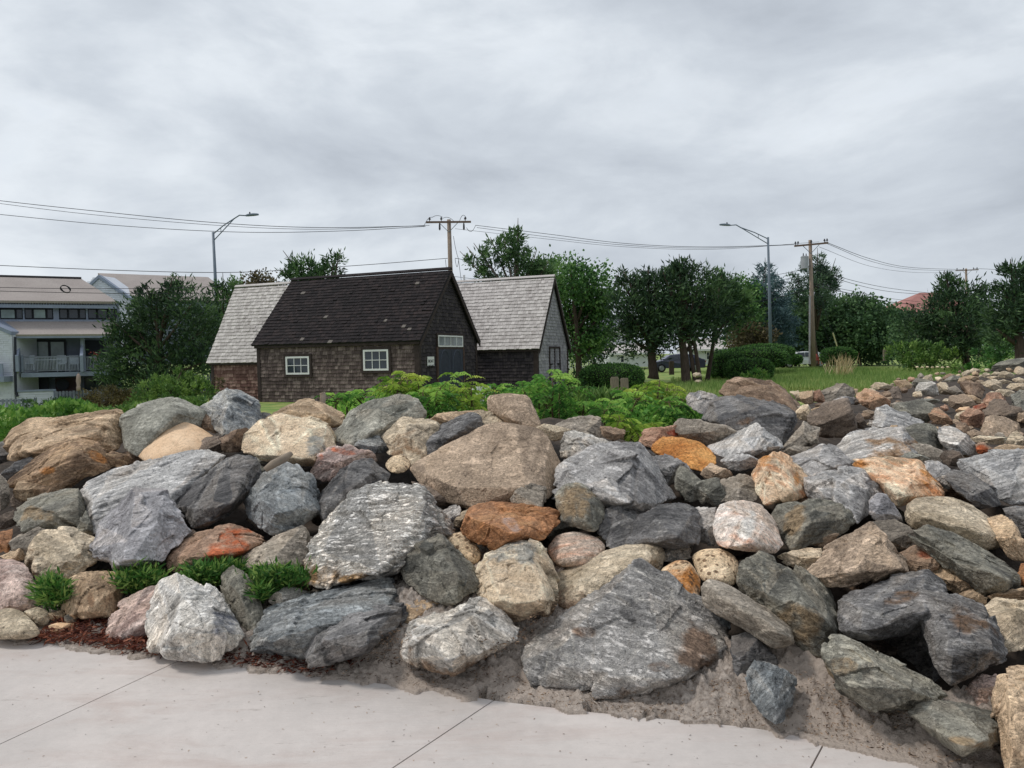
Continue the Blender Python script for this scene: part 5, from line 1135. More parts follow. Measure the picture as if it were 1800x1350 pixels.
rk('pale boulder half buried in sand at the front middle','I',[(620,880),(618,790),(650,700),(780,668),(900,638),(960,598),(1060,588),(1140,628),(1225,720),(1235,790),(1150,830),(1060,880),(950,930),(900,1000),(780,960),(700,940)],'white',front=[(830,740,1),(1000,660,.8),(880,900,1),(700,780,.7)],sand=.85,ang=-35,bias=-.1,seed=91,patch=None)
rk('white pink boulder with a dark stain at the left edge','H',[(-60,375),(70,366),(140,400),(172,480),(213,570),(210,610),(140,650),(60,650),(-60,650)],'pink',patch=None,front=[(60,430,.7),(120,540,.9)],ang=12,rnd=1)
rk('rounded speckled grey boulder in the lower left corner','H',[(-80,655),(0,622),(80,618),(132,640),(182,690),(234,770),(160,800),(0,805),(-80,800)],'beige',rnd=2,bias=-.1,layers=0)
rk('small beige stone behind the speckled corner boulder','H',[(125,645),(200,617),(252,640),(268,690),(250,745),(185,705)],'beige',rnd=1)
rk('small yellow stone above the flat cream stone','H',[(250,655),(340,637),(345,680),(270,695)],'tan')
rk('flat cream stone lying on the red brown mulch','H',[(253,720),(300,703),(397,708),(393,738),(320,760),(268,758)],'peach',rnd=1)
rk('small grey chip under the yellow tan boulder','H',[(335,670),(380,652),(440,685),(400,705),(350,705)],'greytan')
rk('yellow tan boulder between the two left weed tufts','H',[(322,570),(340,488),(400,458),(520,428),(642,433),(660,500),(640,580),(600,665),(540,690),(440,700),(340,670)],'tan',front=[(450,520,.7),(470,640,.9),(600,530,.8)],ang=-80,patch=[(480,560,25,100,10)])
rk('white pink boulder left of the white triangular boulder','H',[(555,740),(580,668),(650,588),(760,528),(840,508),(830,590),(820,720),(770,790),(640,800),(562,780)],'pink',ang=28,front=[(700,640,.8),(770,700,.8)])
rk('big white triangular boulder at the front left','H',[(790,850),(786,700),(800,590),(850,498),(930,433),(970,448),(1100,498),(1185,600),(1262,720),(1303,785),(1240,860),(1120,895),(1000,900),(850,880)],'white',front=[(960,560,.8),(1080,700,.9),(900,780,.9),(1200,760,.6)],ang=78,lf=1.8,patch=[(1170,740,90,90,-30)],bias=-.1,layers=1.1,seed=42)
rk('dark narrow stone between white triangular boulder and weeds','H',[(1168,460),(1240,413),(1300,448),(1350,518),(1385,620),(1390,700),(1320,750),(1240,700),(1205,620),(1175,540)],'dkgreen',front=[(1270,560,.8)],ang=60,rnd=0)
rk('small white stone peeking over the dark blue boulder','H',[(1405,610),(1440,558),(1500,520),(1560,513),(1655,540),(1620,590),(1500,610),(1420,640)],'white')
rk('arched dark grey boulder with a hollow beneath at lower right','K',[(400,420),(420,340),(560,276),(760,218),(950,175),(1060,235),(1070,400),(950,490),(800,560),(640,605),(560,605),(510,575),(440,560),(415,500)],'slate',front=[(560,400,.8),(760,440,1),(900,330,.7),(950,420,1),(560,540,.7)],
   extra=[([(870,400),(920,320),(1130,305),(1285,368),(1315,480),(1388,600),(1412,680),(1382,725),(1200,800),(1080,855),(1035,840),(1010,720),(985,590),(930,480)],[(1060,480,.8),(1200,600,1),(1330,640,.9),(1080,700,.7),(1120,380,.4)])],ang=-22,rough=.85,bias=-.1,patch=[(1200,470,130,90,-30),(800,320,150,50,15)],layers=1.4,seed=88)
rk('deep blue dark slab inside the hollow of the arched boulder','K',[(620,600),(760,560),(950,470),(1060,600),(1090,800),(1030,880),(900,840),(740,720)],'slate',bias=.4)
rk('tan block behind the arched dark boulder','K',[(940,175),(1040,98),(1125,140),(1225,250),(1228,300),(1140,330),(1050,280)],'tan',bias=.1)
rk('small tan chip behind the arched dark boulder','K',[(1130,315),(1210,288),(1295,340),(1300,400),(1220,390)],'tan')
rk('light tan boulder with dark lower side at the right edge','K',[(1280,400),(1350,348),(1519,368),(1650,360),(1650,620),(1519,640),(1410,670),(1370,600),(1300,490)],'beige',front=[(1320,470,.7),(1519,410,.9),(1450,450,1),(1600,430,.8)])
rk('mauve tan flat stone at the right edge above the light tan boulder','K',[(1280,345),(1400,293),(1519,283),(1650,290),(1650,380),(1350,370)],'tan')
rk('pointed grey tan boulder resting on sand at lower right','K',[(305,620),(370,558),(440,553),(560,618),(740,718),(900,808),(1035,868),(1067,920),(1040,955),(900,1000),(700,1030),(620,1020),(520,950),(420,880),(330,730)],'dkgreen',front=[(420,650,.6),(560,730,1),(540,880,1),(800,870,.9),(420,820,.8)],patch=[(430,740,110,100,-20)],ang=-28,layers=1.4,bias=-.1,seed=71)
rk('flat stone strewn with seaweed at lower right','K',[(795,1015),(900,958),(1100,953),(1230,998),(1345,1010),(1400,1085),(1375,1190),(1300,1228),(1140,1295),(1090,1235),(960,1100),(850,1060)],'dkgreen',front=[(1000,1060,.5),(1140,1210,1),(1290,1180,.9),(1200,1080,.4)],ang=-25,patch=[(1150,1190,120,35,-12)],layers=1.5,bias=-.1)
rk('pinkish grey stone in the gap right of the pointed boulder','K',[(1165,925),(1200,850),(1270,788),(1350,800),(1370,900),(1360,1020),(1240,1000),(1180,960)],'pink')
rk('tall light tan boulder in the lower right corner','K',[(1335,900),(1350,790),(1400,768),(1519,773),(1680,780),(1680,1420),(1425,1420),(1388,1190),(1420,1080),(1350,1020)],'tan',front=[(1430,900,.8),(1450,1200,.8),(1600,1000,.8)],ang=5,layers=1.4,bias=-.1)
rk('blue grey pointed stone standing in the sand at the walkway','J',[(1230,840),(1260,788),(1330,788),(1440,838),(1483,900),(1465,1000),(1425,1112),(1390,1118),(1310,1062),(1265,990)],'blue',front=[(1350,900,.8),(1400,1000,.8)],bias=-.1,ang=50)
rk('dark grey block right behind the big triangular slab','J',[(1150,650),(1240,628),(1300,678),(1365,720),(1400,800),(1330,850),(1235,890),(1155,890)],'slate')
rk('small pale blue stone on the right shoulder of the triangular slab','J',[(1035,535),(1080,513),(1155,560),(1165,640),(1060,590)],'blue')
# the far heap at right
F2='stones of the far heap at right'
def fk(label,ol,mat='tan',**k): k.setdefault('name','stone'); return rk(label,'E',ol,mat,cat='stone',group=F2,**k)
fk('large rounded pale stone in the far heap left of the split stone',[(600,400),(615,350),(660,300),(760,283),(822,300),(845,400),(840,465),(720,450)],'white',rnd=1)
fk('split beige stone right of the large rounded pale stone',[(825,300),(922,293),(962,380),(975,440),(880,445),(840,400)],'beige')
fk('dark grey lump between the split beige stone and the dark pyramid',[(930,350),(1010,328),(1085,400),(1095,450),(980,430)],'greytan')
fk('brown pyramid stone with dark left side in the far heap',[(1055,290),(1150,278),(1265,310),(1305,380),(1265,450),(1180,445),(1085,390)],'brown',front=[(1140,300,.7),(1170,420,1),(1260,400,.7)])
fk('light tan stone behind the red brown boulder of the far heap',[(1225,290),(1330,268),(1445,330),(1485,365),(1400,385),(1330,350)],'beige')
fk('pale rounded stone right of the red brown boulder',[(1380,395),(1440,358),(1540,363),(1605,390),(1570,450),(1480,460)],'beige',rnd=1)
fk('dark red brown boulder in the far heap',[(1275,470),(1340,398),(1430,393),(1502,460),(1545,560),(1590,660),(1480,640),(1380,620),(1330,560)],'redbrown',patch=[(1480,600,50,40)],front=[(1400,470,.8),(1480,560,.8)])
fk('small square brick red stone in the far heap',[(1185,530),(1290,498),(1345,540),(1335,600),(1220,615)],'redbrown',patch=[(1270,550,90,60)])
fk('brown stone with red streaks under the brick red stone',[(1045,630),(1140,550),(1240,568),(1305,620),(1265,700),(1255,790),(1160,760),(1075,680)],'redbrown')
fk('bright cream stone in the middle of the far heap',[(1005,580),(1050,538),(1155,533),(1110,590),(1050,625)],'peach',rnd=1)
fk('wide tan boulder below the dark red brown boulder',[(1255,770),(1310,650),(1380,608),(1500,640),(1645,700),(1660,770),(1540,820),(1500,850),(1330,850),(1275,820)],'giant',front=[(1400,700,.9),(1560,740,.7)])
fk('orange striped stone in the middle of the far heap',[(735,605),(830,543),(900,590),(965,650),(1010,740),(900,730),(785,700)],'orangestr',ang=-50)
fk('smooth tan stone left of the bright cream stone',[(945,440),(1090,408),(1185,470),(1205,520),(1100,560),(1010,585),(955,520)],'giant')
fk('tan stone above the brick red stone',[(1095,410),(1200,428),(1265,470),(1270,520),(1190,530)],'tan')
fk('long rust orange stone at the left of the far heap',[(15,385),(110,343),(190,378),(255,430),(355,470),(375,515),(340,545),(240,530),(160,580),(95,500),(25,450)],'orangestr',ang=-45,patch=[(120,420,70,40)])
fk('light stone above the long rust orange stone',[(145,340),(230,288),(335,308),(405,330),(290,400),(205,380)],'beige')
fk('dark pyramid stone above the blue white ridged boulder',[(295,420),(390,338),(435,328),(473,400),(485,455),(420,465),(330,450)],'darkbrown',front=[(400,400,.9)])
fk('banded tan stone behind the dark pyramid stone',[(395,275),(520,278),(585,320),(575,380),(500,385),(440,340)],'tan')
fk('dark stone on the far crest left of the rounded pale stone',[(565,310),(620,248),(700,258),(770,280),(650,320),(595,385)],'dkgreen')
fk('pale green stone on the far crest',[(885,280),(980,223),(1065,240),(1055,290),(920,300)],'green')
fk('tan stone on the far crest right of the pale green stone',[(1045,245),(1150,223),(1245,245),(1235,295),(1110,290)],'tan')
fk('pale rounded boulder on the far crest left of the white one',[(1415,245),(1450,188),(1500,178),(1585,210),(1605,260),(1500,275)],'beige',rnd=1)
fk('white rounded boulder on the far crest at the right edge',[(1575,195),(1600,138),(1640,128),(1688,158),(1760,180),(1760,235),(1640,225)],'cream',rnd=2)
fk('broad dark grey boulder on the skyline at the right edge',[(1310,190),(1440,98),(1550,63),(1688,52),(1850,55),(1850,190),(1640,190),(1570,200),(1460,210),(1340,240)],'dkgreen',rnd=1,bias=1.0)
fk('flat pale slab below the skyline boulder',[(1295,240),(1440,232),(1445,265),(1360,278)],'cream')
fk('low beige stone right of the light tan stone in the far heap',[(1375,295),(1480,268),(1575,290),(1460,325)],'beige')
fk('beige mound at the right edge of the far heap',[(1495,345),(1560,303),(1688,298),(1800,310),(1800,385),(1620,395)],'beige')
fk('pink beige stone under the white crest boulder',[(1555,262),(1640,243),(1705,270),(1665,310),(1580,305)],'cream',rnd=1)
fk('grey boulder with white veins at the right edge of the far heap',[(1565,425),(1640,368),(1800,348),(1800,600),(1650,625),(1585,550)],'green',front=[(1660,460,.8)])
fk('brown grey stone at the right edge under the white veined boulder',[(1555,640),(1640,588),(1800,558),(1800,740),(1640,720)],'giant')
fk('light rounded stone right of the pale slanting slab',[(1505,880),(1560,790),(1620,768),(1688,830),(1760,900),(1710,980),(1520,970)],'beige',rnd=1,level=6)
fk('pale slanting slab below the wide tan boulder',[(1135,845),(1240,823),(1380,848),(1505,840),(1520,910),(1400,915),(1340,920),(1190,890)],'cream',ang=-5)
fk('orange stone under the pale slanting slab',[(1185,895),(1300,888),(1375,950),(1365,1025),(1300,1045),(1240,1010)],'redpatch',patch=[(1280,960,80,60)])
fk('tan slab above the pale blue grey edge boulder',[(1365,955),(1500,900),(1688,928),(1710,970),(1520,990),(1385,1015)],'tan')
fk('dark wedge stone at the left end of the far heap',[(-30,680),(60,568),(125,680),(110,770),(20,780)],'darkbrown')
fk('grey flat stone above the blue white ridged boulder',[(370,505),(480,478),(605,560),(630,620),(540,615),(395,570)],'greytan')
fk('small brown triangle stone left of the orange striped stone',[(655,570),(720,528),(765,550),(710,615)],'brown')
fk('narrow grey strip stone under the large rounded pale stone',[(580,480),(700,448),(850,470),(840,515),(680,515)],'green')
fk('brown splinter stone right of the light streaked boulder',[(995,675),(1110,700),(1170,780),(1130,835),(1025,760)],'brown')
fk('flat brown stone left of the wide tan boulder',[(1095,785),(1200,758),(1325,830),(1290,860),(1150,850)],'giant')
fk('long ochre stone above the orange striped stone',[(380,560),(500,600),(640,640),(740,640),(700,670),(560,650),(430,600)],'tan')
fk('tan stone right of the orange striped stone',[(960,640),(1080,690),(1140,720),(1060,740),(980,700)],'giant')
fk('brown lumpy stone left of the orange striped stone',[(600,530),(680,500),(760,540),(700,640),(620,630)],'tan')
# shared labels: small stones nothing tells apart
def small(n,urange,vrange,sz,mats,label,group,seed,bias=0.0,cat='stone',name='stone',lv=4,inside=None,asp=(1.1,1.9)):
    r=np.random.default_rng(seed); k=0; tries=0; pts=[]
    while k<n and tries<4000:
        tries+=1
        u=r.uniform(*urange); v=r.uniform(*vrange)
        if inside and not inside(u,v): continue
        s=r.uniform(*sz)
        if any(abs(u-a)<s*.8+b*.5 and abs(v-c)<s*.5+b*.4 for a,c,b in pts): continue
        pts.append((u,v,s)); k+=1
        a=r.uniform(*asp); m=r.integers(6,9); ol=[]
        t0=r.uniform(-.5,.5)
        for i in range(m):
            t=6.283*i/m+r.uniform(-.25,.25); rr=r.uniform(.8,1.1)
            x=math.cos(t)*s*a*.5*rr; y=math.sin(t)*s*.5*rr; ol.append((u+x*math.cos(t0)-y*math.sin(t0),v+x*math.sin(t0)+y*math.cos(t0)))
        mt_=mats[r.integers(len(mats))]
        rock(near_label(u,v,mt_,'rubble stone' if 'rubble' in label else 'stone') or label,'P',ol,mt_,group=group,cat=cat,name=name,bias=bias,level=lv,seed=int(seed*1000+k),rnd=int(r.integers(0,2)),chips=6)
def crest(u): return float(np.interp(u,[1380,1480,1560,1600,1660,1720,1800],[690,678,672,662,655,650,640]))
small(95,(1530,1800),(655,800),(9,22),['tan','beige','greytan','beige','redbrown','giant','cream','brown'],'small brown or grey stone packed between the bigger stones of the far heap','small stones of the far heap',11,bias=.3,inside=lambda u,v:v>crest(u)+6,cat='stone')
small(24,(1560,1790),(650,678),(6,13),['beige','greytan','tan','brown','cream'],'little stone on the far crest beside the lawn','little stones on the far crest',12,bias=.5,inside=lambda u,v:abs(v-crest(u)-6)<6,cat='stone')
small(26,(1370,1560),(688,745),(12,26),['tan','brown','greytan','beige','redbrown','darkbrown'],'small brown or grey stone packed between the bigger stones of the right crest','small stones of the far heap',14,bias=.3,inside=lambda u,v:v>crest(u)+8,cat='stone')
def inheap2(u,v): return inheap(u,v)
def inheap(u,v):
    top=float(np.interp(u,[0,60,200,360,600,860,1100,1250,1380,1560,1800],[800,760,760,720,735,770,790,760,740,700,680]))
    bot=float(np.interp(u,[0,300,600,900,1200,1500,1800],[1030,1090,1060,1120,1150,1190,1250]))
    return top<v<bot
small(60,(0,1800),(720,1200),(40,80),['darkbrown','dkgreen','greytan','brown','slate'],'dark rubble stone deep in a gap between the boulders','rubble in the gaps',13,bias=.42,inside=inheap,cat='rubble stone',name='rubble_stone',lv=5)

small(34,(0,1800),(740,1120),(16,34),['brown','greytan','tan','beige','grey','redbrown','dkgreen'],'small broken rubble stone caught between the boulders','small rubble between the boulders',15,bias=.12,inside=inheap,cat='rubble stone',name='rubble_stone',lv=5)

# the slope goes on past the right edge of the picture
small(46,(1835,2420),(690,1240),(80,150),['grey','tan','slate','beige','dkgreen','brown','striped','greytan'],'large boulder of the slope beyond the right edge','boulders beyond the right edge',16,cat='boulder',name='boulder',lv=5,inside=lambda u,v:(v-690)<(u-1800)*3)
small(30,(1835,2420),(640,720),(26,44),['grey','tan','beige','brown','greytan'],'stone of the far heap beyond the right edge','stones beyond the right edge',17,cat='stone',lv=4)
# ------------------------------------------------------------------ plants
f_cedar=foliage('dark cedar foliage',(27,41,32),(52,77,52),(97,125,77))
f_cedar2=foliage('mid cedar foliage',(32,48,34),(61,91,54),(113,145,86))
f_broad=foliage('broadleaf foliage',(41,70,41),(77,120,64),(134,170,97))
f_spruce=foliage('blue spruce foliage',(41,61,66),(75,102,106),(129,154,154))
f_pine=foliage('pine foliage',(32,50,43),(61,88,68),(106,131,97))
f_back=foliage('distant wood foliage',(43,66,48),(73,104,68),(115,145,95))
f_redtree=foliage('reddish dark foliage',(50,45,39),(91,84,61),(127,115,82))
f_hedge=foliage('clipped hedge foliage',(30,48,30),(59,95,50),(111,154,77))
f_sumac=foliage('sumac leaves',(54,97,45),(109,165,73),(188,226,113),.4)
f_sumac2=foliage('yellow green sumac leaves',(82,120,43),(154,188,73),(213,224,111),.35)
f_weed=foliage('bright weeds',(48,86,38),(92,140,56),(156,190,92),.35)
f_weed2=foliage('grassy weeds',(38,72,32),(74,124,50),(146,172,90),.3)
f_shrub=foliage('dull green shrub',(45,73,39),(88,122,59),(143,170,86))
f_grass=foliage('tall grass',(84,116,56),(128,156,84),(176,184,118),.3)
m_bark=plain('grey brown bark',(84,72,64),.95,.3,7,bmp=.6,streak=(3,3,.6))
m_bark2=plain('pale branch bark',(120,108,100),.95,.3,7,bmp=.6)
def crown_pts(blobs3,n_per,leafL,rng,up=.45,spread=.32,flat=1.0,shell=(.55,1.05)):
    C=[];D=[];T=[]
    for (c,r) in blobs3:
        m=max(5,int(n_per*r*r))
        k=max(8,int(m/34)); d=rng.normal(size=(k,3)); d/=np.linalg.norm(d,axis=1)[:,None]; d[:,2]*=flat
        tips=c+d*r*rng.uniform(*shell,(k,1))
        sel=rng.integers(0,k,m)
        off=rng.normal(size=(m,3))*spread*min(1,r)
        base=tips[sel]+off
        dr=d[sel]*.7+rng.normal(size=(m,3))*.55; dr[:,2]+=up
        C.append(base); D.append(dr); T.append(np.clip(rng.random(k)[sel]*.6+rng.random(m)*.4,0,1))
    return np.concatenate(C),np.concatenate(D),np.concatenate(T)
TREES=0
def tree(label,base,Y,blobs,mat=None,kind='cedar',dens=1.0,tr=.2,cat='tree',name='tree',group=None,trunkmat=None,vtop=None,limbs=True,deep=.8,size=1.0,stems=None):
    global TREES; TREES+=1; rng=np.random.default_rng(400+TREES)
    P0=at(base[0],base[1],Y); root=empty(name,P0,label,cat,group)
    b3=[]
    for (u,v,r) in blobs:
        rr=r*1.12/F_PX*Y; c=at(u,v,Y+rng.uniform(-1,1)*rr*deep); b3.append((c,rr))
    L,Wd,npr,up,spread,flat={'cedar':(.34,.085,420,.5,.26,.8),'broad':(.20,.13,560,.1,.30,.85),'spruce':(.36,.07,460,-.05,.22,.45),'pine':(.34,.07,330,.35,.22,.7),
                        'wood':(.42,.24,150,.1,.45,.85),'shrub':(.16,.06,900,.5,.16,.9)}[kind]
    sc=size*(Y/45.0)**.5
    C,D,T=crown_pts(b3,npr*dens*2.0/(sc*sc),L,rng,up,spread,flat,shell=(.5,1.28) if kind in ('cedar','pine') else (.55,1.15))
    n=len(C)
    leafmesh('crown',C,D,L*sc*rng.uniform(.6,1.3,n),Wd*sc*rng.uniform(.7,1.3,n),mat or f_cedar,root,rnd=T)
    mb=MB()
    tops=sorted(b3,key=lambda q:-q[0][2]); top=tops[0][0] if vtop is None else at(*vtop,Y)
    for st in (stems or [(base[0],base[1],tr)]):
        S0=at(st[0],st[1],Y); mid=S0+(top-S0)*.5+rng.normal(size=3)*.12*np.array([1,1,0]); mid=mid*[1,1,1]
        tr_=st[2]*.78
        mb.tube([S0-[0,0,.1],S0+[0,0,.12]+rng.normal(size=3)*.02,S0+(mid-S0)*.5+rng.normal(size=3)*[.08,.08,0],mid,mid+(top-mid)*.5,top],[tr_*1.35,tr_*1.05,tr_*.85,tr_*.62,tr_*.35,.03],9)
    if limbs:
        S0=P0
        for c,r in b3:
            h=max(min((c[2]-P0[2])*.55,top[2]-P0[2]),.3); st=S0+(top-S0)*(h/max(top[2]-S0[2],.5))
            m_=(st+c)/2+np.array([0,0,-.1*r]); mb.tube([st,m_,c,c+(c-m_)*.6*rng.uniform(.5,1)],[tr*.42,tr*.3,tr*.18,.015],6)
    mb.build('trunk',trunkmat or m_bark,root,smooth=True)
    return root
# left cedar before the condominium
tree('large dark cedar in front of the condominium at left','260 690'.split() and (262,696),40,[(305,520,26),(275,545,32),(330,545,30),(235,570,30),(285,590,40),(345,590,32),(215,605,24),(240,635,40),(300,640,42),(350,640,26),(205,650,24),(235,670,30),(290,680,30),(330,675,24),(300,503,12),(262,520,14),(210,575,14)],tr=.22)
tree('dark cedar between the left cedar and the low pale roofed shed',(395,690),46,[(400,540,30),(385,580,30),(412,510,16),(375,620,26),(360,560,18),(392,500,9)],f_cedar2,tr=.18)
tree('dark reddish leaved tree above the low shed roof',(450,640),55,[(455,505,24),(430,515,20),(475,512,18),(450,492,12),(490,515,12)],f_redtree,'broad',tr=.18)
tree('cedar top rising behind the black roof ridge at left',(548,640),40,[(545,478,22),(525,470,12),(585,470,16),(570,485,20),(595,455,8),(512,460,7),(505,485,9),(540,462,9),(520,500,18),(560,500,22)],f_cedar2,tr=.16,dens=.9)
tree('windswept cedar with open branches beside the utility pole',(905,640),40,[(905,420,14),(890,440,22),(868,432,14),(912,435,14),(838,455,16),(828,462,10),(905,462,22),(870,480,18),(935,465,20),(955,475,20),(925,485,24),(850,485,14),(880,500,20),(910,410,7),(845,445,8)],f_cedar2,tr=.2,dens=.8,trunkmat=m_bark2)
tree('round bright green broadleaf tree right of the pale roofed shed',(1018,662),44,[(1005,490,34),(1035,500,30),(985,510,30),(1055,520,22),(1015,535,42),(1065,545,18),(990,560,36),(1040,570,34),(1005,600,36),(1050,600,20)],f_broad,'broad',tr=.25)
tree('leafy treetop behind the right shed ridge',(960,640),48,[(960,470,16),(940,480,18),(975,485,14),(950,500,20)],f_broad,'broad',tr=.15)
tree('dark leafy tree behind the left trunk of the cedar group',(1045,640),58,[(1040,590,24),(1060,605,18),(1030,620,22)],f_cedar,'broad',tr=.15)
tree('cedar with thick straight trunk at left of the cedar group',(1148,662),38,[(1105,495,16),(1095,500,10),(1140,490,16),(1120,515,26),(1150,520,30),(1100,545,26),(1140,555,38),(1098,585,24),(1135,595,34),(1165,585,30),(1170,540,26)],tr=.30)
tree('tall cedar with forked trunk in the middle of the lawn',(1206,675),37,[(1195,470,12),(1190,485,20),(1215,485,22),(1180,505,26),(1225,510,30),(1200,535,40),(1245,540,30),(1190,570,36),(1235,575,36),(1258,500,14),(1170,490,10)],tr=.24,stems=[(1206,675,.30),(1222,672,.14),(1230,668,.14)])
tree('cedar with leaning slim trunk at right of the cedar group',(1243,675),39,[(1265,500,20),(1285,520,24),(1260,530,32),(1290,550,26),(1262,565,28),(1300,530,16)],f_cedar2,tr=.16)
tree('broadleaf tree between the cedar group and the blue spruce',(1295,650),60,[(1290,510,24),(1310,520,22),(1280,530,24),(1300,550,30),(1320,550,24),(1300,590,24)],f_broad,'broad',tr=.2)
tree('blue spruce behind the right street lamp',(1345,640),62,[(1345,470,8),(1342,485,14),(1350,500,20),(1338,515,24),(1355,530,28),(1340,545,34),(1360,565,34),(1335,580,36),(1355,600,36),(1320,560,14),(1378,560,12)],f_spruce,'spruce',tr=.2,name='spruce_tree')
tree('dark brown leaved shrub tree behind the hedges',(1330,640),58,[(1318,590,22),(1300,600,18),(1335,605,20),(1345,590,14)],f_redtree,'broad',tr=.12)
tree('dark pine with drooping boughs behind the near utility pole',(1436,640),66,[(1437,455,8),(1442,470,14),(1430,480,18),(1445,490,20),(1400,490,10),(1462,475,8),(1468,490,10),(1410,505,16),(1450,505,20),(1395,510,12),(1430,520,26),(1460,500,12),(1412,530,18),(1445,530,16)],f_pine,'pine',tr=.22,name='pine_tree')
# wood of broadleaf trees right
for i,(u,v,bl,lab) in enumerate([
  ((1398),642,[(1395,555,26),(1385,580,26),(1410,585,28),(1395,610,26)],'leafy tree just left of the near utility pole'),
  ((1455),642,[(1450,545,26),(1475,550,24),(1440,575,28),(1470,585,30),(1455,610,26)],'leafy tree right of the near utility pole behind the guy wires'),
  ((1512),640,[(1505,550,26),(1525,555,24),(1495,580,28),(1530,585,28),(1510,610,28)],'leafy tree in the middle of the right hand wood'),
  ((1555),638,[(1550,560,22),(1562,580,22),(1545,600,26),(1565,605,20)],'leafy tree at the right end of the wood before the rosy roof')]):
    tree(lab,(u,v),72,[(a,b,r*1.25) for a,b,r in bl],f_back,'broad',tr=.16,group='trees of the wood at right',dens=1.2,size=1.3)
tree('spreading cedar below the distant utility pole',(1705,648),48,[(1665,495,10),(1668,505,16),(1685,510,12),(1700,525,24),(1655,525,16),(1640,545,24),(1680,550,30),(1720,545,28),(1650,580,34),(1700,585,38),(1620,570,20),(1735,580,26),(1680,610,26),(1640,610,20),(1718,515,12)],f_cedar,tr=.26,stems=[(1705,648,.2),(1695,648,.12)])
tree('cedar with dark trunk cut by the right edge',(1793,632),36,[(1785,485,18),(1778,475,10),(1800,500,22),(1765,510,18),(1785,530,30),(1815,540,40),(1765,555,24),(1790,575,30),(1760,585,18),(1830,580,40),(1800,480,12)],f_cedar,tr=.3)
tree('low dark leafy tree left of the spreading cedar',(1600,642),56,[(1590,565,16),(1605,580,22),(1585,600,20),(1620,595,22),(1600,615,22)],f_back,'broad',tr=.15)
tree('rounded leafy tree filling the gap between the right cedars',(1752,638),58,[(1745,590,22),(1760,570,16),(1740,610,22),(1765,612,16)],f_back,'broad',tr=.15)
def shrub(label,base,Y,blobs,mat,kind='shrub',name='shrub',cat='shrub',group=None,dens=1.0,size=1.0,tr=.04,limbs=True):
    return tree(label,base,Y,blobs,mat,kind,dens,tr,cat,name,group,size=size,limbs=limbs)
shrub('leafy shrubs at the foot of the spreading cedar',(1610,648),46,[(1580,622,16),(1600,618,18),(1625,622,20),(1650,625,18),(1675,630,16),(1600,634,14),(1640,636,14)],f_shrub,size=1.4)
shrub('bright shrub right of the spreading cedar trunk',(1745,646),42,[(1725,625,14),(1745,618,18),(1765,615,16),(1780,622,14),(1755,632,12),(1730,636,10)],f_broad,size=1.4)
shrub('low bright weeds under the spreading cedar',(1700,655),34,[(1690,645,10),(1712,648,9),(1735,645,9)],f_weed2,size=1.2)
# clipped hedges: body filled with small leaves, one thing each
def hedge(label,base,Y,ell,mat=f_hedge,name='hedge',n=9000,size=1.0):
    rng=np.random.default_rng(int(base[0])); P0=at(base[0],base[1],Y); root=empty(name,P0,label,'hedge')
    Cs=[];Ds=[]; core=MB()
    for (u,v,rx,ry) in ell:
        c=at(u,v,Y); a=rx/F_PX*Y; b=ry/F_PX*Y; m=int(n*rx*ry/sum(e[2]*e[3] for e in ell))
        d=rng.normal(size=(m,3)); d/=np.linalg.norm(d,axis=1)[:,None]
        s=np.array([a,min(a,1.4),b]); ex=np.sign(d)*np.abs(d)**.8
        ex/= (np.abs(ex)**2.6).sum(1,keepdims=True)**(1/2.6)
        wob=1+fbm((ex*2.2+u).astype(np.float32),3,2)[:,None]*.07
        Cs.append(c+ex*s*(.90+.1*rng.random((m,1)))*wob); Ds.append(d+rng.normal(size=(m,3))*.7+[0,0,.3])
        V_,F_=ico(4); ex=np.sign(V_)*np.abs(V_)**.8; ex/= (np.abs(ex)**2.6).sum(1,keepdims=True)**(1/2.6)
        core.add([tuple(q) for q in c+ex*s*.88],[tuple(f) for f in F_])
    C=np.concatenate(Cs); D=np.concatenate(Ds); n_=len(C); sc=size*Y/40
    leafmesh('leaves',C,D,.11*sc*rng.uniform(.6,1.4,n_),.05*sc*rng.uniform(.7,1.3,n_),mat,root)
    core.build('stems',plain('dark hedge core',(38,44,30),.95),root,smooth=True); return root  # solid dark core instead of stems, inner darkness put into its colour
hedge('dark rounded hedge left of the cedar trunks behind two wooden posts',(1075,684),34,[(1075,664,56,24)],n=14000)
hedge('long clipped hedge nearest the street lamp on the lawn',(1340,640),50,[(1345,622,48,16)],n=9000)
hedge('clipped hedge in the middle row with flat top',(1320,648),47,[(1318,630,66,18)],n=12000)
hedge('dark mounded hedge at the left of the hedge group',(1285,668),41,[(1280,645,32,24)],n=8000)
hedge('rounded hedge in front of the hedge group',(1315,668),38.5,[(1316,650,40,19)],n=9000)
hedge('rounded bush right of the near utility pole',(1475,640),52,[(1474,626,27,14)],n=7000)
hedge('small dark bush at the foot of the near utility pole',(1396,640),54,[(1396,632,12,7)],n=2000)
shrub('loose bright bush in front of the hedge group',(1325,672),36,[(1325,660,13),(1338,662,10),(1312,664,9)],f_weed2,size=1.0)
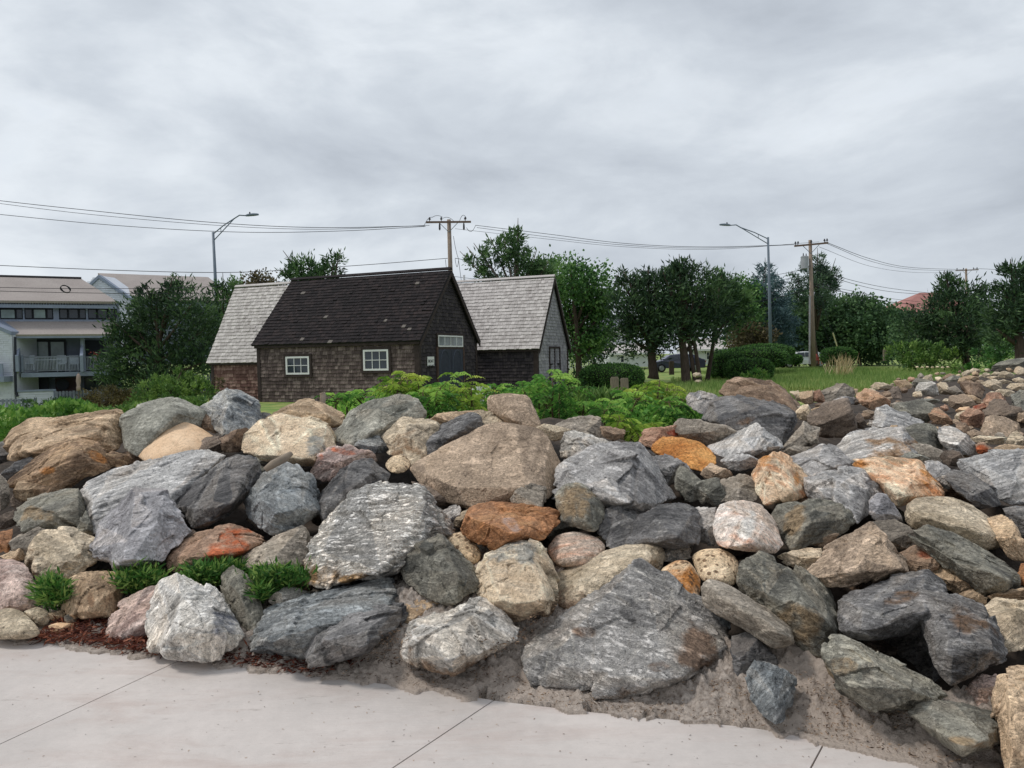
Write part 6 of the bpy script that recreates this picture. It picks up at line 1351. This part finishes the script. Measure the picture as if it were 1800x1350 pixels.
# shrubs in front of condominium
shrub('dark clipped shrub below the grey board fence at left',(110,722),33,[(55,716,12),(80,714,14),(105,716,14),(130,718,14),(100,724,12),(30,722,10)],f_cedar2,size=.9,dens=1.3)
shrub('reddish green shrub right of the board fence',(185,715),30,[(165,706,18),(190,700,18),(210,706,18),(180,715,18),(150,716,14),(225,700,16)],foliage('reddish shrub leaves',(50,52,34),(92,84,54),(138,124,78)),size=.9,dens=1.3)
shrub('feathery green shrub in front of the left cedar',(300,710),27,[(262,690,20),(290,680,20),(320,668,16),(340,680,20),(355,690,18),(310,695,22),(280,705,18),(330,705,18),(245,705,16),(318,655,8),(350,672,12)],f_shrub,size=.9,dens=1.4)
shrub('thin brown shrub against the low shed wall',(375,700),28,[(375,682,8),(385,672,7),(368,692,8)],f_redtree,size=.8)
shrub('dark bush between the shed gable and the rounded hedge',(1005,680),33,[(1005,668,14),(1015,678,12),(998,682,12)],f_hedge,size=.9)
# ---- sumac: stems with drooping fronds of paired leaflets
def sumac(label,stems,Y,mat,seed,fr=13,flen=.42,name='sumac_shrub',cat='sumac',leaf=.085,group='sumac shrubs behind the crest'):
    rng=np.random.default_rng(seed); b=stems[0]; P0=at(b[0],b[1],Y); root=empty(name,P0,label,cat,group)
    mb=MB(); C=[];D=[];S=[];LL=[];T=[]
    for (u0,v0,u1,v1) in stems:
        Ys=Y+rng.uniform(-.35,.35); A=at(u0,v0,Ys); B=at(u1,v1,Ys+rng.uniform(-.2,.2)); h=np.linalg.norm(B-A)
        mid=(A+B)/2+rng.normal(size=3)*.04; mb.tube([A-[0,0,.4],A,mid,B],[.016,.014,.011,.006],6)
        nf=int(fr*max(.7,h/.5))
        for i in range(nf):
            t=rng.uniform(.3,1)**.7; s0=A+(B-A)*t if t<1 else B
            az=rng.uniform(0,6.28); el=rng.uniform(.2,1.1); fl=flen*rng.uniform(.6,1.15)*(1.15-.35*t)
            d=np.array([math.cos(az)*math.cos(el),math.sin(az)*math.cos(el),math.sin(el)])
            pts=[]; p=s0.copy(); dd=d.copy(); seg=fl/9; tint=rng.random()*.6+.3*(t>.85)
            for k in range(10):
                pts.append(p.copy()); p=p+dd*seg; dd=dd+np.array([0,0,-.17]); dd/=np.linalg.norm(dd)
                if k>=1:
                    sd_=np.cross(dd,[0,0,1.]); sd_/=np.linalg.norm(sd_)+1e-6
                    for s in (-1,1):
                        C.append(p); D.append(sd_*s+dd*.35+np.array([0,0,-.35])+rng.normal(size=3)*.12); S.append(dd+rng.normal(size=3)*.2); LL.append(leaf*(1.15-abs(k-5)/8)*rng.uniform(.8,1.2)); T.append(np.clip(tint+rng.uniform(-.2,.3),0,1))
            C.append(p); D.append(dd); S.append(np.array([1.,0,0])); LL.append(leaf); T.append(tint)
            mb.tube([pts[0],pts[4],pts[9]],[.005,.004,.002],4,cap=False)
    mb.build('stem',plain('sumac stem',(92,78,56),.9),root,smooth=True)
    LL=np.array(LL); leafmesh('leaves',C,D,LL,LL*.36,mat,root,rnd=np.array(T),side=np.array(S),curve=.06)
    return root
sumac('low sumac in front of the dark shed wall left of the doors',[(610,716,612,698),(640,714,640,694),(665,712,668,692),(590,712,592,700)],9.6,f_sumac,1,fr=13,flen=.30)
sumac('sumac reaching up over the dark shed corner board',[(705,735,700,672),(722,740,715,664),(740,735,735,676),(690,720,692,666)],9.4,f_sumac2,2,flen=.36)
sumac('branched sumac in front of the shed doors',[(757,740,742,690),(757,740,775,680),(775,748,790,672),(735,752,730,700),(762,752,770,715)],9.2,f_sumac,3,flen=.38)
sumac('yellow tipped sumac right of the shed doors',[(815,748,812,668),(800,750,800,682),(832,746,828,678),(785,760,788,700),(840,750,836,700)],9.6,f_sumac2,4,flen=.36)
sumac('green sumac hiding the white picket rail',[(855,740,852,690),(872,730,870,684),(838,758,840,715),(862,745,858,705)],10.2,f_sumac,5,flen=.32)
sumac('sumac behind the ochre topped crest boulder',[(905,716,905,682),(925,720,920,684),(885,712,885,690)],11.0,f_sumac,6,flen=.34)
sumac('tall sumac in front of the silver grey gable',[(968,752,955,668),(972,750,972,664),(985,745,988,672),(950,740,942,680),(965,760,962,712)],9.4,f_sumac,7,flen=.42)
sumac('low sumac left of the middle crest stone',[(935,755,930,722),(950,765,948,735),(1010,740,1005,712),(1025,745,1028,715)],9.4,f_sumac,8,flen=.32)
sumac('branched sumac below the two wooden posts',[(1092,745,1078,700),(1094,745,1102,690),(1090,752,1085,715),(1065,752,1062,722),(1110,752,1120,700)],9.0,f_sumac,9,flen=.36)
sumac('tall yellow green sumac right of the wooden posts',[(1140,740,1138,675),(1155,735,1160,668),(1165,740,1172,682),(1130,750,1120,690)],9.6,f_sumac2,10,flen=.36)
sumac('wide dark green sumac left of the grey crest block',[(1180,765,1175,705),(1200,760,1200,702),(1215,755,1220,715),(1160,765,1155,720),(1140,768,1135,730)],8.8,f_sumac,11,flen=.36)
sumac('small sumac drooping over the red brown wedge',[(1120,780,1118,752),(1110,775,1108,750),(1135,778,1132,748),(1095,765,1090,740)],7.9,f_sumac2,12,flen=.26)
# leafy filler under the sumac and left weeds: ground cover stuff
def cover(label,n,px,Y,mat,L,W,name='weeds',up=.8,seed=1,hh=.35,cat='weeds',yr=.6,z0=None,kind='stuff'):
    rng=np.random.default_rng(seed); C=[]
    ub=[p[0] for p in px]; vt=[p[1] for p in px]; vb=[p[2] for p in px]
    u=rng.uniform(min(ub),max(ub),n); top=np.interp(u,ub,vt); bot=np.interp(u,ub,vb); v=top+(bot-top)*rng.random(n)**.8
    v+=perlin(np.stack([u*.05,v*.08,u*0],1),seed)*6
    Yv=np.broadcast_to(Y,(n,)) if not hasattr(Y,'__len__') else np.interp(u,ub,Y)
    C=np.array([at(a,b,c+rng.uniform(-yr,yr)) for a,b,c in zip(u,v,Yv)])
    D=rng.normal(size=(n,3)); D[:,2]=np.abs(D[:,2])*.5+up
    t=np.clip(.5+perlin(C*2.5,seed+3)*.5+rng.uniform(-.25,.25,n),0,1)
    o=leafmesh(name,C,D,L*rng.uniform(.6,1.3,n),W*rng.uniform(.6,1.3,n),mat,rnd=t); return tag(o,label,cat,kind=kind)
cover('bright green leafy weeds behind the left crest boulders',9000,[(-40,722,830),(20,716,830),(60,722,810),(100,706,760),(140,706,745),(180,726,740),(215,728,738)],9.2,f_weed,.07,.045,seed=2)
cover('low green ground cover under the left shrubs',4000,[(100,728,745),(200,722,738),(240,712,725),(360,700,716)],16,f_shrub,.12,.05,seed=3)
cover('green ground cover around the sumac stems',15000,[(570,705,735),(640,702,722),(690,710,770),(760,715,775),(860,728,760),(940,730,760),(1010,705,760),(1100,715,778),(1200,720,775),(1240,735,752)],[11,11,9.4,9.2,10,9.8,10,9.0,8.9,9.4],f_sumac,.075,.03,seed=4,up=.3)
cover('tall mixed weeds on the lawn edge behind the sumac',9000,[(880,692,730),(1000,688,728),(1060,690,728),(1130,700,735),(1200,705,730),(1260,706,720)],13,f_shrub,.16,.03,seed=5,up=1.2)
def tuft(label,c,rx,ry,mat,seed,n=1500,L=.07,Yb=None):
    rng=np.random.default_rng(seed); u=rng.normal(size=n)*rx*.45+c[0]; v=rng.normal(size=n)*ry*.4+c[1]
    Y=(Yb or heapD(c[0],c[1]+ry))+rng.uniform(-.12,.10,n)
    C=np.array([at(a,b,y) for a,b,y in zip(u,v,Y)]); D=rng.normal(size=(n,3)); D[:,2]=np.abs(D[:,2])+.15; D[:,0]+=(u-c[0])/rx*.5
    root=empty('weed_tuft',at(c[0],c[1]+ry,float(Y.mean())),label,'weed tuft','weed tufts between the boulders')
    leafmesh('leaves',C,D,L*rng.uniform(.4,1.2,n),.014*rng.uniform(.6,1.3,n),mat,root)
    mb=MB(); 
    for i in range(10):
        j=rng.integers(n); q=C[j]; mb.tube([at(c[0]+rng.uniform(-.4,.4)*rx,c[1]+ry,float(Y.mean())),q],[.004,.002],4)
    mb.build('stems',plain('weed stem',(80,110,50),.8),root); return root
tuft('weed tuft between the white pink boulder and the yellow tan boulder',(92,1042),26,28,f_weed2,31,L=.07)
tuft('weed tuft growing over the right side of the yellow tan boulder',(245,1020),44,24,f_weed2,32,n=1300)
tuft('weed tuft behind the tip of the white triangular boulder',(360,1012),38,22,f_weed2,33,n=1100)
tuft('weed patch between the dark narrow stone and the white ridged boulder',(490,1018),52,22,f_weed2,34,n=1500)
tuft('weed tuft right of the dark narrow stone',(458,1042),16,18,f_weed2,35,n=500)
tuft('weed tuft under the olive stone beside the orange faced boulder',(405,1000),30,12,f_weed2,36,n=600)
# tall grass on the lawn
rng=np.random.default_rng(9); n=42000
y=rng.uniform(24,58,n); u=rng.uniform(1180,1720,n); x=(u-900)/F_PX*y; ok=y>np.array([backY(a,b) for a,b in zip(x,y)])+.6; x=x[ok];y=y[ok]
den=perlin(np.stack([x*.25,y*.12,x*0],1),5); k=(den>-.35)&((y<44)|(x>14)); x=x[k];y=y[k];den=den[k]; n=len(x)
C=np.stack([x,y,np.full(n,-.06)],1); D=rng.normal(size=(n,3))*.28; D[:,2]=1
g_=leafmesh('tall_grass',C,D,(.26+.3*np.clip(den,0,1))*rng.uniform(.5,1.4,n),.03,f_grass,rnd=np.clip(.5-den*.4+rng.uniform(-.3,.3,n),0,1)); tag(g_,'tall yellow green grass on the lawn behind the right rocks','grass',kind='stuff')
n=16000; y=rng.uniform(25,40,n); x=rng.uniform(3.5,22,n); C=np.stack([x,y,np.full(n,-.06)],1); D=rng.normal(size=(n,3))*.4; D[:,2]=1
g_=leafmesh('lawn_grass',C,D,.13*rng.uniform(.5,1.4,n),.03,foliage('short lawn grass',(76,92,44),(118,130,66),(160,160,94),.3)); tag(g_,'short mown grass on the lawn around the cedar trunks','grass',kind='stuff')
# pale beach grass sprays
for i,(u,v) in enumerate([(1482,640),(1478,655)]):
    n=90; c=at(u,v+4,46-i*8); C=c+rng.normal(size=(n,3))*[.35,.2,.03]; D=rng.normal(size=(n,3))*.35; D[:,2]=1
    o=leafmesh('grass_clump',C,D,.9*rng.uniform(.5,1.1,n),.03,foliage('dry straw grass',(150,130,96),(190,170,130),(214,198,160),.2)); tag(o,['dry straw coloured grass clump before the rounded bush','smaller dry straw grass clump nearer in the lawn'][i],'grass clump')

# ------------------------------------------------------------------ poles, lamps, wires
m_pole=plain('weathered pole wood',(150,134,120),.9,.25,6,bmp=.5,streak=(4,4,.5))
m_gal=plain('galvanised steel',(120,132,142),.45,.08,4,metal=.3)
m_lampgrey=plain('grey street lamp paint',(112,124,136),.5,.08,4)
m_wire=plain('black cable',(44,46,52),.7)
m_ins=plain('dark insulator',(60,58,62),.4)
def utility_pole(label,u0,v0,u1,v1,Y,r=.17,arm=1.3,armv=None,tilt=0.0,trans=False,ins=((-1.2),(-.95),(.95),(1.2)),brace=True,yaw=0.0,second=None):
    A=at(u0,v0,Y); B=at(u1,v1,Y); root=empty('utility_pole',A,label,'utility pole'); h=B[2]-A[2]
    mb=MB(); mb.tube([A-[0,0,.3],A+(B-A)*.5,B],[r*1.25,r*1.02,r*.8],12); mb.build('pole',m_pole,root,smooth=True)
    e=np.array([math.cos(yaw),math.sin(yaw),math.tan(tilt)]); n=np.array([-math.sin(yaw),math.cos(yaw),0])
    c=at(u1,armv,Y) if armv else B-[0,0,.35]
    mb=MB(); mb.box(c-e*arm-n*(r+.12),e*2*arm,n*.1,np.array([0,0,.13])); mb.build('crossarm',plain('crossarm wood',(126,104,92),.9,.2,6),root)
    if brace:
        for s in (-1,1):
            mb=MB(); mb.tube([c+e*s*.62-n*(r+.06),c-np.array([0,0,.62])-n*r],[.022,.022],6); mb.build('brace',m_gal,root)
    for t in ins:
        mb=MB(); q=c+e*t-n*(r+.07)+[0,0,.13]; mb.tube([q,q+[0,0,.1],q+[0,0,.11],q+[0,0,.19],q+[0,0,.2],q+[0,0,.27]],[.025,.03,.085,.075,.045,.05],8); mb.build('insulator',m_ins,root)
    if trans:
        q=at(*trans,Y)-n*.1; mb=MB(); mb.tube([q-[0,0,.48],q-[0,0,.46],q+[0,0,.42],q+[0,0,.44],q+[0,0,.52]],[.26,.29,.29,.31,.2],14); t_=mb.build('transformer',plain('pale grey transformer paint',(170,172,176),.5,.06,3),root)
        mb=MB(); mb.tube([q+[-.1,0,.5],q+[-.1,0,.74]],[.05,.03],8); mb.tube([q+[.12,0,.5],q+[.12,0,.7]],[.05,.03],8); mb.build('bushing',m_ins,t_)
    return root,c,e,n
p1,c1_,e1,n1_=utility_pole('near wooden utility pole with crossarm rising behind the dark shed roof',797,640,789,386,52,r=.165,arm=1.55,armv=393,tilt=-.01,ins=(-1.3,-.5,1.15))
# drooping arresters and jumper loops on the shed pole
mb=MB()
for t in (-.62,1.05): q=c1_+e1*t-n1_*.25; mb.tube([q,q-[0,0,.12],q-[0,0,.4],q-[0,0,.5]],[.03,.06,.07,.03],8)
mb.build('cutout_switch',m_ins,p1)
mb=MB()
def arcw(mb,a,b,sag,r=.016,n=9):
    a=np.asarray(a,float); b=np.asarray(b,float); pts=[a+(b-a)*t-np.array([0,0,4*sag*t*(1-t)]) for t in np.linspace(0,1,n)]; mb.tube(pts,r,5)
mb=MB(); arcw(mb,at(745,398,52),at(760,382,52),-.2); mb.build('jumper_wire',m_wire,p1)
mb=MB(); arcw(mb,at(760,382,52),at(778,382,52),-.12); mb.build('jumper_wire',m_wire,p1)
mb=MB(); arcw(mb,at(778,384,52),at(797,388,52),-.15); mb.build('jumper_wire',m_wire,p1)
mb=MB(); arcw(mb,at(808,388,52),at(820,384,52),-.3); mb.build('jumper_wire',m_wire,p1)
mb=MB(); arcw(mb,at(820,400,52),at(836,396,52),.35); mb.build('jumper_wire',m_wire,p1)
mb=MB(); arcw(mb,at(797,415,52),at(806,455,52),.2); mb.build('jumper_wire',m_wire,p1)
mb=MB(); arcw(mb,at(806,455,52),at(812,500,52),.1); mb.build('jumper_wire',m_wire,p1)
mb=MB(); arcw(mb,at(783,456,52),at(786,470,52),.3); mb.build('jumper_wire',m_wire,p1)
mb=MB(); arcw(mb,at(800,455,52),at(806,458,52),.5); mb.build('jumper_wire',m_wire,p1)
p2_,c2_,e2,n2_=utility_pole('wooden utility pole with grey transformer standing on the lawn',1430,640,1424,422,58,r=.155,arm=1.3,armv=432,tilt=.075,trans=(1413.5,462),ins=(-1.22,-1.02,0,1.02,1.22))
# second plank pole stub and guy guard
mb=MB(); mb.tube([at(1423,640,57.6),at(1423.5,520,57.8)],[.07,.07],6); mb.build('conduit',plain('grey conduit',(150,150,152),.6),p2_)
p3,c3_,e3,n3_=utility_pole('distant utility pole above the right cedars',1703,640,1698,472,105,r=.17,arm=1.6,armv=476,tilt=.02,ins=(-1.4,-.5,.9,1.4))
def street_lamp(label,u0,v0,u1,v1,Y,tip,mid,low,flip):
    A=at(u0,v0,Y); B=at(u1,v1,Y); root=empty('street_lamp',A,label,'street lamp')
    mb=MB(); mb.tube([A,A+(B-A)*.5,B],[.13,.105,.075],12); mb.build('pole',m_lampgrey,root,smooth=True)
    T=at(*tip,Y); Mi=at(*mid,Y); Lo=at(*low,Y)
    mb=MB(); up_=B-(B-A)/np.linalg.norm(B-A)*.12
    pts=[up_,up_+(Mi-up_)*.5+[0,0,.06],Mi,Mi+(T-Mi)*.45+[0,0,.12],T]; mb.tube(pts,[.035,.035,.04,.04,.035],8)
    pts=[Lo,Lo+(Mi-Lo)*.5,Mi]; mb.tube(pts,[.032,.032,.032],8)
    q1=up_+(Mi-up_)*.36+[0,0,.05]; q2=Lo+(Mi-Lo)*.36; mb.tube([q1,q2],[.02,.02],6); mb.build('arm',m_lampgrey,root,smooth=True)
    d=T-Mi; d/=np.linalg.norm(d); d[2]*=.3; d/=np.linalg.norm(d); mb=MB(); n=np.array([0,1.,0])
    for_=[(0,.05),(.12,.13),(.45,.16),(.7,.09),(.8,.02)]
    vs=[];fs=[]
    for (t,w_) in for_: vs+= [T+d*t+n*w_+[0,0,.03],T+d*t+[0,0,.03+w_*.55],T+d*t-n*w_+[0,0,.03],T+d*t-n*w_*.8-[0,0,.045],T+d*t+n*w_*.8-[0,0,.045]]
    for i in range(4):
        for k in range(5): fs.append((i*5+k,i*5+(k+1)%5,(i+1)*5+(k+1)%5,(i+1)*5+k))
    fs.append((0,1,2,3,4)); fs.append((20,24,23,22,21)); mb.add(vs,fs); lh=mb.build('lamp_head',m_lampgrey,root)
    mb=MB(); mb.tube([T+d*.25+[0,0,.1],T+d*.25+[0,0,.2]],[.05,.04],8); mb.build('photocell',m_ins,lh); return root
street_lamp('grey street lamp with arm reaching right above the rear condominium',386,640,374.5,408,46,(432,379),(412,384),(375.5,423),1)
street_lamp('grey street lamp with arm reaching left behind the hedges',1355,626,1350,417,54,(1284,396),(1302,400),(1350.5,429),-1)
def wire(label,pts,r=.02,name='overhead_cable',group='overhead cables'):
    """pts (u,v,Y) smoothed through"""
    P=[at(*p) for p in pts]; out=[]
    P=[P[0]*2-P[1]]+P+[P[-1]*2-P[-2]]
    for i in range(1,len(P)-2):
        for t in np.linspace(0,1,8,endpoint=False):
            a,b,c,d=P[i-1:i+3]; out.append(.5*((2*b)+(-a+c)*t+(2*a-5*b+4*c-d)*t*t+(-a+3*b-3*c+d)*t**3))
    out.append(P[-2]); mb=MB(); mb.tube(out,r,5)
    o=mb.build(name,m_wire,None,smooth=True,loc=list(P[1])); tag(o,label,'cable',group); return o
wire('topmost cable from the left edge to the shed utility pole',[(-60,346,50),(120,366,50),(373,391,51),(560,400,51.5),(746,397,52)],.021)
wire('second cable just under the topmost one at the left',[(-60,350,51),(150,376,51),(380,396,51.5),(560,403,52),(755,396,52)],.016)
wire('third cable dipping gently to the shed utility pole crossarm',[(-60,371,49),(200,396,50),(420,408,51),(600,406,51.6),(748,398,52)],.019)
wire('low cable from the left edge crossing to the shed utility pole',[(-60,464,44),(200,475,45),(380,479,47),(500,475,49),(650,465,51),(787,454,52)],.02)
wire('upper cable with the coil hanging in it before the condominium roof',[(-60,504,33),(100,507,34),(250,507,36),(400,503,40),(470,500,46)],.013)
wire('lower cable with the coil hanging in it before the condominium roof',[(-60,510,33),(100,514,34),(250,516,36),(395,515,40),(470,516,46)],.013)
cl=at(115,508,34); mb=MB()
for k in range(4):
    rr=.21-.012*k; pts=[cl+[rr*math.cos(t)*1.12,.03*math.sin(3*t+k),rr*.8*math.sin(t)-.06*math.cos(t)] for t in np.linspace(0,6.283,25)]; mb.tube(pts,.014,5,cap=False)
o=mb.build('cable_coil',m_wire,None,smooth=True,loc=list(cl)); tag(o,'oval coil of spare black cable hanging on the wires before the left condominium roof','cable coil')
wire('upper cable from the shed utility pole past the windswept cedar to the lawn pole',[(836,396,52),(960,411,53),(1100,428,54),(1240,434,56),(1396,430,58)],.018)
wire('middle cable from the shed utility pole to the lawn pole',[(838,400,52),(960,416,53),(1100,431,54),(1240,436,56),(1402,430,58)],.015)
wire('thin low cable from the shed utility pole dipping to the lawn pole',[(800,402,52),(960,420,53),(1100,434,54),(1260,438,56),(1440,425,58)],.012)
wire('short cable from the shed utility pole down to the right shed ridge',[(800,454,52),(815,457,51),(850,470,50)],.02)
wire('low cable crossing behind the pale shed ridge',[(798,486,53),(850,492,54),(900,494,56)],.015)
wire('cable leaving the round green tree toward the cedar group',[(1040,487,50),(1085,490,51),(1140,488,52)],.015)
wire('second cable leaving the round green tree below the first',[(1050,506,50),(1085,508,51),(1140,508,52)],.013)
wire('cable from the spruce up to the transformer of the lawn pole',[(1300,494,60),(1360,484,60),(1412,474,58)],.017)
wire('lower communication cable passing the right street lamp',[(1290,535,56),(1340,528,56),(1380,520,57),(1426,506,58)],.024)
wire('second communication cable passing the right street lamp',[(1290,520,56),(1350,515,56),(1426,500,58)],.015)
wire('upper line from the lawn pole to the distant pole',[(1450,425,58),(1530,455,72),(1600,470,86),(1695,474,105)],.022)
wire('second line from the lawn pole to the distant pole',[(1453,428,58),(1530,459,72),(1600,473,86),(1685,476,105)],.018)
wire('third thin line from the lawn pole to the distant pole',[(1440,434,58),(1530,468,72),(1610,479,88),(1690,478,105)],.014)
wire('upper service line descending right from the lawn pole',[(1430,468,58),(1480,488,64),(1560,506,78),(1650,517,92)],.022)
wire('middle service line descending right from the lawn pole',[(1430,472,58),(1480,493,64),(1560,512,78),(1650,519,92)],.022)
wire('heavy dark service line descending right from the lawn pole',[(1430,502,58),(1490,515,66),(1560,530,78),(1620,537,90)],.034)
wire('fourth service line just above the heavy one',[(1430,498,58),(1490,510,66),(1560,524,78),(1620,531,90)],.02)
wire('line leaving the distant pole for the right edge',[(1712,472,105),(1750,474,110),(1830,482,118)],.025)
wire('lower line leaving the distant pole for the right edge',[(1700,506,105),(1740,514,110),(1800,518,118)],.03)
wire('guy wire of the lawn pole with its anchor behind the rounded bush',[(1427,500,58),(1443,560,58),(1466,626,58)],.014,'guy_wire')
wire('second guy wire of the lawn pole with a yellow guard',[(1428,470,58),(1450,545,58),(1473,612,58)],.016,'guy_wire')
gg=empty('guy_guard',at(1473,612,57.9),'pale yellow plastic guard on the guy wire above the rounded bush','guy guard')
mb=MB(); mb.tube([at(1473,614,57.9),at(1464,585,57.9)],[.05,.05],7); mb.build('sleeve',plain('pale yellow plastic',(206,200,150),.6),gg)
# ------------------------------------------------------------------ car, signs, posts, chair
def wheel(root,c,r,nrm):
    mb=MB(); c=np.asarray(c,float); mb.tube([c-nrm*.1,c+nrm*.1],[r,r],20); w_=mb.build('wheel',plain('black tyre rubber',(30,30,32),.85),root)
    mb=MB(); mb.tube([c+nrm*.1,c+nrm*.115],[r*.62,r*.58],14); mb.build('rim',plain('alloy rim',(150,152,158),.35,metal=.5),w_)
def car(label,u,v,Y,col,rough=.25):
    O=at(u,v,Y); O[2]=-.03; root=empty('parked_car',O,label,'car'); W=1.8
    prof=[(-2.25,.32),(-2.28,.62),(-2.1,.82),(-1.35,.98),(-.65,1.42),(.2,1.5),(1.25,1.44),(1.95,1.08),(2.22,1.0),(2.28,.55),(2.2,.3)]
    X=np.array([1,0,0.]); Yv=np.array([0,1.,0]); Z=np.array([0,0,1.])
    mb=MB(); N_=len(prof); vs=[];fs=[]
    for t,s in ((0,.0),(0.06,1),(W-.06,1),(W,0)):
        for (x,z) in prof:
            k=1 if s else .97; inset=.16*max(0,(z-.98)/.5); yy=t+(inset if t<W/2 else -inset); vs.append(O+X*x*k+Yv*yy+Z*(z if s else .5+(z-.5)*.95))
    for a in range(3):
        for i in range(N_): j=(i+1)%N_; fs.append((a*N_+i,a*N_+j,(a+1)*N_+j,(a+1)*N_+i))
    fs.append(tuple(range(N_))); fs.append(tuple(range(3*N_,4*N_))[::-1]); mb.add(vs,fs)
    m,nt,b,o=newmat('car paint '+label[:12]); f=noise(nt,objvec(nt),3,4); nt.links.new(ramp(nt,f,[(.3,lin(col)),(.7,tuple(min(1,q*1.15) for q in lin(col)))]),b.inputs['Base Color']); b.inputs['Roughness'].default_value=rough; b.inputs['Specular IOR Level'].default_value=.7
    bd=mb.build('body',m,root,bevel=.03)
    for (x0,x1,x2,x3) in ((-1.2,-.6,-.02,-.02),(.05,.05,1.0,1.3)):
        mb=MB(); y_=-.0
        pts=[(x0,1.0,.0),(x1,1.36,.14),(x2,1.4,.145),(x3,1.0,.0)] if x0<0 else [(x0,1.0,.0),(x1,1.4,.145),(x2,1.36,.14),(x3,1.02,.0)]
        mb.prism([O+X*a+Z*b_+Yv*(c_-.012) for a,b_,c_ in pts],Yv*.01); mb.build('side_window',m_pane,root)
    for x in (-1.42,1.38): wheel(root,O+X*x+Yv*.06+Z*.33,.34,-Yv)
    for x in (-1.42,1.38): wheel(root,O+X*x+Yv*(W-.06)+Z*.33,.34,Yv)
    mb=MB(); mb.box(O+X*-2.3+Yv*.12+Z*.62,X*.15,Yv*.3,Z*.14); mb.build('headlight',plain('lamp glass',(210,214,218),.2),root)
    mb=MB(); mb.box(O+X*2.2+Yv*.1+Z*.75,X*.1,Yv*.28,Z*.16); mb.build('tail_light',plain('red lamp',(150,40,36),.3),root); return root
car('dark blue parked car seen between the cedar trunks',1193,646,62,(46,48,72))
car('white parked car partly hidden behind the near utility pole',1415,628,68,(206,210,214))
def sign_post(label,u,v0,u1,v1,u2,v2,Y,board,paint):
    A=at((u1+u2)/2,v0,Y); root=empty('road_sign',A,label,'sign'); mb=MB(); mb.tube([A,at((u1+u2)/2,v1,Y)],[.03,.03],8); mb.build('post',m_gal,root)
    P0=at(u1,v2,Y-.05); P1=at(u2,v2,Y-.05); T=at(u1,v1,Y-.05); mb=MB(); mb.box(P0,P1-P0,np.array([0,-.02,0]),np.array([0,0,T[2]-P0[2]])); mb.build('board',board,root)
    paint(root,P0+[0,-.03,0],P1[0]-P0[0],T[2]-P0[2])
def paintA(root,P,w_,h_):
    mb=MB()
    for k in range(3): mb.box(P+[w_*.25,0,h_*(.45+.17*k)],np.array([w_*.5,0,0]),np.array([0,-.008,0]),np.array([0,0,h_*.10]))
    mb.tube([P+[w_*(.5+.28*math.cos(t)),-.004,h_*.24+w_*.24*math.sin(t)] for t in np.linspace(0,6.2,14)],w_*.04,5); mb.build('marking',ink,root)
sign_post('small white roadside sign with dark marks behind the hedges',1318,640,1314.5,586,1321.5,599,60,m_white,paintA)
# posts
for (u,v0,v1,w_,lab) in ((1081,690,665,.30,'left of two weathered wooden posts before the rounded hedge'),(1098,690,667,.30,'right of two weathered wooden posts before the rounded hedge'),(1181,656,636,.3,'short dark post in front of the dark blue parked car'),(1556,632,615,.25,'thin pale post at the end of the lawn before the wood')):
    Yp=28 if u<1100 else 46 if u<1200 else 60; A=at(u,v0,Yp); B=at(u,v1,Yp); mb=MB(); mb.box(A-[w_/2,0,.1],np.array([w_,0,0]),np.array([0,.14,0]),np.array([0,0,B[2]-A[2]+.1])); mb.box(B-[w_/2-.02,-.01,0],np.array([w_-.04,0,0]),np.array([0,.12,0]),np.array([0,0,.05]))
    o=mb.build('wooden_post',plain('weathered post wood',(138,126,112),.9,.25,6,streak=(4,4,.5)) if u!=1181 else m_bark,None,loc=list(A),bevel=.01); tag(o,lab,'post')
# red garden chair
A=at(1436,640,60); rc=empty('garden_chair',A,'faded red slatted garden chair beside the foot of the lawn utility pole','chair'); mr=plain('faded red paint',(178,88,76),.7)
mb=MB(); mb.box(A+[-.35,0,.3],np.array([.7,0,0]),np.array([0,.6,.0]),np.array([0,0,.06])); mb.build('seat',mr,rc)
mb=MB()
for k in range(5): mb.box(A+[-.33+.14*k,.55,.3],np.array([.11,0,0]),np.array([0,.03,0]),np.array([0,.25,.62-.05*abs(k-2)]))
mb.build('backrest',mr,rc)
for s in (-.42,.34):
    mb=MB(); mb.box(A+[s,-.1,.55],np.array([.09,0,0]),np.array([0,.75,0]),np.array([0,0,.04])); mb.build('armrest',mr,rc)
    for t in (-.05,.5): mb=MB(); mb.box(A+[s,t,0],np.array([.07,0,0]),np.array([0,.07,0]),np.array([0,0,.56])); mb.build('leg',mr,rc)
# pale stone heap behind the cedar trunks
for i,(u,v,s,l) in enumerate([(1225,660,10,'upper'),(1228,672,9,'lower')]):
    pts=[(u+s*math.cos(t)*.9,v+s*.6*math.sin(t)) for t in np.linspace(0,6.283,8)[:-1]]
    rock(l+' pale stone of the heap between the cedar trunks','P',pts,'beige',level=4,bias=36-heapD(u,v),rnd=1,group='pale stones between the cedar trunks',name='stone',cat='stone')
for i in range(7):
    u=1612+i*9; v=645.5+(i%2)*.8; pts=[(u+3.6*math.cos(t),v+2.2*math.sin(t)) for t in np.linspace(0,6.283,7)[:-1]]
    rock('pale edging stone in the row before the shrubs of the right cedar','P',pts,'cream',level=3,bias=44-heapD(u,v),rnd=1,group='edging stones before the shrubs',name='edging_stone',cat='edging stone')
